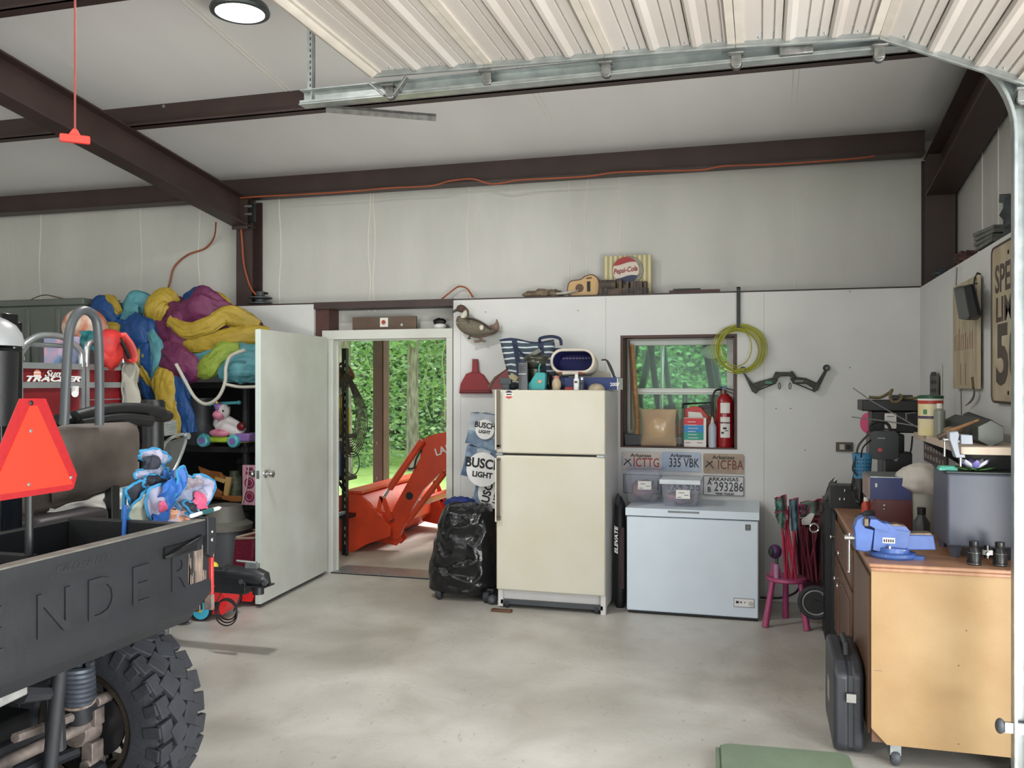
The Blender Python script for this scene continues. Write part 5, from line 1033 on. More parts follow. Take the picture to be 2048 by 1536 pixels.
m = MB(lk); q2 = [Pf(1192, 735, 6.72), Pf(1222, 742, 6.72)]; m.prism([(q2[0].x, TOP + .002), (q2[1].x + .03, TOP + .002), (q2[1].x - .01, 1.74), (q2[0].x - .05, 1.78)], 'Y', 6.70, 6.73); obj('cream_board', m, bevel=.004, label='cream panel leaning behind the oval basket', cat='board')
def bx_(name, x0, x1, y0, y1, z0, z1, mt, label, cat, bevel=.004, **k):
    m = MB(mt); m.box(x0, x1, y0, y1, z0, z1); return obj(name, m, bevel=bevel, label=label, cat=cat, **k)
a, b = Pf(1160, 779, 6.42), Pf(1234, 756, 6.42)
m = MB(mat('box_navy', (28, 48, 104), .5, var=.08)); m.box(a.x - .12, b.x - .0, 6.42, 6.66, TOP, b.z + .004); m.use(whitep); e = Pf(1220, 772, 6.418); m.text('2007', fB((e.x, 6.419, e.z)), .035, .001, bold=.0006); m.box(b.x + .0, b.x + .006, 6.42, 6.66, TOP, b.z); obj('navy_box', m, bevel=.002, label='flat navy blue box at the right end of the refrigerator top', cat='box')
m = MB(black); m.tube(crv([Pf(1203, 720, 6.5), Pf(1214, 721, 6.5), Pf(1224, 738, 6.5), Pf(1230, 757, 6.5)], 4), .006, 6); m.tube([Pf(1214, 721, 6.5), Pf(1230, 757, 6.5)], .008, 6); m.box(Pf(1226, 756, 6.5).x, Pf(1232, 756, 6.5).x, 6.49, 6.51, TOP + .1, Pf(1230, 754, 6.5).z); obj('black_wand', m, label='thin black wand rising from the navy box', cat='wand')
tqp = mat('clutch_teal', (60, 158, 158), .5, var=.06)
t = thing('teal_case', 'teal case with a pink rose printed on it', 'case', Pf(1072, 778, 6.34)); t.location.z = TOP
m = MB(tqp); m.prism([(x, z) for x, z in [(Pf(1048, 779, 6.36).x, TOP), (Pf(1091, 779, 6.36).x, TOP), (Pf(1092, 748, 6.36).x, Pf(1092, 748, 6.36).z), (Pf(1088, 745, 6.36).x, Pf(1088, 745, 6.36).z), (Pf(1073, 745, 6.36).x, Pf(1073, 745, 6.36).z), (Pf(1062, 762, 6.36).x, Pf(1062, 762, 6.36).z)]], 'Y', 6.34, 6.40); obj('case_body', m, t, bevel=.006)
m = MB(mat('rose', (206, 92, 96), .6, rgb2=(230, 180, 160), vs=60)); c = Pf(1080, 763, 6.335); m.ell(c, .014, .003, .012, 12, 8, .3); m.use(mat('rose_leaf', (150, 176, 80), .6)).ell(c + V((-.018, 0, -.006)), .006, .002, .007, 8, 6); obj('rose_print', m, t)
m = MB(tqp); m.tube(crv([Pf(1078, 745, 6.36), Pf(1078, 735, 6.36), Pf(1081, 727, 6.36)], 4), .006, 6); obj('strap', m, t)
m = MB(blackg); a, b = Pf(1037, 779, 6.3), Pf(1055, 725, 6.3); m.box(a.x, b.x, 6.30, 6.44, TOP, b.z); m.use(chrome).box(a.x, b.x - .01, 6.296, 6.30, TOP + .115, TOP + .12)
for k in range(4): m.use(dgrey).box(a.x + .01, b.x - .01, 6.297, 6.30, b.z - .02 - .012 * k, b.z - .015 - .012 * k)
obj('black_canister', m, bevel=.008, label='upright black device with a chrome line left of the teal case', cat='device')
m = MB(mat('olive_glass', (92, 92, 80), .25, .4, rgb2=(60, 62, 54), vs=12)); c = Pf(1072, 722, 6.42); m.ell(c + V((0, 0, .02)), .10, .07, .03, 18, 10, .2, 7, 3); m.lathe([(.0, -.06), (.05, -.05), (.075, -.02), (.08, 0), (.06, .02), (0, .03)], c, 'Z', 20); m.cyl(c + V((0, 0, -.06)), (c.x, c.y, TOP), .045)
m.bc(c + V((.0, -.02, .06)), (.09, .02, .03), pitch=-.5); obj('metal_dish', m, sm=60, label='dull olive metal dish piled above the teal case', cat='dish')
m = MB(mat('brush_cream', (200, 184, 156), .8, rgb2=(160, 140, 112), vs=40, stretch=(4, 4, .4))); c = Pf(1113, 778, 6.34); m.lathe([(0, 0), (.026, .0), (.034, .03), (.032, .06), (.02, .085), (0, .088)], (c.x, c.y, TOP), 'Z', 18); m.use(mat('brush_pink', (190, 120, 110), .5)).lathe([(.021, .083), (.02, .095), (.012, .105), (0, .106)], (c.x, c.y, TOP), 'Z', 14); obj('shaving_brush', m, label='cream bristle brush standing between the teal case and bottles', cat='brush')
def bottle(px, Y, h, r, mt, cap, label, grp=None):
    c = at(px, 778, Y=Y); t = thing('bottle', label, 'bottle', (c.x, c.y, TOP), grp)
    m = MB(mt); m.lathe([(0, 0), (r, 0), (r, h * .68), (r * .6, h * .78), (r * .5, h * .8), (0, h * .8)], (c.x, c.y, TOP), 'Z', 20); m.use(ink); m.bc((c.x, c.y - r - .0005, TOP + h * .5), (r * .9, .001, h * .12)); obj('bottle_body', m, t)
    m = MB(cap); m.lathe([(r * .62, h * .78), (r * .62, h), (0, h)], (c.x, c.y, TOP), 'Z', 18); obj('cap', m, t)
bottle(1153, 6.34, .115, .021, whitep, whitep, 'taller white bottle on the refrigerator'); bottle(1164, 6.34, .092, .015, dgrey, whitep, 'short dark bottle with a white cap beside the white bottle')
m = MB(mat('shell_tan', (178, 166, 140), .7, rgb2=(140, 128, 104), vs=14)); c = Pf(1193, 779, 6.32); m.lathe([(.062, 0), (.058, .02), (.04, .038), (.02, .046), (0, .048)], (c.x, c.y, TOP), 'Z', 20); obj('domed_tin', m, label='small tan domed tin on the refrigerator in front of the navy box', cat='cap')
for k, (px, w_, h_, mt, lb) in enumerate(((1128, .11, .10, navy, 'dark navy pouch behind the cream brush'), (1100, .05, .12, blackg, 'black pouch right of the teal case'), (1025, .12, .055, dgrey, 'dark cloth pile at the left end of the refrigerator top'))):
    c = Pf(px, 778, 6.5); m = MB(mt); m.ell((c.x, 6.48, TOP + h_ / 2), w_ / 2, .06, h_ / 2 + .004, 16, 10, .3, 6, k); obj('dark_pouch', m, label=lb, cat='pouch', sm=80)
m = MB(mat('sheath_tan', (150, 140, 104), .5)); m.bc(Pf(1028, 755, 6.36), (.07, .02, .045), pitch=.5); m.use(dgrey).bc(Pf(1012, 762, 6.38), (.09, .05, .05)); m.box(Pf(1012, 762, 6.38).x - .03, Pf(1012, 762, 6.38).x + .03, 6.36, 6.42, TOP, TOP + .06); obj('tan_pouch', m, bevel=.006, label='tan and grey pouch at the left end of the refrigerator top', cat='pouch')
m = MB(mat('box_red', (170, 44, 40), .5)); c = Pf(1138, 773, 6.4); m.box(c.x - .03, c.x + .035, 6.38, 6.44, TOP, TOP + .02); obj('red_tin', m, bevel=.003, label='small flat red tin behind the white bottle', cat='tin')
m = MB(maroon); c = Pf(1002, 778, 6.6); M_ = fr((c.x + .04, 6.62, TOP + .0), (1, 0, 0), (0, .1, 1)); m.M = M_; m.prism([(-.13, .0), (.08, .0), (.08, .17), (.0, .15), (-.08, .08)], 'Z', 0, .04); m.use(woodd).prism([(-.13, .0), (-.08, .08), (0, .15), (.01, .16), (-.09, .095), (-.145, .02)], 'Z', 0, .045); obj('red_fan_case', m, bevel=.004, label='dark red rounded case leaning behind the striped bag', cat='case')
# ---- dustpan, duck
dpm = mat('dustpan_red', (140, 34, 40), .5, var=.08)
t = thing('dustpan', 'red dustpan hanging on the white wall left of the refrigerator', 'dustpan', at(949, 785, Y=6.98))
def pgY(pts, Yp): return [(at(a, b, Y=Yp).x, at(a, b, Y=Yp).z) for a, b in pts]
m = MB(dpm); m.prism(pgY([(918, 787), (921, 768), (932, 748), (944, 743), (955, 743), (966, 750), (978, 768), (983, 787)], 6.96), 'Y', 6.955, 6.9995); m.use(mat('dustpan_lip', (110, 26, 32), .5)).prism(pgY([(920, 786), (981, 786), (979, 780), (922, 780)], 6.95), 'Y', 6.945, 6.955); obj('pan', m, t, bevel=.006)
m = MB(dpm); m.prism(pgY([(944, 745), (945, 718), (954, 718), (956, 745)], 6.95), 'Y', 6.945, 6.985); m.use(dgrey).cyl(at(950, 722, Y=6.944), at(950, 722, Y=6.942), .008); obj('handle', m, t, bevel=.004)
dk = thing('mounted_duck', 'mounted pintail duck with a brown head on a driftwood branch', 'mounted duck', at(950, 680, Y=6.92))
dkg = mat('duck_grey', (120, 112, 96), .8, rgb2=(96, 88, 76), vs=50, stretch=(1, 1, 5)); dkb = mat('duck_back', (58, 50, 44), .8, rgb2=(104, 94, 82), vs=40, stretch=(1, 1, 6)); dkh = mat('duck_head', (84, 62, 54), .8, var=.1); dkw = mat('duck_white', (206, 200, 186), .8, var=.05)
def D(px, py, d=0): return at(px, py, Y=6.88 + d)
m = MB(dkg); P = crv([D(921, 632), D(924, 642), D(932, 650), D(945, 655), D(958, 657), D(968, 660), D(978, 662), D(990, 662)], 3); rad = [.03, .04, .05, .06, .066, .07, .074, .077, .078, .078, .076, .073, .069, .064, .058, .05, .043, .036, .03, .022, .014, .006]
m.tube(P, rad[:len(P)], 16, flat=.9); obj('body', m, dk, sm=80)
m = MB(dkw); m.tube(crv([D(923, 648, -.01), D(926, 636, -.01), D(930, 626), D(926, 619)], 4), [.05, .045, .04, .036, .032, .03, .028, .026, .024, .022, .02, .02, .02], 12); m.use(dkb).tube(crv([D(928, 614, .01), D(935, 622, .0), D(935, 634, .0)], 4), .012, 8); obj('neck', m, dk, sm=80)
m = MB(dkh); m.ell(D(922, 617), .040, .03, .032, 16, 12); m.ell(D(928, 622), .02, .022, .03, 12, 10); m.use(dgrey).tube([D(913, 620), D(908, 623), D(905, 625)], [.014, .011, .007], 8); m.use(ink).ell(D(918, 616, -.03), .004, .003, .004, 8, 6); obj('head', m, dk, sm=80)
m = MB(dkb); m.grid(lambda u, v: D(930 + 55 * u, 637 + 6 * math.sin(u * 2.2) + 20 * u * u + (12 * math.sin(PI * min(1, u * 1.1)) + 1) * v, -.085 + .08 * u + .03 * (1 - v)), 14, 6); m.grid(lambda u, v: D(932 + 50 * u, 635 + 22 * u * u + 3 * v, -.06 + .05 * v), 12, 3); obj('wing', m, dk, solid=.008, sm=80)
m = MB(dkb); m.tube([D(978, 660), D(990, 663), D(1002, 664)], [.02, .01, .002], 8, flat=.4); m.use(dkw).ell(D(963, 655, -.055), .02, .012, .022, 10, 8); obj('tail', m, dk, sm=80)
m = MB(mat('duck_leg', (92, 80, 60), .7)); m.tube([D(944, 660), D(941, 668), D(938, 676)], .008, 6); m.tube([D(948, 661), D(947, 670)], .007, 6); m.ell(D(938, 677, -.01), .016, .02, .006, 8, 6); obj('foot', m, dk)
m = MB(mat('driftwood', (146, 122, 108), .9, rgb2=(112, 92, 80), vs=16, bump=.4)); m.tube(crv([D(940, 670, .04), D(955, 668, .05), D(975, 664, .06), D(990, 656, .06), D(994, 646, .05), D(993, 638, .04)], 4), [.014, .018, .024, .03, .034, .036, .036, .034, .034, .036, .04, .04, .038, .032, .026, .02, .014, .01, .008, .005, .003][:21], 10); m.tube(crv([D(956, 668, .05), D(962, 680, .05), D(955, 683, .05), D(948, 683, .04)], 3), .01, 8); m.tube([D(960, 680, .05), D(970, 683, .04)], .009, 8); m.cyl(D(972, 664, .06), V((D(972, 664).x, 7.0, D(972, 664).z)), .015); obj('driftwood_branch', m, dk, sm=80)
# ---- beer cartons
cart = mat('carton_blue', (52, 76, 104), .5, rgb2=(132, 152, 172), vs=9); cartw = mat('carton_silver', (178, 184, 190), .4, rgb2=(140, 150, 160), vs=7)
def carton(quad, Y, rot_txt, label, sz, tpos, tilt, top=False):
    t = thing('beer_carton', label, 'carton', at(quad[2][0], quad[2][1], Y=Y), 'blue and silver beverage cartons stacked by the refrigerator')
    P = [at(a, b, Y=Y) for a, b in quad]; n = 10; m = MB(cart if not top else cart)
    def fn(o, A=.012): return lambda u, v: P[0].lerp(P[1], u).lerp(P[3].lerp(P[2], u), v) + V((A * noise.noise(V((u * 4, v * 4, Y * 9))), o + A * 1.3 * noise.noise(V((u * 5, v * 4, quad[0][0]))), A * noise.noise(V((v * 4, u * 4, 2)))))
    f0, f1 = fn(0), fn(.17)
    m.grid(f0, n, n); m.grid(lambda u, v: f1(1 - u, v), n, n)
    for a_ in (0, 1):
        m.grid(lambda u, v: f0(a_, v).lerp(f1(a_, v), u), 4, n); m.grid(lambda u, v: f0(u, a_).lerp(f1(u, a_), v), n, 4)
    m.use(cartw)
    if top: m.grid(lambda u, v: f0(u, v * (.55 + .15 * u)) + V((0, -.003, 0)), n, n)
    m.grid(lambda u, v: f0(.3 + .4 * u, .04 + .22 * v) + V((0, -.003, 0)), 4, 4)
    obj('carton_body', m, t, sm=60)
    m = MB(whitep); c = at(tpos[0], tpos[1], Y=Y - .018); M_ = fr(c, (math.cos(tilt), 0, math.sin(tilt)), (-math.sin(tilt), 0, math.cos(tilt)))
    k = m.M; m.M = M_; m.lathe([(0, 0), (sz * 1.15, 0), (sz * 1.15, .002), (0, .002)], (0, -.012, 0), 'Z', 26); m.use(ink)
    m.text('BUSCH', Matrix.Translation((0, 0, .003)), sz * .88, .001, bold=sz * .028, align='CENTER', sx=.92); m.text('LIGHT', Matrix.Translation((0, -sz * .62, .003)), sz * .5, .001, bold=sz * .02, align='CENTER'); m.M = k
    obj('carton_logo', m, t, sm=0)
carton([(943, 825), (996, 832), (1000, 905), (931, 886)], 6.62, 0, 'beer carton with a silver upper half, topmost of the stack', .068, (970, 856), -.12, True)
carton([(936, 890), (1002, 905), (1000, 970), (921, 950)], 6.60, 0, 'beer carton with large upright lettering in the middle of the stack', .118, (966, 936), -.10)
carton([(955, 962), (1003, 972), (1000, 1018), (942, 1004)], 6.64, 0, 'beer carton with sideways lettering, lowest of the stack', .105, (982, 986), 1.35)
m = MB(mat('box_brown', (120, 96, 76), .8)); a = at(960, 1018, Y=6.72); m.box(-2.14, FX0 - .01, 6.70, 6.9, 0, .70); obj('cardboard_box', m, bevel=.004, label='plain box hidden behind the black trash bag under the cartons', cat='box')
# ---- black trash bag over a wheeled cart
tbm = mat('bag_black', (20, 21, 23), .2, var=.1, bump=.8, bs=9); 
t = thing('black_trash_bag', 'large glossy black trash bag draped over a low cart left of the refrigerator', 'trash bag', (-2.22, 6.5, 0))
lv = [(1190, 868, 985, .75), (1170, 862, 992, .95), (1140, 861, 993, 1.), (1110, 866, 993, 1.), (1075, 873, 993, .96), (1045, 880, 992, .9), (1020, 887, 988, .8), (1008, 893, 975, .6), (1003, 905, 962, .35)]
R = []
NB = 72
def yB(zz): return 6.52
rings_ = []
for i, (py, a, b, k) in enumerate(lv):
    pa, pb = at(a, py, Y=6.5), at(b, py, Y=6.5); cx = (pa.x + pb.x) / 2; hw_ = (pb.x - pa.x) / 2; rings_.append((cx, hw_, pa.z, .20 * k + .02))
rings_ = [(rings_[0][0], rings_[0][1] * .98, .045, rings_[0][3])] + rings_[1:]
dense = []
for i in range(len(rings_) - 1):
    for j in range(7):
        f = j / 7; dense.append(tuple(rings_[i][c_] * (1 - f) + rings_[i + 1][c_] * f for c_ in range(4)))
dense.append(rings_[-1])
for i, (cx, hw_, z, d) in enumerate(dense):
    ring = []
    for j in range(NB):
        a = 2 * PI * j / NB; ex = 2.8; ca_, sa_ = math.cos(a), math.sin(a); x = abs(ca_) ** (2 / ex) * (1 if ca_ > 0 else -1); y = abs(sa_) ** (2 / ex) * (1 if sa_ > 0 else -1)
        p = V((cx + x * hw_, 6.52 + y * d, z))
        w1_ = 1 - abs(noise.noise(V((p.x * 3 + p.z * 6, p.y * 3, p.z * 4 - p.x * 5)))) * 3.2; w2_ = 1 - abs(noise.noise(V((p.x * 14 + p.z * 6, p.y * 9, p.z * 13 - p.x * 11)))) * 2.6
        k_ = .022 * w1_ + .010 * w2_ - .02
        ring.append(p + V((x * k_ * .35, y * k_, k_ * .4)))
    R.append(ring)
m = MB(tbm); m.rings(R); obj('bag_film', m, t, sm=80, sub=1)
m = MB(black); m.box(-2.42, -1.95, 6.38, 6.68, .05, .10); obj('cart_base', m, t, bevel=.01)
for x in (-2.38, -2.0):
    m = MB(rubber); m.lathe([(.0, -.02), (.035, -.022), (.042, 0), (.035, .022), (0, .02)], (x, 6.36, .042), 'X', 16); obj('wheel', m, t)
m = MB(mat('blue_cloth', (34, 50, 120), .7, var=.15, vs=8)); m.ell(at(918, 1006, Y=6.6), .12, .08, .05, 18, 12, .35, 6, 4); obj('blue_cloth', m, label='royal blue cloth poking out over the top of the black bag', cat='cloth', sm=80)
# ---- chest freezer
fzm = mat('freezer_white', (208, 220, 230), .35, var=.02)
cf_ = thing('chest_freezer', 'white chest freezer under the window beside the refrigerator', 'chest freezer', (-.477, 6.65, 0))
m = MB(fzm); m.box(-.936, -.017, 6.355, 6.95, .02, .70); m.use(ink).box(-.93, -.02, 6.362, 6.94, .0, .02); obj('freezer_body', m, cf_, bevel=.012, seg=3)
m = MB(fzm); m.box(-.944, -.01, 6.345, 6.96, .706, .762); m.use(ink).box(-.93, -.025, 6.36, 6.95, .70, .706); ld = obj('lid', m, cf_, bevel=.010, seg=3)
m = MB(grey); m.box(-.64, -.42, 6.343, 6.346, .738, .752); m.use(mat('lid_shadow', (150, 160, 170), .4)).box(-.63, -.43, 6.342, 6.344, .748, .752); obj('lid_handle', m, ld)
m = MB(ink); c = at(1496, 1055, Y=6.353); m.box(c.x - .018, c.x + .018, 6.353, 6.356, c.z - .02, c.z + .02); m.use(whitep); m.box(c.x - .013, c.x + .013, 6.352, 6.354, c.z - .0, c.z + .003); m.box(c.x - .013, c.x + .013, 6.352, 6.354, c.z + .01, c.z + .013); m.box(c.x - .013, c.x + .013, 6.352, 6.354, c.z - .012, c.z - .009); obj('badge', m, cf_)
m = MB(grey); c = at(1488, 1206, Y=6.353); m.box(c.x - .07, c.x + .07, 6.351, 6.356, c.z - .03, c.z + .032); m.use(whitep).box(c.x - .066, c.x + .066, 6.349, 6.352, c.z - .026, c.z + .028); m.use(chrome).cyl((c.x + .045, 6.35, c.z), (c.x + .045, 6.342, c.z), .015); m.use(ink).cyl((c.x - .02, 6.349, c.z + .005), (c.x - .02, 6.347, c.z + .005), .006); m.cyl((c.x + .005, 6.349, c.z + .005), (c.x + .005, 6.347, c.z + .005), .004); m.box(c.x - .055, c.x - .035, 6.348, 6.35, c.z - .004, c.z + .012); obj('control_panel', m, cf_)
# clear bins on freezer
clr = glassy('clear_plastic', (242, 243, 248), .12, .12)
def cbin(px0, px1, ptop, Y, label, lidded, dpt=.28):
    a, b = at(px0, 1000, Y=Y), at(px1, 1000, Y=Y); zt_ = at(px0, ptop, Y=Y).z; t = thing('clear_storage_bin', label, 'storage bin', ((a.x + b.x) / 2, Y + dpt / 2, .762), 'clear plastic bins on the freezer')
    m = MB(clr); frust(m, a.x, b.x, Y, Y + dpt, .764, zt_, .02); obj('bin_body', m, t, bevel=.008)
    m = MB(mat('bin_lid', (214, 220, 226), .4, alpha=None)) if lidded else MB(clr); m.box(a.x - .012, b.x + .012, Y - .012, Y + dpt + .012, zt_, zt_ + (.035 if lidded else .012)); obj('lid', m, t, bevel=.006)
    m = MB(paper); c = (a.x * .42 + b.x * .58, zt_ * .55 + .762 * .45); m.box(c[0] - .05, c[0] + .05, Y - .006, Y - .001, c[1] - .028, c[1] + .035); m.use(dgrey)
    for k, (x, w_) in enumerate(((-.04, .03), (.01, .03), (-.03, .04))): m.box(c[0] + x, c[0] + x + w_, Y - .0075, Y - .006, c[1] - .02 + .016 * k, c[1] - .016 + .016 * k)
    obj('paper_label', m, t, sm=0)
    m = MB(mat('bin_stuff', (128, 126, 138), .7, rgb2=(170, 132, 138), vs=9)); m.ell(((a.x + b.x) / 2, Y + dpt / 2, .762 + (zt_ - .762) * .35), (b.x - a.x) * .36, dpt * .32, (zt_ - .762) * .3, 16, 10, .3, 6, px0); obj('contents', m, t, sm=80)
cbin(1250, 1318, 942, 6.62, 'taller clear bin with a paper label on the left end of the freezer', False); cbin(1322, 1398, 968, 6.48, 'lower clear bin with a white lid, right of the taller bin', True, .26)
# ---- licence plates
def plate(px, py, w_, h_, base, base2, big, ink_c, sub, label, side=None, bottom=None, frame=None, col2=None):
    c = at(px, py, Y=6.99); t = MB(mat('plate_%d_%d' % (px, py), base, .45, rgb2=base2, vs=7)); t.prism(rr(w_, h_, .012, 4, c.x, c.z), 'Y', 6.988, 6.9995)
    if frame: 
        t.use(mat('plate_rim', frame, .5)); 
        for (x0, x1, z0, z1) in ((-w_ / 2, w_ / 2, -h_ / 2, -h_ / 2 + .004), (-w_ / 2, w_ / 2, h_ / 2 - .004, h_ / 2), (-w_ / 2, -w_ / 2 + .004, -h_ / 2, h_ / 2), (w_ / 2 - .004, w_ / 2, -h_ / 2, h_ / 2)): t.box(c.x + x0, c.x + x1, 6.985, 6.988, c.z + z0, c.z + z1)
    im = mat('plate_ink_%d_%d' % (px, py), ink_c, .5, var=0); t.use(ink)
    if sub: t.text(sub, fB((c.x, 6.987, c.z + h_ * .24)), h_ * .26, .001, bold=.0008, align='CENTER', sx=1.15)
    t.use(im).text(big, fB((c.x + (w_ * .49 if side or px in (1282, 1447) else w_ * .46), 6.987, c.z - h_ * .27)), h_ * .66, .001, bold=.0012, align='RIGHT', sx=(.62 if big == '335 VBK' else .70), sp=1.06)
    if side: t.use(ink); t.text(side[0], fB((c.x - w_ * .40, 6.987, c.z + .005)), h_ * .36, .001, bold=.001, sx=.9); t.text(side[1], fB((c.x - w_ * .40, 6.987, c.z - h_ * .33)), h_ * .36, .001, bold=.001, sx=.9)
    if bottom: t.use(ink).text(bottom, fB((c.x + .01, 6.987, c.z - h_ * .45)), h_ * .13, .001, bold=.0006, align='CENTER', sx=1.1)
    if col2: t.use(ink).tube([V((c.x - w_ * .45, 6.985, c.z - h_ * .2)), V((c.x - w_ * .38, 6.985, c.z - h_ * .05)), V((c.x - w_ * .27, 6.985, c.z + h_ * .12))], .004, 6); t.tube([V((c.x - w_ * .42, 6.985, c.z + h_ * .12)), V((c.x - w_ * .34, 6.985, c.z)), V((c.x - w_ * .25, 6.985, c.z - h_ * .25))], .003, 6)
    return obj('licence_plate', t, label=label, cat='licence plate', group='licence plates under the window', sm=0)
plate(1282, 923, .300, .150, (214, 190, 170), (176, 176, 184), 'ICTTG', (150, 44, 38), 'Arkansas', 'tan licence plate with red characters, leftmost of the upper row', col2=1)
plate(1362, 923.5, .300, .150, (180, 186, 200), (150, 166, 190), '335 VBK', (28, 28, 36), 'Arkansas', 'blue-grey licence plate with black characters in the middle of the upper row')
plate(1447, 927.5, .305, .152, (176, 156, 132), (134, 116, 100), 'ICFBA', (104, 44, 36), 'Arkansas', 'brown weathered licence plate with dark red characters at the right of the upper row', col2=1)
plate(1447, 971.5, .305, .152, (206, 206, 204), (190, 190, 190), '293286', (50, 52, 60), 'ARKANSAS', 'white trailer licence plate with a dark rim, right of the lower row', side='AB', bottom='PERM TRAILER', frame=(70, 56, 60))
plate(1364, 970, .300, .150, (182, 184, 194), (168, 172, 186), 'TX4 938', (34, 34, 42), 'TEXAS', 'grey licence plate half hidden behind the lidded clear bin')
plate(1285, 968, .300, .150, (190, 192, 198), (176, 178, 186), '4A7 11', (34, 34, 42), None, 'white licence plate mostly hidden behind the taller clear bin', frame=(50, 46, 50))
# ---- in the window recess
SZ = WZ0 + .012
axe = thing('axe', 'long wooden-handled axe standing head down in the window recess', 'axe', at(1268, 890, Y=7.08)); axe.location.z = SZ
m = MB(wood); m.tube([at(1264, 690, Y=7.16), at(1268, 740, Y=7.14), at(1275, 850, Y=7.08), at(1272, 880, Y=7.08)], [.014, .014, .017, .018], 10, flat=1.3); obj('handle', m, axe)
m = MB(dgrey); m.prism(pgY([(1248, 866), (1262, 868), (1284, 870), (1284, 890), (1262, 891), (1250, 892)], 7.06), 'Y', 7.05, 7.09); obj('axe_head', m, axe, bevel=.006)
m = MB(woodd); m.tube([at(1258, 680, Y=7.15), at(1262, 770, Y=7.12), at(1262, 860, Y=7.12)], .006, 6); obj('thin_rod', m, label='thin dark rod leaning beside the axe handle', cat='rod')
t = thing('packaged_pillow', 'tan pillow in a clear plastic wrapper on the window ledge', 'pillow package', at(1318, 890, Y=7.02)); t.location.z = SZ
a, b = at(1281, 890, Y=7.0), at(1352, 820, Y=7.0); m = MB(mat('pillow_tan', (204, 170, 128), .28, var=.04, coat=.5)); cx = (a.x + b.x) / 2; pin = lambda u, v: ((u - .5) * (1 - .07 * math.sin(PI * v)) + .5) * (b.x - a.x)
m.grid(lambda u, v: V((a.x + pin(u, v), 7.03 - .07 * (math.sin(PI * u) * math.sin(PI * v) + 1e-6) ** .55, SZ + .004 + (b.z - SZ) * v)), 12, 12); m.grid(lambda u, v: V((a.x + pin(1 - u, v), 7.03 + .05 * (math.sin(PI * u) * math.sin(PI * v)) ** .4, SZ + .004 + (b.z - SZ) * v)), 12, 12); obj('pillow', m, t, sm=80)
m = MB(glassy('wrap', (246, 245, 243), .07, .08)); m.box(a.x - .008, b.x + .012, 6.975, 7.085, SZ + .001, b.z + .012); obj('wrapper', m, t, bevel=.012)
m = MB(glassy('wrap', 0)); p = at(1356, 890, Y=7.05); m.box(p.x - .0, p.x + .02, 7.04, 7.16, SZ, at(1356, 815, Y=7.05).z); m.box(p.x + .03, p.x + .045, 7.04, 7.16, SZ, at(1356, 818, Y=7.05).z); obj('empty_sleeves', m, label='clear plastic sleeves standing between the pillow and the printed box', cat='plastic sleeve', sm=0)
a, b = at(1368, 894, Y=7.03), at(1407, 836, Y=7.03); zt_ = b.z; m = MB(paper); m.box(a.x, b.x + .02, 7.03, 7.13, SZ, zt_)
for z0, z1, c_ in ((.76, .99, (204, 44, 58)), (.50, .75, (34, 128, 190)), (.24, .50, (34, 148, 128))):
    m.use(mat('prn%d' % c_[0] + str(c_[1]), c_, .5, var=0)).box(a.x, b.x, 7.028, 7.03, SZ + (zt_ - SZ) * z0, SZ + (zt_ - SZ) * z1)
m.use(paper)
for k in range(6): z = SZ + (zt_ - SZ) * (.3 + .11 * k); m.box(a.x + .03, b.x - .04 - .01 * (k % 3), 7.0265, 7.028, z, z + .005)
m.use(mat('prn_redtxt', (190, 90, 90), .5)); m.box(a.x + .01, a.x + .05, 7.0285, 7.03, SZ + .03, SZ + .036); m.box(b.x - .05, b.x - .01, 7.0285, 7.03, SZ + .03, SZ + .036)
obj('printed_box', m, label='white box printed with red blue and green bands in the window recess', cat='box', sm=0)
m = MB(redp); a2 = at(1378, 833, Y=7.10); m.prism(pgY([(1370, 836), (1370, 818), (1385, 812), (1402, 815), (1414, 830), (1422, 845), (1420, 890), (1408, 890), (1408, 836)], 7.13), 'Y', 7.135, 7.17); m.use(paper).prism(pgY([(1376, 838), (1376, 823), (1402, 825), (1408, 838)], 7.12), 'Y', 7.125, 7.132); obj('red_paper_bag', m, label='red and white packet behind the printed box', cat='packet', bevel=.003)
m = MB(black); P = pgY([(1366, 808), (1424, 805), (1424, 893), (1366, 893)], 7.18)
m.tube([V((x, 7.185, z)) for x, z in P[:2] + P[2:3]], .009, 8); m.tube([V((P[3][0], 7.185, SZ + .01)), V((P[0][0], 7.185, P[0][1]))], .009, 8); m.box(P[0][0] + .12, P[1][0], 7.18, 7.19, P[0][1] - .05, P[0][1] - .01); obj('tube_stand', m, label='black tube frame leaning on the glass behind the printed box', cat='frame')
t = thing('spray_bottle', 'slim white squeeze bottle between the printed box and the extinguisher', 'bottle', at(1425, 892, Y=7.02)); t.location.z = SZ
c = at(1425, 892, Y=7.02); zz = at(1425, 850, Y=7.02).z; m = MB(mat('bottle_grey', (176, 182, 194), .35, var=.03)); m.lathe([(0, SZ), (.03, SZ), (.031, zz - .02), (.026, zz), (.01, zz + .02), (0, zz + .02)], (c.x, c.y, 0), 'Z', 20); obj('bottle_body', m, t)
m = MB(mat('nozzle_cream', (214, 198, 184), .4)); m.lathe([(.016, zz + .015), (.012, zz + .04), (.004, zz + .075), (0, zz + .076)], (c.x, c.y, 0), 'Z', 14); obj('nozzle', m, t)
t = thing('fire_extinguisher', 'red fire extinguisher standing in the right end of the window recess', 'fire extinguisher', at(1448, 895, Y=7.08)); t.location.z = SZ
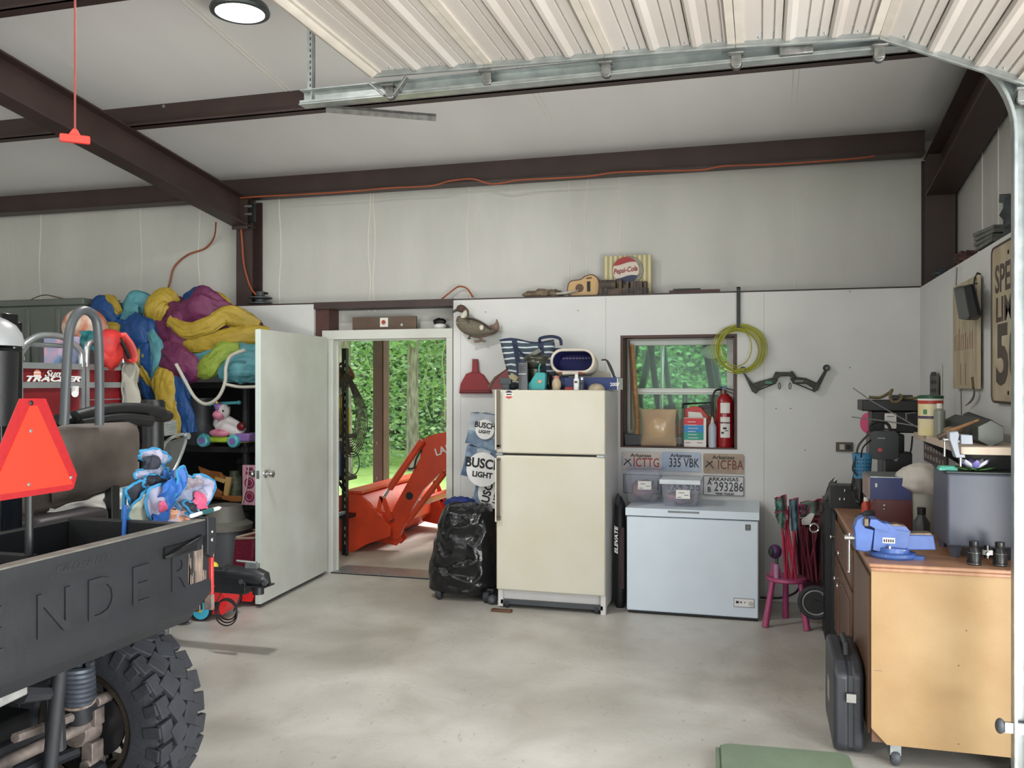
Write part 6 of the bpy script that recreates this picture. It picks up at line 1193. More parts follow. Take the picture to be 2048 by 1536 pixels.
c = at(1449, 895, Y=7.08); zt_ = at(1449, 790, Y=7.08).z; rx = .068; exr = mat('ext_red', (150, 22, 30), .25, var=.05, coat=.4); m = MB(exr); m.lathe([(0, SZ), (rx * .95, SZ), (rx, SZ + .01), (rx, zt_ - .05), (rx * .85, zt_ - .02), (rx * .5, zt_), (rx * .42, zt_ + .01), (0, zt_ + .01)], (c.x, c.y, 0), 'Z', 30); obj('cylinder', m, t)
m = MB(mat('valve', (120, 96, 90), .4, .5)); m.cyl((c.x - .01, c.y, zt_), (c.x - .01, c.y, zt_ + .04), .024); m.use(black).bc((c.x + .02, c.y, zt_ + .05), (.12, .02, .012), pitch=.25); m.bc((c.x + .03, c.y, zt_ + .025), (.1, .018, .01), pitch=.35); m.use(mat('gauge_blue', (44, 84, 140), .4)).cyl((c.x - .0, c.y - .03, zt_ + .06), (c.x - .0, c.y + .0, zt_ + .06), .014); obj('valve_head', m, t)
m = MB(black); m.tube(crv([(c.x - .02, c.y - .02, zt_ + .045), (c.x - .07, c.y - .04, zt_ + .03), (c.x - .092, c.y - .05, zt_ - .05), (c.x - .088, c.y - .06, zt_ - .15), (c.x - .07, c.y - .05, zt_ - .24)], 6), .0085, 8); obj('hose', m, t)
m = MB(paper); 
def wrap(z0, z1, a0=-2.0, a1=-.9): m.add([(c.x + (rx + .001) * math.cos(a0 + (a1 - a0) * k / 8), c.y + (rx + .001) * math.sin(a0 + (a1 - a0) * k / 8), z) for z in (z0, z1) for k in range(9)], [(k, k + 1, k + 10, k + 9) for k in range(8)])
wrap(zt_ - .14, zt_ - .06); wrap(zt_ - .21, zt_ - .17); wrap(zt_ - .33, zt_ - .22); m.use(ink); rx += .0008; wrap(zt_ - .30, zt_ - .285, -1.9, -1.6); wrap(zt_ - .265, zt_ - .25, -1.7, -1.3); wrap(zt_ - .28, zt_ - .274, -1.5, -1.1); wrap(zt_ - .216, zt_ - .211, -2.4, -.6); obj('instruction_label', m, t, sm=0)
# ---- hose coil on a black strap, bow
m = MB(black); x = at(1477, 600, Y=6.98).x; m.box(x - .014, x + .014, 6.975, 6.99, at(1477, 652, Y=6.98).z, 2.40); m.box(x - .014, x + .014, 6.975, 7.1, 2.392, 2.40); m.box(x - .012, x + .012, 6.93, 6.99, at(1477, 655, Y=6.98).z, at(1477, 648, Y=6.98).z)
obj('hanging_strap', m, label='narrow black strap hanging over the partition top beside the window', cat='strap')
hy = mat('hose_yellow', (168, 168, 56), .4, var=.1, vs=8); m = MB(hy); rd = random.Random(4); c = at(1476, 697, Y=6.93)
for k in range(11):
    ox, oz = rd.uniform(-.02, .022), rd.uniform(-.02, .014); m.torus((c.x + ox + .008, 6.965 - .006 * (k % 5), c.z + oz), .172 + rd.uniform(-.034, .016), .0040, 'Y', 48, 6, sx=1.0 + rd.uniform(-.03, .05), sy=1.0)
m.torus((c.x - .01, 6.94, c.z + .01), .115, .0045, 'Y', 40, 6, sx=.95, sy=1.25); obj('hose_coil', m, label='coiled yellow-green air hose hanging on the black strap', cat='hose')
bw_ = thing('archery_bow', 'dark camouflage compound bow hanging on the white wall', 'bow', at(1570, 770, Y=6.95))
cam_ = mat('camo', (62, 64, 54), .6, rgb2=(36, 38, 36), vs=22); 
def Bp(px, py, d=0): return at(px, py, Y=6.965 + d)
m = MB(cam_); m.prism(pgY([(1545, 756), (1551, 743), (1556, 744), (1580, 744), (1584, 741), (1592, 753), (1592, 760), (1586, 757), (1578, 752), (1560, 753), (1553, 760)], 6.96), 'Y', 6.945, 6.9995)
m.prism(pgY([(1502, 768), (1520, 762), (1546, 755), (1556, 760), (1550, 768), (1530, 771), (1512, 781)], 6.96), 'Y', 6.95, 6.975); m.prism(pgY([(1580, 757), (1592, 754), (1612, 756), (1634, 766), (1632, 780), (1612, 768), (1586, 768)], 6.96), 'Y', 6.95, 6.975); obj('riser', m, bw_, bevel=.005)
m = MB(cam_); m.prism(pgY([(1486, 745), (1491, 748), (1517, 782), (1512, 788), (1504, 783)], 6.95), 'Y', 6.945, 6.97); obj('limb', m, bw_, bevel=.004)
m = MB(cam_); m.prism(pgY([(1649, 740), (1654, 743), (1636, 780), (1628, 785), (1624, 780)], 6.95), 'Y', 6.945, 6.97); obj('limb', m, bw_, bevel=.004)
for px, py in ((1486, 740), (1653, 736)): m = MB(black); m.lathe([(.0, -.006), (.026, -.008), (.026, .008), (0, .006)], Bp(px, py, -.01), 'Y', 20); m.use(grey).lathe([(0, -.011), (.009, -.011), (.009, .011), (0, .011)], Bp(px, py, -.01), 'Y', 12); obj('cam_wheel', m, bw_)
m = MB(black); m.tube([Bp(1515, 781), Bp(1552, 766)], .004); m.tube([Bp(1588, 766), Bp(1628, 782)], .004)
for px in (1559, 1580): m.torus(Bp(px, 772, -.01), .014, .003, 'Y', 20, 6, sx=.55, sy=1.7)
m.use(mat('bow_green', (66, 130, 100), .5)).bc(Bp(1537, 765, -.02), (.05, .002, .02), pitch=.1); m.use(grey).bc(Bp(1598, 762, -.02), (.06, .002, .014)); obj('string', m, bw_)
m = MB(mat('plate_brown', (92, 84, 74), .5)); c = at(1689, 894, Y=6.985); m.box(c.x - .06, c.x + .06, 6.985, 7.0, c.z - .035, c.z + .035); m.use(mat('outlet_ivory', (196, 190, 176), .5)).box(c.x - .035, c.x + .0, 6.98, 6.985, c.z - .02, c.z + .02); m.use(black).box(c.x + .012, c.x + .042, 6.97, 6.985, c.z - .018, c.z + .018); obj('wall_outlet', m, label='brown wall outlet with a black plug above the workbench corner', cat='outlet')
# ---- ledge over the partition
LZ = ZL + .016
ps = thing('bottle_cap_sign', 'striped yellow metal sign with a red white and blue bottle cap', 'sign', at(1255, 585, Y=7.12)); ps.location.z = LZ
def strp():
    m = bpy.data.materials.new('sign_stripes'); m.use_nodes = True; N = m.node_tree.nodes; L = m.node_tree.links; b = N['Principled BSDF']; b.inputs['Roughness'].default_value = .5
    tc = N.new('ShaderNodeTexCoord'); w_ = N.new('ShaderNodeTexWave'); w_.inputs['Scale'].default_value = 8; w_.bands_direction = 'X'; L.new(tc.outputs['Object'], w_.inputs[0]); r = N.new('ShaderNodeValToRGB'); L.new(w_.outputs[0], r.inputs[0]); e = r.color_ramp.elements
    e[0].position = .4; e[1].position = .6; e[0].color = (.36, .30, .13, 1); e[1].color = (.58, .52, .33, 1); L.new(r.outputs[0], b.inputs['Base Color']); return m
a, b = at(1207, 585, Y=7.12), at(1303, 509, Y=7.12); m = MB(strp()); m.box(a.x, b.x, 7.12, 7.135, LZ, b.z); obj('sign_plate', m, ps, bevel=.002)
c = at(1254, 541, Y=7.115); r_ = .118; m = MB(mat('cap_silver', (150, 146, 128), .5, var=.2, vs=20)); m.lathe([(0, 0), (r_, 0), (r_ * .97, -.01), (0, -.012)], (c.x + .016, 7.119, c.z), 'Y', 30)
m.use(mat('cap_white', (212, 200, 188), .5, var=.05)).lathe([(0, 0), (r_ * .93, 0), (r_ * .9, -.008), (0, -.01)], (c.x - .008, 7.109, c.z), 'Y', 30)
cxx = c.x - .008
def segm(z0, z1, wave): 
    up_ = [(cxx + x * r_, c.z + z1(x) * r_) for x in [(-.92 + .1 * k) for k in range(19)]]; lo_ = [(cxx + x * r_, c.z + z0(x) * r_) for x in [(-.92 + .1 * k) for k in range(19)]]; return lo_ + up_[::-1]
cir = lambda x: math.sqrt(max(0, .82 - x * x * .97))
m.use(mat('cap_red', (160, 44, 44), .5, var=.05)).prism(segm(lambda x: min(cir(x), .46 + .12 * math.sin(x * 2.6 + .4)), cir, 0), 'Y', 7.094, 7.0985)
m.use(mat('cap_navy', (38, 46, 80), .5, var=.05)).prism(segm(lambda x: -cir(x), lambda x: max(-cir(x), -.46 + .12 * math.sin(x * 2.6 + .4)), 0), 'Y', 7.094, 7.0985)
m.use(mat('cap_txt', (140, 32, 38), .5, var=0)).text('Pepsi-Cola', fr((cxx - r_ * .84, 7.097, c.z - .028), (1, 0, .12), (0, 0, 1)), .058, .001, bold=.0012, shear=.3, sx=.78); obj('bottle_cap_emblem', m, ps, sm=0)
gt = thing('toy_guitar', 'small acoustic guitar body lying on its side on the ledge', 'guitar', at(1165, 594, Y=7.1)); gt.location.z = LZ
gtp = crv([(x, z) + (0,) for x, z in pgY([(1138, 590), (1136, 575), (1140, 564), (1150, 561), (1162, 559), (1172, 552), (1186, 550), (1197, 560), (1198, 580), (1192, 592), (1165, 593)], 7.1)], 3, True)
m = MB(mat('guitar_top', (196, 158, 104), .4, var=.05)); m.prism([(p.x, max(p.y, LZ)) for p in gtp], 'Y', 7.09, 7.10); obj('guitar_top', m, gt)
m = MB(mat('guitar_side', (78, 44, 32), .4)); m.prism([(p.x, max(p.y, LZ)) for p in gtp], 'Y', 7.10, 7.17); m.tube([V((p.x, 7.09, max(p.y, LZ + .003))) for p in gtp], .004, 6, True); obj('guitar_body', m, gt)
m = MB(woodd); c = at(1159, 576, Y=7.088); m.lathe([(.02, 0), (.034, 0), (.034, -.002), (.02, -.002)], c, 'Y', 24); m.use(ink).lathe([(0, 0), (.02, 0), (.02, -.0015), (0, -.0015)], c, 'Y', 20); m.box(at(1174, 576, Y=7.08).x, at(1180, 576, Y=7.08).x, 7.08, 7.09, at(1176, 583, Y=7.09).z, at(1176, 563, Y=7.09).z); m.use(woodd).bc(at(1178, 556, Y=7.087), (.045, .003, .012), pitch=-.1); obj('sound_hole', m, gt)
m = MB(mat('feather_tan', (146, 128, 106), .9, rgb2=(96, 84, 72), vs=24)); rd = random.Random(8)
for px, w_, h_ in ((1062, .07, .03), (1085, .08, .04), (1108, .07, .035)): c = at(px, 592, Y=7.12); m.ell((c.x, 7.12, LZ + h_ * .8), w_, .05, h_, 14, 8, .5, 8, px)
m.use(mat('feather_white', (196, 188, 178), .9, var=.15)); c = at(1138, 592, Y=7.08); m.tube([at(1115, 588, Y=7.1), at(1135, 586, Y=7.08), at(1158, 580, Y=7.06)], [.03, .035, .004], 10, flat=.4); m.use(dkb if 'dkb' in globals() else black).tube([at(1046, 592, Y=7.1), at(1056, 588, Y=7.1)], [.004, .02], 8)
obj('bird_mount', m, sm=80, label='tan and white feathered bird mount lying along the ledge', cat='bird mount')
m = MB(mat('rust_dark', (62, 60, 60), .7, .3, rgb2=(100, 84, 74), vs=16))
c0 = at(1198, 592, Y=7.06); c1 = at(1296, 592, Y=7.06); m.box(c0.x, c1.x, 7.04, 7.10, LZ, LZ + .05)
for f_ in (.02, .12, .42, .56, .66, .72, .78, .84, .92): x = c0.x + (c1.x - c0.x) * f_; m.box(x, x + .022, 7.03, 7.11, LZ, LZ + (.10 if f_ > .5 else .12))
m.cyl((c0.x + .02, 7.06, LZ + .08), (c0.x + .14, 7.06, LZ + .08), .04); obj('iron_part', m, label='dark ribbed iron part in front of the striped sign', cat='iron part')
m = MB(steeld); a, b = at(1340, 585, Y=7.1), at(1440, 582, Y=7.1); m.box(a.x, b.x, 7.04, 7.1, LZ, LZ + .02); m.use(black).box(a.x + .03, a.x + .24, 7.03, 7.1, LZ + .02, LZ + .03); obj('metal_strip', m, label='thin dark red metal strip lying on the ledge right of the sign', cat='metal strip')
# ---- padded bag between fridge and freezer
t = thing('ski_bag', 'tall narrow black bag standing between the refrigerator and the freezer', 'bag', at(1238, 1222, Y=6.5)); t.location.z = 0
m = MB(black); a, b = at(1226, 1222, Y=6.45), at(1250, 1224, Y=6.45); zt_ = at(1240, 995, Y=6.5).z; m.tube([((a.x + b.x) / 2, 6.5, .0), ((a.x + b.x) / 2, 6.5, .05), ((a.x + b.x) / 2 + .005, 6.52, .4), ((a.x + b.x) / 2 - .01, 6.56, zt_ - .06), ((a.x + b.x) / 2 - .015, 6.57, zt_)], [.03, .048, .05, .042, .015], 12, up=(0, 1, 0)); m.use(mat('dark_maroon', (60, 26, 36), .6)).box(b.x - .03, b.x - .005, 6.445, 6.455, .15, .6); obj('bag_body', m, t, sm=60)
m = MB(whitep); p = at(1230, 1110, Y=6.44); 
m.text('ELEVATE', fr((a.x + .036, 6.445, at(1230, 1108, Y=6.44).z), (0, 0, 1), (-1, 0, 0)), .034, .001, bold=.0012, shear=.3, sx=1.5); obj('bag_lettering', m, t, sm=0)
m = MB(rubber); m.ell(at(1236, 1000, Y=6.5), .02, .02, .05, 10, 8); obj('bag_tip', m, t)
# ================================================================== WORKBENCH CORNER
oak = mat('bench_oak', (168, 139, 98), .55, rgb2=(156, 124, 82), vs=3.5, bump=.03)
oakd = mat('bench_front', (112, 82, 58), .45, rgb2=(92, 66, 48), vs=4, stretch=(1, 1, .25))
oakt = mat('bench_top', (172, 132, 102), .4, rgb2=(156, 112, 84), vs=5, stretch=(4, .6, 1))
WT = .885
cb1 = thing('rolling_base_cabinet', 'light wood rolling cabinet with a plain end panel facing the room', 'cabinet', (.79, 4.42, 0))
m = MB(oak); m.prism([(.458, .17), (.52, .105), (1.10, .105), (1.10, .85), (.458, .85)], 'Y', 4.075, 4.095); m.use(mat('pencil', (120, 90, 90), .7)).box(.47, .50, 4.0742, 4.075, .42, .422); m.use(woodd)
for x, z in ((.80, .47), (.80, .14), (.83, .62)): m.cyl((x, 4.0755, z), (x, 4.074, z), .003, n=8)
obj('end_panel', m, cb1, bevel=.003)
m = MB(oakd); m.box(.462, 1.10, 4.095, 4.78, .105, .85); obj('cabinet_body', m, cb1)
m = MB(oakd); m.box(.45, .462, 4.12, 4.74, .13, .82); obj('front_door', m, cb1, bevel=.004)
m = MB(oakt); m.box(.445, 1.115, 4.055, 4.785, .868, WT); m.box(.452, 1.115, 4.062, 4.785, .85, .868); obj('worktop', m, cb1, bevel=.006, seg=3)
for x, y in ((.56, 4.13), (1.03, 4.13), (.56, 4.7), (1.03, 4.7)):
    m = MB(dgrey); m.lathe([(.0, -.016), (.03, -.018), (.036, -.008), (.036, .008), (.03, .018), (0, .016)], (x, y, .037), 'X', 20); m.use(galv).box(x - .022, x + .022, y - .02, y + .015, .05, .105); obj('caster', m, cb1)
cb2 = thing('drawer_cabinet', 'brown cabinet with drawers and round knobs behind the rolling cabinet', 'cabinet', (.79, 5.38, 0))
m = MB(oakd); m.box(.462, 1.10, 4.80, 5.98, .08, .85); obj('cabinet_body', m, cb2)
for k, (y0, y1) in enumerate(((4.84, 5.6), (5.62, 5.95))):
    m = MB(oakd); m.box(.448, .462, y0, y1, .60, .80); dd = obj('drawer', m, cb2, bevel=.004)
    m = MB(chrome); y = 5.34 if k == 0 else 5.9; m.lathe([(.004, 0), (.006, .015), (.014, .022), (.013, .028), (0, .03)], (.448, y, .69), 'X', 16); m.M = Matrix.Translation((.896, 0, 0)) @ Matrix.Scale(-1, 4, (1, 0, 0)); m.v = []; m.f = []; m.mi = []; m.lathe([(.004, 0), (.006, .015), (.014, .022), (.013, .028), (0, .03)], (.448, y, .69), 'X', 16); obj('knob', m, dd)
for y0, y1, ky in ((4.84, 5.44, 5.36), (5.46, 5.95, 5.56)):
    m = MB(oakd); m.box(.448, .462, y0, y1, .11, .58); m.box(.444, .448, y0 + .06, y1 - .06, .17, .52); dd = obj('door', m, cb2, bevel=.004)
    m = MB(chrome); m.M = Matrix.Translation((.896, 0, 0)) @ Matrix.Scale(-1, 4, (1, 0, 0)); m.lathe([(.004, 0), (.006, .015), (.014, .022), (.013, .028), (0, .03)], (.452, ky, .50), 'X', 16); obj('knob', m, dd)
m = MB(oakt); m.box(.445, 1.115, 4.79, 6.0, .86, WT); obj('worktop', m, cb2, bevel=.006)
m = MB(galv); m.tube([(.44, 4.72, .80), (.44, 4.72, .79)], .01)
# vise
vs_ = thing('bench_vise', 'blue bench vise on the near corner of the workbench', 'vise', (.62, 4.25, WT))
vb = mat('vise_blue', (72, 106, 178), .38, var=.12, vs=12, coat=.2); vst = mat('vise_steel', (128, 112, 98), .45, .6, var=.2, vs=20)
def vp(pts, Y=4.2): return [(at(a, b, Y=Y).x, at(a, b, Y=Y).z) for a, b in pts]
m = MB(vb); c = at(1778, 1108, Y=4.2); m.lathe([(0, WT), (.095, WT), (.1, WT + .01), (.095, WT + .022), (.07, WT + .026), (.068, WT + .045), (0, WT + .045)], (.565, 4.24, 0), 'Z', 30); m.prism([(x, y) for x, y in rr(.06, .04, .018, 4, .66, 4.2)], 'Z', WT, WT + .016); obj('swivel_base', m, vs_)
m = MB(vb); m.prism(vp([(1746, 1100), (1750, 1052), (1756, 1045), (1779, 1048), (1792, 1060), (1820, 1064), (1816, 1090), (1806, 1103), (1770, 1106)]), 'Y', 4.2, 4.28); m.prism(vp([(1738, 1050), (1740, 1038), (1752, 1038), (1772, 1050), (1779, 1064), (1750, 1056)]), 'Y', 4.185, 4.295); m.prism(vp([(1778, 1052), (1812, 1054), (1822, 1064), (1818, 1070), (1780, 1068)]), 'Y', 4.205, 4.275); m.use(vst).prism(vp([(1776, 1050), (1795, 1049), (1812, 1053), (1820, 1062), (1780, 1054)]), 'Y', 4.21, 4.27)
m.use(paper).box(vp([(1765, 1083)])[0][0], vp([(1790, 1083)])[0][0], 4.1985, 4.2, vp([(1765, 1086)])[0][1], vp([(1765, 1075)])[0][1]); m.use(ink)
for k in range(5): x_ = vp([(1767 + 4.4 * k, 1083)])[0][0]; m.box(x_, x_ + .006, 4.1978, 4.1985, vp([(1767, 1084)])[0][1], vp([(1767, 1078)])[0][1])
obj('fixed_jaw', m, vs_, bevel=.004)
m = MB(vb); m.prism(vp([(1711, 1100), (1710, 1068), (1708, 1055), (1714, 1040), (1726, 1033), (1730, 1036), (1728, 1050), (1730, 1056), (1748, 1060), (1742, 1102), (1730, 1104)]), 'Y', 4.2, 4.28); m.prism(vp([(1800, 1070), (1868, 1072), (1873, 1101), (1805, 1101)]), 'Y', 4.21, 4.27); m.use(vst).prism(vp([(1806, 1067), (1862, 1066), (1869, 1073), (1806, 1072)]), 'Y', 4.215, 4.265)
m.use(vb).box(vp([(1742, 1060)])[0][0], vp([(1803, 1060)])[0][0], 4.225, 4.255, vp([(1742, 1098)])[0][1], vp([(1742, 1075)])[0][1]); m.use(vst)
m.box(vp([(1727, 1036)])[0][0], vp([(1737, 1036)])[0][0], 4.185, 4.295, vp([(1727, 1052)])[0][1], vp([(1727, 1036)])[0][1]); obj('moving_jaw', m, vs_, bevel=.004)
m = MB(chrome); x, z = vp([(1700, 1078)])[0]; m.cyl((x - .02, 4.24, z), (vp([(1712, 1078)])[0][0], 4.24, z), .012); m.cyl((x, 4.24, z + .018), (x, 4.24, vp([(1700, 1147)])[0][1]), .0055); m.cyl((x, 4.24, z + .012), (x, 4.24, z + .02), .008); m.ell((x, 4.24, vp([(1700, 1147)])[0][1]), .008, .008, .008, 10, 8)
x, z = vp([(1778, 1097)])[0]; m.cyl((x, 4.185, z - .015), (x, 4.185, z + .014), .008); m.cyl((x, 4.185, z), (x + .065, 4.185, z - .004), .0045); obj('vise_handle', m, vs_)
# speaker cabinet
spm = mat('speaker_grey', (84, 88, 102), .42, var=.04)
sp2 = thing('speaker_cabinet', 'tall blue-grey speaker cabinet on the rolling cabinet', 'speaker', (.945, 4.43, WT))
m = MB(spm); m.box(.792, 1.095, 4.27, 4.6, WT + .05, 1.262); obj('cabinet_box', m, sp2, bevel=.012, seg=3)
for x in (.83, 1.06):
    for y in (4.30, 4.57): m = MB(spm); m.tube([(x, y, WT), (x, y, WT + .055)], [.016, .03], 4); obj('foot', m, sp2)
m = MB(mat('speaker_top', (58, 66, 66), .5)); m.box(.79, 1.097, 4.268, 4.602, 1.262, 1.268); obj('top_panel', m, sp2)
# flower dish
fl = thing('flower_dish', 'white and violet flower ornament on green leaves on top of the speaker', 'ornament', at(1948, 945, Y=4.32)); fl.location.z = 1.268
c = V((at(1948, 940, Y=4.32).x, 4.32, 1.272)); rd = random.Random(2)
m = MB(mat('petal_green', (62, 112, 50), .5, var=.1))
for k in range(7): a = 2 * PI * k / 7; m.add([c, c + V((.05 * math.cos(a - .3), .04 * math.sin(a - .3), .004)), c + V((.095 * math.cos(a), .075 * math.sin(a), .016)), c + V((.05 * math.cos(a + .3), .04 * math.sin(a + .3), .004))], [(0, 1, 2, 3)])
obj('leaf_ring', m, fl, solid=.003, sm=80)
for k in range(8):
    a = 2 * PI * k / 8; m = MB(mat('petal_white', (216, 218, 232), .4, var=.04) if k % 2 else mat('petal_violet', (128, 122, 190), .4, var=.08)); d = V((math.cos(a), math.sin(a), 0)); m.tube([c + V((0, 0, .005)), c + d * .025 + V((0, 0, .02)), c + d * .05 + V((0, 0, .036)), c + d * .062 + V((0, 0, .05))], [.008, .018, .016, .003], 10, flat=.4); obj('petal', m, fl, sm=80)
m = MB(mat('aqua', (104, 200, 180), .45, var=.05)); a, b = at(1875, 944, Y=4.34), at(1912, 934, Y=4.34); m.box(a.x, b.x, 4.30, 4.36, 1.269, 1.282); m.box(a.x + .004, b.x - .004, 4.30, 4.36, 1.282, 1.288); obj('aqua_case', m, bevel=.004, label='small aqua case beside the flower ornament', cat='case')
# binoculars
bn = thing('binoculars', 'black binoculars standing on the near right corner of the worktop', 'binoculars', (.87, 4.15, WT))
for px in (1948, 2000):
    c = at(px, 1118, Y=4.15); m = MB(mat('bino_black', (34, 35, 36), .35, var=.2, vs=20)); m.lathe([(0, WT), (.027, WT), (.028, WT + .01), (.026, WT + .05), (.02, WT + .065), (.016, WT + .075), (.019, WT + .08), (.019, WT + .10), (0, WT + .10)], (c.x, 4.15, 0), 'Z', 24); m.use(chrome).torus((c.x, 4.15, WT + .006), .0275, .0012); m.torus((c.x, 4.15, WT + .052), .0262, .001); obj('barrel', m, bn)
m = MB(blackg); c = at(1974, 1100, Y=4.15); m.bc((c.x, 4.15, WT + .055), (.04, .02, .02)); m.cyl((c.x, 4.15, WT + .03), (c.x, 4.15, WT + .085), .011); m.use(chrome).cyl((c.x, 4.135, WT + .05), (c.x, 4.13, WT + .05), .006); obj('bridge', m, bn)
# thermos, blue box, red box, canister & hard hat
t = thing('flask', 'matte grey narrow-necked flask behind the blue vise', 'flask', at(1843, 1066, Y=4.75)); t.location.z = WT; c = at(1843, 1066, Y=4.75); z1_ = at(1843, 1015, Y=4.75).z
m = MB(mat('flask_grey', (72, 74, 76), .4, .3)); m.lathe([(0, WT), (.038, WT), (.04, WT + .01), (.04, z1_ - .075), (.018, z1_ - .04), (.018, z1_ - .03), (0, z1_ - .03)], (c.x, 4.75, 0), 'Z', 24); obj('flask_body', m, t); m = MB(black); m.lathe([(.02, z1_ - .034), (.021, z1_), (0, z1_)], (c.x, 4.75, 0), 'Z', 20); obj('cap', m, t)
a, b = at(1752, 1060, Y=4.95), at(1824, 1001, Y=4.95); m = MB(mat('box_maroon', (96, 46, 46), .4, var=.08)); m.box(a.x, b.x, 4.95, 5.3, WT, b.z); m.use(chrome).ell((a.x + .04, 4.948, b.z - .03), .006, .004, .006, 8, 6); m.ell((a.x + .04, 4.948, b.z - .05), .005, .004, .005, 8, 6); obj('maroon_box', m, bevel=.005, label='maroon metal box under the blue box on the workbench', cat='box'); zbx = b.z
a, b = at(1740, 1000, Y=4.95), at(1822, 957, Y=4.95); m = MB(mat('box_blue', (52, 60, 112), .45, var=.06)); m.box(a.x, b.x, 4.95, 5.25, zbx, b.z); m.use(mat('box_blue_edge', (150, 130, 120), .5)).box(a.x - .006, a.x, 4.95, 5.25, zbx, b.z); m.use(galv).box(a.x, b.x, 4.95, 5.25, b.z, b.z + .005); m.use(paper).box(a.x + .025, a.x + .035, 4.949, 4.95, b.z - .05, b.z - .03); obj('blue_box', m, bevel=.003, label='dark blue box stacked on the maroon box', cat='box'); zbb = b.z
t = thing('grey_canister', 'pale grey canister under the white cloth bag', 'canister', at(1845, 1030, Y=4.95)); c = at(1848, 1030, Y=5.0); t.location.z = WT
z1_ = at(1848, 988, Y=5.0).z; m = MB(mat('can_pale', (150, 150, 140), .5, var=.08)); m.lathe([(0, WT), (.075, WT), (.075, z1_), (.07, z1_ + .01), (0, z1_ + .01)], (c.x, 5.0, 0), 'Z', 28); obj('canister_body', m, t)
m = MB(mat('cloth_white', (206, 200, 192), .7, var=.06, bump=.3, bs=14)); m.ell((c.x - .005, 5.0, z1_ + .075), .125, .11, .085, 26, 18, .16, 7, 5); obj('white_cloth_bag', m, sm=80, label='bulging white cloth bag on the pale grey canister', cat='bag')
# bench far end: black bags, spray can, small parts
m = MB(black); c = at(1690, 1010, Y=5.85); m.box(c.x - .09, c.x + .10, 5.8, 5.95, WT, WT + .14); m.ell((c.x + .08, 5.8, WT + .14), .05, .05, .12, 16, 10, .2, 6, 2); m.use(chrome)
for px, py in ((1690, 981), (1680, 998), (1689, 998)): m.ell(at(px, py, Y=5.79), .007, .004, .010, 8, 6)
obj('black_tool_bag', m, bevel=.02, sm=60, label='black bag with silver snaps at the far end of the workbench', cat='bag')
t = thing('spray_can', 'red spray can beside the black tool bag', 'spray can', at(1737, 1002, Y=5.25)); c = at(1733, 1002, Y=5.25); t.location.z = WT
m = MB(mat('can_orange', (196, 70, 44), .35)); m.lathe([(0, WT), (.026, WT), (.026, WT + .10), (.015, WT + .12), (0, WT + .12)], (c.x, 5.25, 0), 'Z', 18); obj('can_body', m, t); m = MB(paper); m.lathe([(.016, WT + .118), (.014, WT + .14), (0, WT + .14)], (c.x, 5.25, 0), 'Z', 14); obj('cap', m, t)
m = MB(dgrey); rd = random.Random(6); c = at(1730, 1018, Y=5.3)
m.bc((c.x, 5.1, WT + .025), (.14, .09, .05)); m.ell((c.x + .0, 5.07, WT + .06), .045, .04, .03, 14, 10, .4, 8, 1); m.use(chrome).ell((c.x + .03, 5.05, WT + .05), .012, .01, .012, 8, 6); m.use(rubber).torus((c.x - .02, 5.06, WT + .065), .03, .008)
obj('small_engine_part', m, bevel=.006, sm=60, label='greasy dark engine part in front of the red spray can', cat='engine part')
# black radio / compressor with red dot hung high, blue basket, toolbox above
SHX0, SHZ = .84, 1.38
sh = thing('wall_shelf', 'pale wood wall shelf above the workbench', 'shelf', (.98, 4.9, 1.345))
m = MB(mat('shelf_pale', (214, 196, 178), .5, rgb2=(196, 178, 160), vs=4, stretch=(3, .6, 1))); m.box(.845, XR - .001, 4.26, 5.5, 1.345, 1.38); obj('shelf_board', m, sh, bevel=.003)
for y in (4.45, 5.35): m = MB(black); m.prism([(.87, 1.345), (1.117, 1.345), (1.117, 1.18), (1.10, 1.18), (.87, 1.335)], 'Y', y, y + .012); obj('shelf_bracket', m, sh)
# second low shelf/stand behind carrying the black tool tower
st2 = thing('tool_tower', 'black stacked tool storage standing on the far end of the workbench', 'tool storage', (.85, 5.7, WT))
def XZ(px, py, Y): p = at(px, py, Y=Y); return p.x, p.z
x0, z0 = XZ(1760, 980, 5.55); x1, z1_ = XZ(1812, 862, 5.55)
m = MB(black); m.box(x0 + .02, x1, 5.6, 5.85, WT, 1.36); obj('tower_box', m, st2, bevel=.01)
m = MB(mat('device_black', (36, 38, 44), .35, var=.1)); xa, za = XZ(1738, 918, 5.45); xb, zb = XZ(1797, 862, 5.45); m.prism(rr(xb - xa, zb - za, .03, 4, (xa + xb) / 2, (za + zb) / 2), 'Y', 5.43, 5.6); m.use(mat('red_dot', (176, 60, 70), .4)).cyl((XZ(1760, 900, 5.43)[0], 5.43, XZ(1760, 900, 5.43)[1]), (XZ(1760, 900, 5.43)[0], 5.425, XZ(1760, 900, 5.43)[1]), .013); m.use(grey).box(XZ(1755, 877, 5.42)[0], XZ(1771, 877, 5.42)[0], 5.427, 5.43, XZ(1755, 878, 5.43)[1], XZ(1755, 875, 5.43)[1]); obj('device_head', m, st2, bevel=.008)
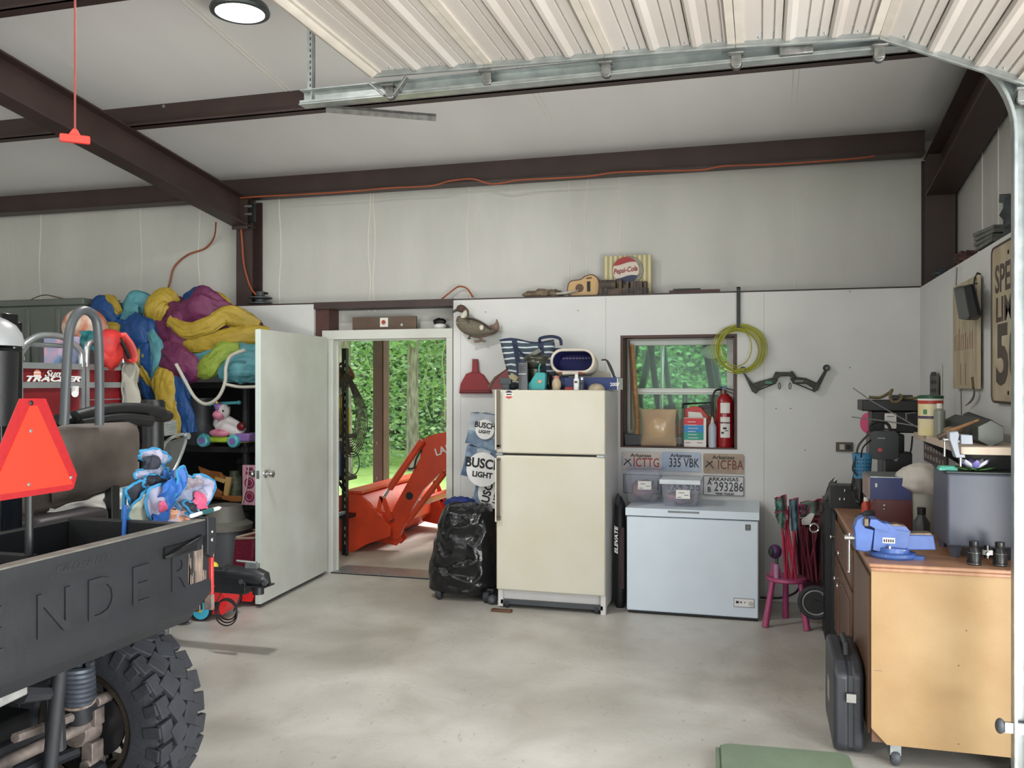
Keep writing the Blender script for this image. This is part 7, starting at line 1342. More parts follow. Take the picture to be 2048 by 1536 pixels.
m = MB(black); m.tube(crv([at(1745, 868, Y=5.45), at(1740, 852, Y=5.45), at(1756, 843, Y=5.45), at(1775, 848, Y=5.45), at(1782, 864, Y=5.45)], 5), .009, 8); m.tube(crv([at(1738, 868, Y=5.42), at(1718, 890, Y=5.42), at(1712, 915, Y=5.42), at(1706, 940, Y=5.42), at(1724, 958, Y=5.42)], 5), .006, 6); m.tube(crv([at(1742, 880, Y=5.42), at(1726, 895, Y=5.4), at(1722, 915, Y=5.4)], 5), .005, 6); m.tube(crv([at(1825, 872, Y=5.5), at(1822, 900, Y=5.5), at(1815, 918, Y=5.5), at(1805, 935, Y=5.5), at(1830, 942, Y=5.5)], 5), .005, 6); obj('power_cable', m, st2)
m = MB(black); xa, za = XZ(1770, 958, 5.5); m.box(xa - .0, xa + .14, 5.46, 5.6, WT + .02, 1.26); m.use(galv).bc(at(1788, 915, Y=5.455), (.05, .01, .03), pitch=.6); obj('device_column', m, st2, bevel=.006)
bk = thing('blue_basket', 'blue pierced plastic basket left of the black tool tower', 'basket', at(1725, 955, Y=5.4))
blu = mat('basket_blue', (62, 130, 168), .5, var=.08); m = MB(blu); xa, za = XZ(1706, 957, 5.4); xb, zb = XZ(1747, 910, 5.4); cxb = (xa + xb) / 2; rb = (xb - xa) / 2
m.lathe([(0, za), (rb * .85, za), (rb, zb), (rb * .95, zb), (rb * .8, za + .006), (0, za + .006)], (cxb, 5.4 + rb, 0), 'Z', 24); m.use(mat('basket_hole', (34, 84, 118), .6, var=0))
for r_ in range(5):
    for k in range(7):
        a = -PI / 2 + (k - 3) * .3; zz = za + (zb - za) * (.18 + .15 * r_); R2 = rb * (.86 + .14 * (.18 + .15 * r_)) + .001; m.bc((cxb + R2 * math.cos(a), 5.4 + rb + R2 * math.sin(a), zz), (.008, .004, .010), yaw=a + PI / 2)
obj('basket_body', m, bk); m = MB(blu); m.torus((cxb, 5.4 + rb, zb), rb, .004); obj('rim', m, bk)
m = MB(dgrey); m.box(cxb + .01, cxb + .05, 5.44, 5.50, WT, za - .001); obj('basket_stand', m, bevel=.005, label='narrow dark stand holding up the blue basket', cat='stand')
t = thing('black_toolbox', 'wide black toolbox at the top of the corner clutter', 'toolbox', at(1785, 870, Y=5.75)); t.location.z = 1.36
xa, za = XZ(1724, 880, 5.7); xb, zb = XZ(1843, 822, 5.7); xm, zm = XZ(1724, 822, 5.7); m = MB(black); m.box(xa + .06, min(xb, 1.1), 5.72, 5.95, 1.361, zm); obj('box_body', m, t, bevel=.006)
m = MB(black); _, zt_ = XZ(1724, 800, 5.7); m.box(xa, min(xb, 1.1), 5.68, 5.97, zm, zt_); m.use(dgrey).box(xa + .18, xa + .3, 5.8, 5.86, zt_, zt_ + .03); obj('lid', m, t, bevel=.006)
m = MB(mat('cord_olive', (116, 104, 72), .7, var=.2, vs=20)); zt2 = zt_ + .005
m.tube(crv([at(1738, 794, Y=5.75), at(1760, 795, Y=5.75), at(1778, 786, Y=5.75), at(1784, 780, Y=5.72), at(1780, 792, Y=5.7), at(1785, 803, Y=5.68), at(1796, 803, Y=5.68), at(1804, 794, Y=5.7), at(1800, 790, Y=5.75), at(1812, 797, Y=5.75), at(1838, 795, Y=5.75)], 6), .009, 8); obj('olive_strap', m, label='olive strap tangled on top of the black toolbox', cat='strap')
m = MB(mat('pink_disc', (206, 70, 118), .5)); c = at(1732, 846, Y=5.62); m.prism([(c.x + .012 + .045 * math.cos(a), c.z + .062 * math.sin(a)) for a in [PI / 2 + PI * k / 12 for k in range(13)]], 'Y', 5.62, 5.63); m.tube([c + V((.01, .01, -.05)), c + V((.012, .015, -.1))], .006); obj('pink_paddle', m, label='pink round paddle at the left side of the black toolbox', cat='paddle')
m = MB(paper); c = at(1781, 842, Y=5.66); m.prism(rr(.065, .09, .006, 3, c.x, c.z), 'Y', 5.66, 5.665); m.use(grey).box(c.x - .02, c.x + .02, 5.658, 5.66, c.z + .025, c.z + .03); obj('white_card', m, bevel=0, label='white card hanging on the front of the black toolbox', cat='card')
m = MB(mat('antenna', (140, 140, 142), .4, .6)); m.tube([at(1706, 776, Y=5.5), at(1740, 800, Y=5.4), at(1858, 868, Y=5.1)], .0035, 6); m.tube([at(1704, 834, Y=5.55), at(1770, 842, Y=5.4), at(1838, 853, Y=5.15)], .0035, 6); m.tube([at(1812, 826, Y=5.4), at(1813, 840, Y=5.35)], .004, 6); m.tube([at(1812, 827, Y=5.4), at(1832, 825, Y=5.4)], .003, 6); obj('thin_rods', m, label='two thin grey rods poking out diagonally in front of the black toolbox', cat='rod')
# wipes canister, spray bottle on shelf
t = thing('wipes_canister', 'round wipes canister with a dark green lid on the wall shelf', 'canister', at(1861, 860, Y=5.15)); t.location.z = 1.38
c = at(1861, 860, Y=5.15); z1_ = at(1861, 797, Y=5.15).z; r_ = .062; m = MB(mat('wipes_cream', (216, 196, 130), .45, rgb2=(222, 214, 180), vs=6)); m.lathe([(0, 1.38), (r_, 1.38), (r_, z1_), (0, z1_)], (c.x, 5.15, 0), 'Z', 28)
m.use(mat('wipes_red', (190, 62, 48), .45)); m.lathe([(r_ + .001, z1_ - .028), (r_ + .001, z1_ - .01)], (c.x, 5.15, 0), 'Z', 28); m.use(mat('wipes_purple', (90, 70, 100), .45)); m.lathe([(r_ + .001, 1.38 + .09), (r_ + .001, 1.38 + .105)], (c.x, 5.15, 0), 'Z', 28); m.use(paper).lathe([(r_ + .001, z1_ - .01), (r_ + .001, z1_)], (c.x, 5.15, 0), 'Z', 28)
m.use(mat('wipes_green', (90, 150, 100), .5)).bc((c.x - .03, 5.15 - r_ + .008, z1_ - .07), (.03, .004, .025)); obj('canister_body', m, t)
m = MB(mat('lid_green', (24, 84, 58), .45)); m.lathe([(r_ + .003, z1_), (r_ + .003, z1_ + .014), (r_ * .8, z1_ + .018), (0, z1_ + .018)], (c.x, 5.15, 0), 'Z', 28); obj('lid', m, t)
t = thing('spray_bottle', 'clear grey bottle with a white cap right of the wipes canister', 'bottle', at(1880, 860, Y=5.0)); t.location.z = 1.38; c = at(1879, 860, Y=5.0); z1_ = at(1879, 810, Y=5.0).z
m = MB(mat('bottle_clear_grey', (140, 144, 134), .3)); m.lathe([(0, 1.38), (.028, 1.38), (.028, z1_ - .03), (.012, z1_ - .016), (0, z1_ - .016)], (c.x, 5.0, 0), 'Z', 20); obj('bottle_body', m, t); m = MB(whitep); m.lathe([(.014, z1_ - .018), (.013, z1_ + .008), (0, z1_ + .008)], (c.x, 5.0, 0), 'Z', 16); obj('cap', m, t)
# long black case with hexagonal end
t = thing('hexagonal_case', 'long dark green hexagonal case lying on the wall shelf', 'case', (1.0, 4.6, 1.38))
m = MB(mat('case_green_black', (46, 52, 50), .5, var=.1)); hx_ = [( .985 + .062 * math.cos(a), 1.38 + .054 + .062 * math.sin(a)) for a in [PI / 6 + PI / 3 * k for k in range(6)]]
m.prism(hx_, 'Y', 4.36, 5.1); obj('case_body', m, t, bevel=.003)
m = MB(mat('case_end_grey', (112, 118, 112), .5, var=.05)); m.prism([(.985 + .058 * math.cos(a), 1.434 + .058 * math.sin(a)) for a in [PI / 6 + PI / 3 * k for k in range(6)]], 'Y', 4.352, 4.36); obj('end_cap', m, t)
m = MB(black); m.tube([(1.10, 4.9, 1.45), (1.08, 5.25, 1.47), (1.05, 5.4, 1.40)], [.03, .035, .015], 8); obj('black_pouch', m, label='black pouch behind the hexagonal case on the shelf', cat='pouch', sm=60)
m = MB(wood); m.tube([at(1880, 873, Y=4.55), at(1905, 860, Y=4.5), at(1958, 840, Y=4.42)], [.012, .009, .006], 8); m.use(vst).tube([at(1876, 876, Y=4.5), at(1892, 868, Y=4.5)], .014, 8); m.use(mat('burlap', (150, 128, 104), .9)).ell(at(1906, 863, Y=4.6), .045, .04, .022, 14, 8, .3, 7, 2); m.use(dgrey).prism([(x, z) for x, z in [XZ(1932, 868, 4.5), XZ(1940, 854, 4.5), XZ(1947, 862, 4.5), XZ(1944, 872, 4.5)]], 'Y', 4.5, 4.51)
obj('wooden_handled_tool', m, label='wooden-handled tool lying across the shelf edge above the small vise', cat='tool')
# small silver clamp vise on the shelf corner
t = thing('clamp_vise', 'small silver clamp-on vise gripping the corner of the wall shelf', 'vise', at(1920, 900, Y=4.24)); sv = mat('silver_paint', (158, 162, 172), .4, .3, var=.06)
def cpz(pts): return [XZ(a, b, 4.22) for a, b in pts]
m = MB(sv); m.prism(cpz([(1897, 878), (1897, 864), (1914, 862), (1917, 869), (1914, 884), (1918, 908), (1928, 908), (1929, 915), (1910, 915), (1903, 895)]), 'Y', 4.2, 4.26); m.prism(cpz([(1920, 888), (1919, 868), (1943, 870), (1944, 888)]), 'Y', 4.2, 4.255); m.box(*(lambda a, b: (a[0], b[0]))(XZ(1914, 880, 4.2), XZ(1922, 880, 4.2)), 4.21, 4.25, XZ(1914, 886, 4.2)[1], XZ(1914, 880, 4.2)[1]); obj('vise_body', m, t, bevel=.003)
m = MB(chrome); x, z = XZ(1889, 879, 4.22); m.cyl((x, 4.23, z), (x + .04, 4.23, z), .008); m.cyl((x + .002, 4.23, z + .006), (x + .002, 4.23, z - .075), .004); m.ell((x + .002, 4.23, z - .001), .009, .009, .009, 10, 8); x, z = XZ(1922, 915, 4.22); m.cyl((x, 4.23, z), (x, 4.23, z - .04), .005); m.cyl((x, 4.23, z + .015), (x, 4.23, z + .008), .014); obj('vise_screw', m, t)
# signs on right wall
t_ = MB(mat('sign_maroon', (70, 44, 42), .5)); p = at(1850, 925, X=XR - .002); q_ = at(1897, 897, X=XR - .002)
xw = XR - .002
y0, y1 = at(1850, 910, X=xw).y, at(1896, 910, X=xw).y; zc = at(1873, 910, X=xw).z; hh = .07
t_.box(xw - .008, xw, y1, y0, zc - hh, zc + hh); t_.use(mat('sign_letters', (170, 160, 150), .6))
for zz in (zc + .012, zc - .045):
    for k in range(7): ya_ = y0 - .04 - (y0 - y1 - .08) * k / 7; t_.box(xw - .009, xw - .008, ya_ - (y0 - y1 - .08) / 7 * .6, ya_, zz, zz + .032 - .006 * (k % 2))
obj('small_maroon_sign', t_, sm=0, label='small maroon sign with two lines of white lettering under the wall shelf', cat='sign')
# old plate seen edge-on, hung above the toolbox
m = MB(mat('old_plate', (96, 94, 84), .6, rgb2=(70, 68, 60), vs=12)); y0, y1 = at(1866, 770, X=xw).y, at(1882, 770, X=xw).y; z0, z1_ = at(1874, 797, X=xw).z, at(1874, 749, X=xw).z; m.box(xw - .02, xw - .012, y1, y0, z0, z1_); m.use(ink)
for k in range(3): m.box(xw - .022, xw - .02, y1 + .05, y0 - .05, z0 + .04 + .055 * k, z0 + .065 + .055 * k)
obj('wall_thermostat_plate', m, bevel=.002, label='old embossed metal plate hung upright near the wall corner', cat='metal plate')
m = MB(mat('blind_white', (196, 192, 182), .6, var=.05)); p = at(1884, 840, X=xw); m.cyl((xw - .005, at(1885, 800, X=xw).y, 1.36), (xw - .005, at(1885, 800, X=xw).y, 1.78), .006, n=8); obj('white_rod', m, label='thin pale rod standing against the right wall behind the wipes canister', cat='rod')
# board with black speaker and knife
bd = thing('hanging_wood_board', 'weathered wooden board with faded red writing hung on the right wall', 'board', (xw, at(1940, 700, X=xw).y, at(1940, 778, X=xw).z))
y0, y1 = at(1917, 600, X=xw).y, at(1967, 600, X=xw).y; zb0, zb1 = at(1942, 777, X=xw).z, at(1942, 562, X=xw).z
m = MB(mat('board_pale', (186, 174, 148), .7, rgb2=(160, 146, 120), vs=7, stretch=(1, 3, .5))); m.box(xw - .03, xw - .012, y1, y0, zb0, zb1); m.use(mat('faded_red', (150, 80, 60), .7, var=.2, vs=30))

rd = random.Random(11)
for k in range(9): yy = y0 - (y0 - y1) * (.1 + .09 * k); hh_ = rd.uniform(.05, .13); m.box(xw - .0313, xw - .0305, yy - .007, yy, zb0 + (zb1 - zb0) * .36, zb0 + (zb1 - zb0) * .36 + hh_)

for yy in (.35, .55): m.box(xw - .0315, xw - .0305, y0 - (y0 - y1) * yy - .006, y0 - (y0 - y1) * yy, zb0 + .02, zb0 + .14)
obj('board_plank', m, bd, bevel=.003)
sk = thing('black_wall_speaker', 'small glossy black speaker hanging in front of the wooden board', 'speaker', at(1943, 640, X=1.04))
m = MB(mat('speaker_blackblue', (12, 13, 17), .35, var=.1, vs=20)); A = [at(a, b, X=1.05) for a, b in ((1923, 573), (1950, 568), (1965, 632), (1957, 640), (1936, 638))]
cy = sum(p.y for p in A) / 5; R = []
for dx in (0, .02, .05): R.append([V((1.05 - dx * 1.0, cy + (p.y - cy) * (1 if dx < .04 else .8), A[2].z + (p.z - A[2].z) * (1 if dx < .04 else .92) + .004 * dx)) for p in A])
m.rings(R); obj('speaker_body', m, sk, bevel=.006, seg=3)
m = MB(black); m.tube([at(1948, 568, X=1.06), at(1950, 556, X=1.08), at(1955, 546, X=1.10), at(1960, 548, X=xw)], .005, 6); m.tube([at(1948, 568, X=1.06), at(1957, 566, X=1.10)], .005, 6); obj('wall_hook', m, sk)
m = MB(mat('sword_grey', (96, 96, 86), .5, .3)); m.tube(crv([at(1948, 776, X=1.09), at(1948, 790, X=1.09), at(1942, 802, X=1.09), at(1930, 812, X=1.09)], 4), [.014, .014, .014, .014, .013, .012, .012, .010, .009, .007, .005, .003, .002], 8, flat=.3); m.use(woodd).tube([at(1946, 755, X=1.085), at(1948, 776, X=1.085)], .01, 8); obj('curved_knife', m, label='curved grey blade hanging below the wooden board', cat='knife')
m = MB(mat('thin_wire', (90, 88, 80), .6)); m.tube(crv([at(1914, 535, X=1.10), at(1912, 590, X=1.10), at(1916, 660, X=1.10), at(1918, 720, X=1.10)], 4), .003, 5); m.tube(crv([at(1922, 778, X=1.10), at(1923, 830, X=1.10)], 4), .003, 5); obj('hanging_wire', m, label='thin wire running down the right wall beside the wooden board', cat='wire')
# speed limit sign
ss = thing('speed_limit_sign', 'weathered SPEED LIMIT 50 road sign on the right wall', 'sign', (xw, 3.96, 1.6))
ys0 = at(1985, 650, X=xw - .02).y; zs1 = at(1985, 497, X=xw - .02).z; zs0 = at(1985, 805, X=xw - .02).z; W_ = .61
m = MB(mat('sign_beige', (186, 176, 150), .5, rgb2=(160, 142, 116), vs=5)); M_ = fR((xw - .02, ys0, zs0)); H_ = zs1 - zs0; k = m.M; m.M = M_; m.prism(rr(W_, H_, .04, 5, W_ / 2, H_ / 2), 'Z', 0, .003)
m.use(mat('sign_brown', (74, 62, 54), .6, var=.1)); R_o = rr(W_ - .01, H_ - .01, .036, 5, W_ / 2, H_ / 2); 
m.tube([V((x, y, .003)) for x, y in R_o], .006, 4, True)
fy = lambda px: ys0 - at(px, 650, X=xw - .02).y
def ctext(s_, x, y, sz, w_, b=.004): m.text(s_, Matrix.Translation((x, y, .0032)), sz, .001, bold=b, fit=w_)
e_ = (fy(2027) - fy(1992)) / 3
ctext('SPEED', fy(1991.5), H_ * .70, .17 * H_ / .7, e_ * 5 - .02, .004); ctext('LIMIT', fy(1993), H_ * .515, .15 * H_ / .7, e_ * 4.5, .004); ctext('50', fy(1993), H_ * .13, .36 * H_ / .7, e_ * 4.6, .012); m.use(ink).cyl((W_ / 2, H_ - .06, .003), (W_ / 2, H_ - .06, .006), .01); m.cyl((W_ / 2, .05, .003), (W_ / 2, .05, .006), .01); m.M = k
obj('sign_face', m, ss, sm=30)
m = MB(mat('thin_wire', 0)); 
# insulators / odd metal pieces on the right-hand ledge
lz = ZL + .013
for i, (y, w_, h_, mt, lb) in enumerate(((6.45, .10, .05, dgrey, 'small dark lump at the far end of the right wall ledge'), (5.75, .14, .07, steeld, 'rusty brown iron piece on the right wall ledge'), (5.1, .22, .10, mat('grey_stack', (104, 106, 100), .6, var=.2, vs=14), 'stack of grey metal plates on the right wall ledge'), (4.62, .22, .20, mat('dark_teal_part', (44, 58, 64), .5, var=.2, vs=10), 'dark teal engine part with a loop on the right wall ledge'))):
    m = MB(mt)
    if i == 2:
        for k in range(4): m.bc((XR + .06, y + .02 * (k % 2), lz + .012 + .024 * k), (.12, w_ * (1 - .08 * k) * 1.6, .02), yaw=.05 * k)
    else:
        m.ell((XR + .06, y, lz + h_ * .45), .07, w_ / 1.5, h_ * .55, 16, 12, .45, 9, i); m.bc((XR + .06, y + w_ * .2, lz + h_ * .3), (.08, w_ * .7, h_ * .6), yaw=.2)
        if i == 3: m.torus((XR + .05, y - .1, lz + .24), .05, .016, 'X'); m.bc((XR + .05, y + .15, lz + .18), (.06, .2, .04), roll=.25)
    obj(('dark_lump', 'iron_piece', 'plate_stack', 'engine_part')[i], m, bevel=.006 if i != 2 else .002, sm=60, label=lb, cat='metal part')
# ---- left of the bench: stool, folded chairs, bag, stroller wheel, folded table
pst = mat('stool_pink', (162, 66, 108), .45, var=.06)
stl = thing('pink_stool', 'small bright pink three-legged stool beside the freezer', 'stool', at(1573, 1240, Z=0))
c = V((at(1573, 1155, Y=6.28).x, 6.36, 0)); zs = at(1573, 1160, Y=6.28).z
m = MB(pst); m.lathe([(0, zs - .02), (.125, zs - .02), (.135, zs - .01), (.13, zs + .006), (0, zs + .01)], c, 'Z', 28); obj('seat', m, stl)
for a, b in (((-.09, -.06), (-.14, -.13)), ((.09, -.06), (.13, -.14)), ((0, .09), (0, .16))): m = MB(pst); m.tube([c + V((a[0], a[1], zs - .01)), c + V((b[0], b[1], 0))], [.018, .023], 12); obj('leg', m, stl)
m = MB(pst); m.prism([(c.x - .11, zs), (c.x - .02, zs), (c.x - .055, zs + .10), (c.x - .095, zs + .10)], 'Y', c.y + .0, c.y + .015); obj('stool_back', m, stl)
m = MB(mat('mask_purple', (88, 48, 100), .4, rgb2=(60, 30, 70), vs=9)); p = at(1550, 1103, Y=6.3); m.ell(p, .045, .04, .05, 18, 12); m.use(ink).ell(p + V((-.02, -.018, 0)), .026, .026, .036, 14, 10); m.use(dgrey).cyl(p + V((.01, 0, -.04)), p + V((.01, 0, -.09)), .012); m.use(mat('purple_base', (170, 130, 160), .5)).cyl((p.x + .01, p.y, zs + .0), (p.x + .01, p.y, p.z - .085), .018)
obj('purple_lantern', m, sm=60, label='purple and black round lantern standing on the pink stool', cat='lantern')
cg = mat('chair_teal_cloth', (74, 128, 116), .65, rgb2=(120, 60, 70), vs=7, detail=1); cgr = mat('chair_grey_cloth', (86, 112, 122), .65, var=.1); cfr = mat('chair_crimson', (168, 46, 72), .45, var=.08); cfd = mat('chair_dark_crimson', (112, 34, 54), .5, var=.1)
def fchair(label, x0, Y, tubes, cloths, seed, tube_m):
    t = thing('folded_chair', label, 'folding chair', (at(x0, 1100, Y=Y).x, Y, 0), 'folded crimson-framed chairs beside the freezer')
    for k, (a, b) in enumerate(tubes):
        m = MB(tube_m); p, q_ = at(*a, Y=Y - .02 + .018 * (k % 3)), at(*b, Y=Y + .0 + .015 * (k % 2)); m.tube([p, q_], .0075, 8); obj('frame_tube', m, t)
    for k, (quad, mt) in enumerate(cloths):
        P_ = [at(a, b, Y=Y - .04 - .01 * k) for a, b in quad]; m = MB(mt); fn = lambda u, v: P_[0].lerp(P_[1], u).lerp(P_[3].lerp(P_[2], u), v) + V((.01 * noise.noise(V((u * 4, v * 4, seed + k))), .05 * noise.noise(V((u * 3 + k, v * 3, seed))) + .02 * math.sin(u * 9), .01 * noise.noise(V((seed, u * 4, v * 4)))))
        m.grid(fn, 12, 12); obj('seat_cloth', m, t, solid=.004, sm=80); m = MB(cfr); m.tube([fn(j / 10, 0) for j in range(11)] + [fn(1, j / 10) for j in range(1, 11)], .004, 6); obj('cloth_trim', m, t)
fchair('folded crimson-framed chair with a teal printed cloth, leftmost of the three beside the freezer', 1572, 6.30, [((1562, 1020), (1571, 1155)), ((1570, 1000), (1574, 1158)), ((1578, 1012), (1572, 1160)), ((1585, 1040), (1592, 1150)), ((1574, 1040), (1592, 1158)), ((1563, 1050), (1580, 1156)), ((1590, 1050), (1583, 1158)), ((1568, 1030), (1588, 1156))], [([(1549, 997), (1572, 990), (1574, 1030), (1552, 1025)], cg), ([(1549, 1025), (1572, 1022), (1570, 1060), (1556, 1048)], cg), ([(1578, 1000), (1596, 996), (1600, 1058), (1582, 1062)], cgr)], 3, cfr)
fchair('folded dark crimson chair with a green and grey cloth in the middle of the three', 1620, 6.5, [((1603, 1055), (1607, 1160)), ((1615, 1055), (1616, 1160)), ((1625, 1060), (1634, 1165)), ((1590, 1065), (1600, 1165)), ((1609, 1050), (1625, 1162)), ((1636, 1055), (1612, 1165)), ((1598, 1060), (1620, 1160))], [([(1600, 1005), (1645, 998), (1650, 1030), (1600, 1035)], cg), ([(1597, 1010), (1618, 1008), (1620, 1030), (1597, 1030)], mat('purple_net', (110, 70, 90), .7))], 8, cfd)
fchair('folded dark crimson chair with maroon cloth nearest the workbench', 1640, 6.62, [((1632, 1040), (1622, 1160)), ((1645, 1040), (1640, 1160))], [([(1625, 1030), (1662, 1028), (1655, 1060), (1628, 1055)], mat('maroon_net', (110, 40, 58), .7))], 12, cfd)
m = MB(paper); P_ = [at(a, b, Y=6.42) for a, b in ((1603, 1040), (1622, 1026), (1630, 1028), (1620, 1050), (1604, 1050))]; m.add(P_ + [p + V((0, .02, 0)) for p in P_], [(0, 1, 2, 3, 4), (9, 8, 7, 6, 5), (0, 5, 6, 1), (1, 6, 7, 2), (2, 7, 8, 3), (3, 8, 9, 4), (4, 9, 5, 0)]); obj('white_tag', m, bevel=.003, label='white folded paper tag between the folded chairs', cat='tag')
m = MB(mat('dark_bundle', (84, 30, 46), .7, var=.25, vs=12)); P_ = [at(a, b, Y=6.7) for a, b in ((1592, 1040), (1650, 1036), (1646, 1165), (1600, 1160))]
m.grid(lambda u, v: P_[0].lerp(P_[1], u).lerp(P_[3].lerp(P_[2], u), v) + V((0, .03 * math.sin(u * 17) + .02 * noise.noise(V((u * 5, v * 3, 2))), 0)), 30, 8); k_ = len(m.v); m.grid(lambda u, v: P_[1].lerp(P_[0], u).lerp(P_[2].lerp(P_[3], u), v) + V((0, .07, 0)), 8, 8); m.box(P_[0].x + .03, P_[1].x - .03, 6.72, 6.76, 0, P_[3].z + .02)
obj('chair_carry_bag', m, sm=80, label='dark maroon carry bag standing behind the folded crimson chairs', cat='bag')
for k, (xa_, xb_) in enumerate(((1566, 1569), (1590, 1586), (1597, 1612), (1610, 1600), (1628, 1620))):
    pass
t = thing('folded_stroller', 'folded black stroller with a grey-rimmed wheel left of the workbench', 'stroller', at(1640, 1230, Y=6.2)); t.location.z = 0
c = at(1631, 1205, Y=6.2); m = MB(rubber); m.torus((c.x, 6.2, c.z), .098, .017, 'Y', 36, 10); m.use(mat('rim_grey', (148, 146, 140), .4, .3)).torus((c.x, 6.19, c.z), .08, .006, 'Y', 36, 8); m.use(black).cyl((c.x, 6.185, c.z), (c.x, 6.215, c.z), .02); m.lathe([(0, 0), (.075, 0), (.075, .006), (0, .006)], (c.x, 6.197, c.z), 'Y', 24); obj('wheel', m, t)
m = MB(black); m.tube(crv([at(1648, 1180, Y=6.25), at(1655, 1130, Y=6.3), at(1650, 1080, Y=6.3), at(1656, 1030, Y=6.3), at(1668, 1000, Y=6.3)], 5), .02, 8); m.tube([at(1640, 1215, Y=6.22), at(1664, 1130, Y=6.3), at(1668, 1050, Y=6.3)], .018, 8); m.tube([at(1660, 1240, Y=6.25), at(1666, 1100, Y=6.3)], .03, 8); m.bc(at(1660, 1100, Y=6.36), (.12, .12, .5)); obj('frame', m, t)
m = MB(whitep); m.tube([at(1653, 1138, Y=6.2), at(1651, 1155, Y=6.2), at(1648, 1170, Y=6.2)], [.003, .009, .003], 8); m.use(chrome).tube([at(1649, 1172, Y=6.2), at(1646, 1190, Y=6.2)], [.01, .012], 8); m.torus(at(1629, 1056, Y=6.24), .028, .008, 'Y', 20, 6); obj('brake_lever', m, t)
t = thing('folded_table', 'dark folded table leaning upright against the end of the workbench', 'folding table', (.38, 6.12, 0))
m = MB(mat('table_black', (30, 33, 38), .5, var=.08)); a, b = at(1662, 1265, Y=5.98), at(1672, 1265, Y=5.98); z1_ = at(1665, 1020, Y=5.98).z; m.prism([(a.x - .0, .0), (b.x + .0, .0), (b.x + .0, z1_), (a.x - .0, z1_)], 'Y', 5.9, 6.5); obj('table_panel', m, t, bevel=.01)
m = MB(black); a = at(1668, 1010, Y=6.1); m.box(a.x - .06, .44, 6.02, 6.3, .0, .9); m.prism([(a.x - .06, .9), (.44, .9), (.44, 1.0), (a.x + .0, 1.02)], 'Y', 6.02, 6.2); obj('table_legs', m, t, bevel=.01)
# cable behind stool
m = MB(black); m.tube(crv([at(1520, 1195, Y=6.9), at(1560, 1196, Y=6.9), at(1590, 1186, Y=6.9), at(1600, 1170, Y=6.95)], 5), .008, 6); obj('black_cable', m, label='black cable along the wall base behind the pink stool', cat='cable')
# ---- floor: tool case, green lid
tc_ = thing('black_tool_case', 'black plastic tool case standing upright on the floor beside the rolling cabinet', 'tool case', (.38, 4.45, 0))
tcb = mat('case_charcoal', (52, 54, 60), .45, var=.08, vs=8)
xc1 = .44
pA = at(1685, 1508, Z=0); pB = at(1735, 1500, Z=0)
y_n = pA.y; M0 = Matrix.Translation((.40, 4.02, .0)) @ Matrix.Rotation(-.04, 4, 'Y')
dy0, dy1 = 3.80, 4.34
prof = [(y - 4.07, z) for y, z in [(3.80 + .03, 0), (4.31, 0), (4.34, .03), (4.34, .37), (4.30, .42), (3.86, .42), (3.80, .37), (3.80, .03)]]
m = MB(tcb); m.M = Matrix.Translation((.385, 4.45, .005)) @ Matrix.Diagonal((1, 1, .95, 1)); m.prism(prof, 'X', -.072, -.004); m.prism(prof, 'X', .0, .055); obj('case_shell', m, tc_, bevel=.018, seg=3)
m = MB(tcb); m.M = Matrix.Translation((.385, 4.45, .005)) @ Matrix.Diagonal((1, 1, .95, 1)); m.prism([(p[0] * .985, p[1] * .985 + .004) for p in prof], 'X', -.01, .01); m.tube([(-.005, -.11, .415), (-.005, -.09, .46), (-.005, .09, .46), (-.005, .11, .415)], .013, 8); m.use(chrome).box(-.02, .02, -.29, -.274, .25, .29); obj('case_handle', m, tc_)
m = MB(mat('case_label', (160, 160, 152), .5)); m.M = Matrix.Translation((.385, 4.45, .005)) @ Matrix.Diagonal((1, 1, .95, 1)); m.box(-.0735, -.072, .0, .10, .14, .25); obj('case_sticker', m, tc_, sm=0)
gm = mat('lid_olive', (116, 132, 110), .5, var=.08, vs=6, bump=.05)
g0, g1 = at(1428, 1488, Z=.05), at(1690, 1530, Z=.05); t = thing('green_storage_lid', 'olive green plastic storage lid lying on the floor in front', 'lid', (g0.x + .3, g0.y - .3, 0))
zc_ = .06; A = at(1440, 1484, Z=zc_); B = at(1668, 1503, Z=zc_); C = at(1690, 1545, Z=zc_); 
wv = (V((B.x - A.x, B.y - A.y, 0))).normalized(); dv = V((wv.y, -wv.x, 0)); 
m = MB(gm); m.M = fr((A.x, A.y, 0), wv, -dv); W2 = (B - A).length + .06
m.prism([(x, -y) for x, y in rr(W2, .5, .05, 5, W2 / 2, .25)], 'Z', .015, zc_); m.prism([(x, -y) for x, y in rr(W2 + .03, .53, .055, 5, W2 / 2, .25)], 'Z', .0, .022); obj('lid_shell', m, t, bevel=.006)
m = MB(gm); m.M = fr((A.x, A.y, 0), wv, -dv); m.box(-.02, .0, -.5, -.03, .02, .05); m.box(.0, W2 * .9, .0, .012, .02, .045); obj('lid_rim', m, t, bevel=.004)
# photo-eye on the door track
ph = thing('door_sensor', 'small silver and grey garage door sensor on the vertical track', 'sensor', (.90, 3.72, .1))
x, z = XZ(2003, 1452, 3.76); m = MB(dgrey); m.M = Matrix.Translation((x, 3.76, z)); m.ell((-.005, -.0, 0), .018, .02, .03, 16, 12); obj('sensor_eye', m, ph); m = MB(galv); m.M = Matrix.Translation((x, 3.76, z)); m.box(.01, .1, -.01, .005, -.022, .018); obj('sensor_bracket', m, ph)
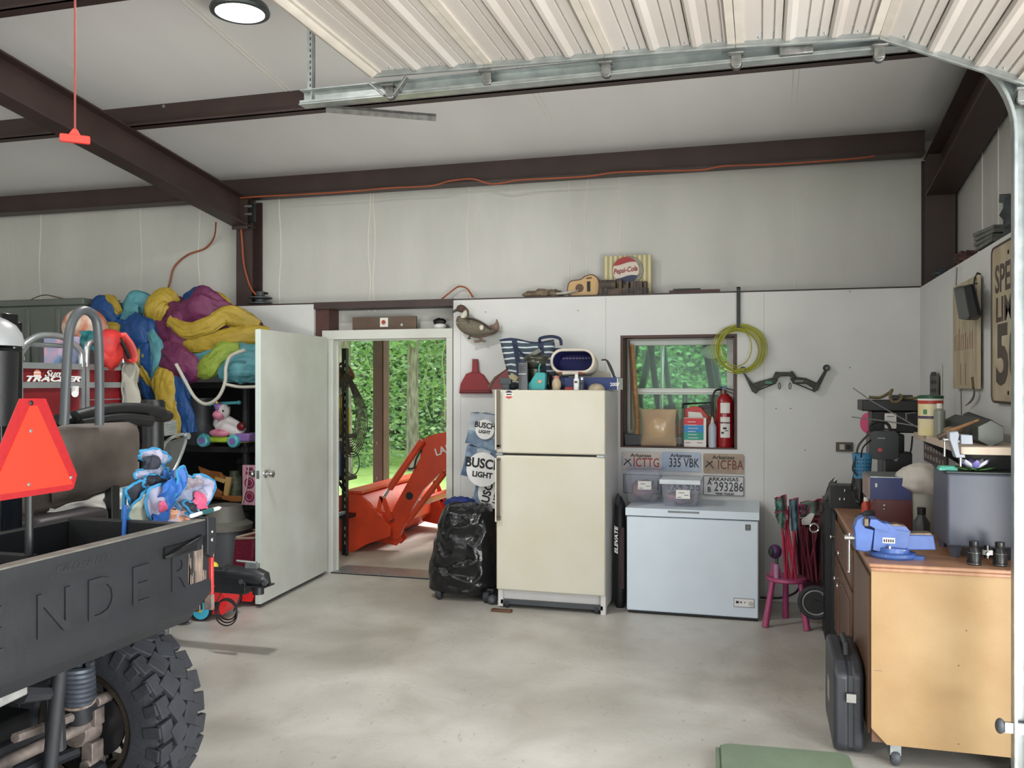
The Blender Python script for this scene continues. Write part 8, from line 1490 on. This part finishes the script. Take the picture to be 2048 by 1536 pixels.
# ================================================================== LIGHT
w = bpy.data.worlds.new('sky'); sc.world = w; w.use_nodes = True; N = w.node_tree.nodes; L = w.node_tree.links
bg = N['Background']; bg.inputs[0].default_value = (.86, .93, 1, 1); bg.inputs[1].default_value = 2.0
def area(name, loc, rot, sx, sy, e, col=(1, 1, 1), spread=PI):
    l = bpy.data.lights.new(name, 'AREA'); l.shape = 'RECTANGLE'; l.size = sx; l.size_y = sy; l.energy = e; l.color = col; l.spread = spread
    o = bpy.data.objects.new(name, l); COL.objects.link(o); o.location = loc; o.rotation_euler = rot; return o
area('daylight_side_bay', (2.7, .9, 1.6), (0, PI / 2, 0), 3.0, 4.6, 150, (.93, .97, 1))
area('daylight_far_bay', (1.65, -4.5, 1.5), (0, PI / 2, 0), 2.9, 4.4, 90, (.93, .97, 1))
area('daylight_front_bay', (-3.3, -8.3, 1.6), (PI / 2, 0, 0), 6, 2.9, 170, (.97, .98, 1))
area('ceiling_fill', (1.9, .8, .35), (0, math.radians(128), 0), .6, 4.0, 150, (1, .98, .94))  # area light added low outside the bay to brighten the ceiling
sl = bpy.data.lights.new('sun', 'SUN'); sl.energy = 7.5; sl.angle = math.radians(25); so = bpy.data.objects.new('sun', sl); COL.objects.link(so); so.rotation_euler = (math.radians(-35), math.radians(18), 0)
# round ceiling lamps
lampm = mat('lamp_rim', (92, 98, 100), .35, .6, var=.05); lens = mat('lamp_lens', (250, 253, 255), .4, var=0, emit=22.0)
def lamp(loc, label, tilt=True):
    x, y, z = loc; t = thing('round_ceiling_lamp', label, 'ceiling lamp', loc, 'round ceiling lamps')
    m = MB(lampm); m.lathe([(.02, .09), (.09, .075), (.15, .03), (.162, .0), (.158, -.012), (.132, -.014), (.13, .0), (0, .0)], loc, 'Z', 36); obj('lamp_housing', m, t)
    m = MB(lens); m.lathe([(.13, -.004), (.12, -.012), (.08, -.016), (0, -.018)], loc, 'Z', 32); obj('lamp_lens', m, t)
    m = MB(black); m.tube([(x, y, z + .08), (x - .02, y, zr(y) - .0)], .006, 6); m.tube(crv([(x + .02, y, z + .08), (x - .1, y, z + .12), (x - .14, y, zr(y) - .01)]), .005, 6); obj('hanging_cable', m, t)
    l = bpy.data.lights.new('lamp_light', 'AREA'); l.shape = 'DISK'; l.size = .26; l.energy = 44; l.color = (1, .98, .95)
    o = bpy.data.objects.new('lamp_light', l); COL.objects.link(o); o.parent = t; o.location = (0, 0, -.03)
lamp(tuple(at(480, 22, Y=4.25)), 'lit round ceiling lamp hanging beside the raised garage door')
for i, (x, y) in enumerate(((-2.73, .6), (-6.2, .6), (-1.5, -3.0), (-5.5, -3.2))): lamp((x, y, zr(y) - .28), 'unseen round ceiling lamp added to fill the room with light')  # unseen lamps, added as fill light for the room
vs = sc.view_settings; vs.view_transform = 'Standard'; vs.look = 'None'; vs.gamma = 1; vs.exposure = .20
try: vs.use_curve_mapping = False
except Exception: pass
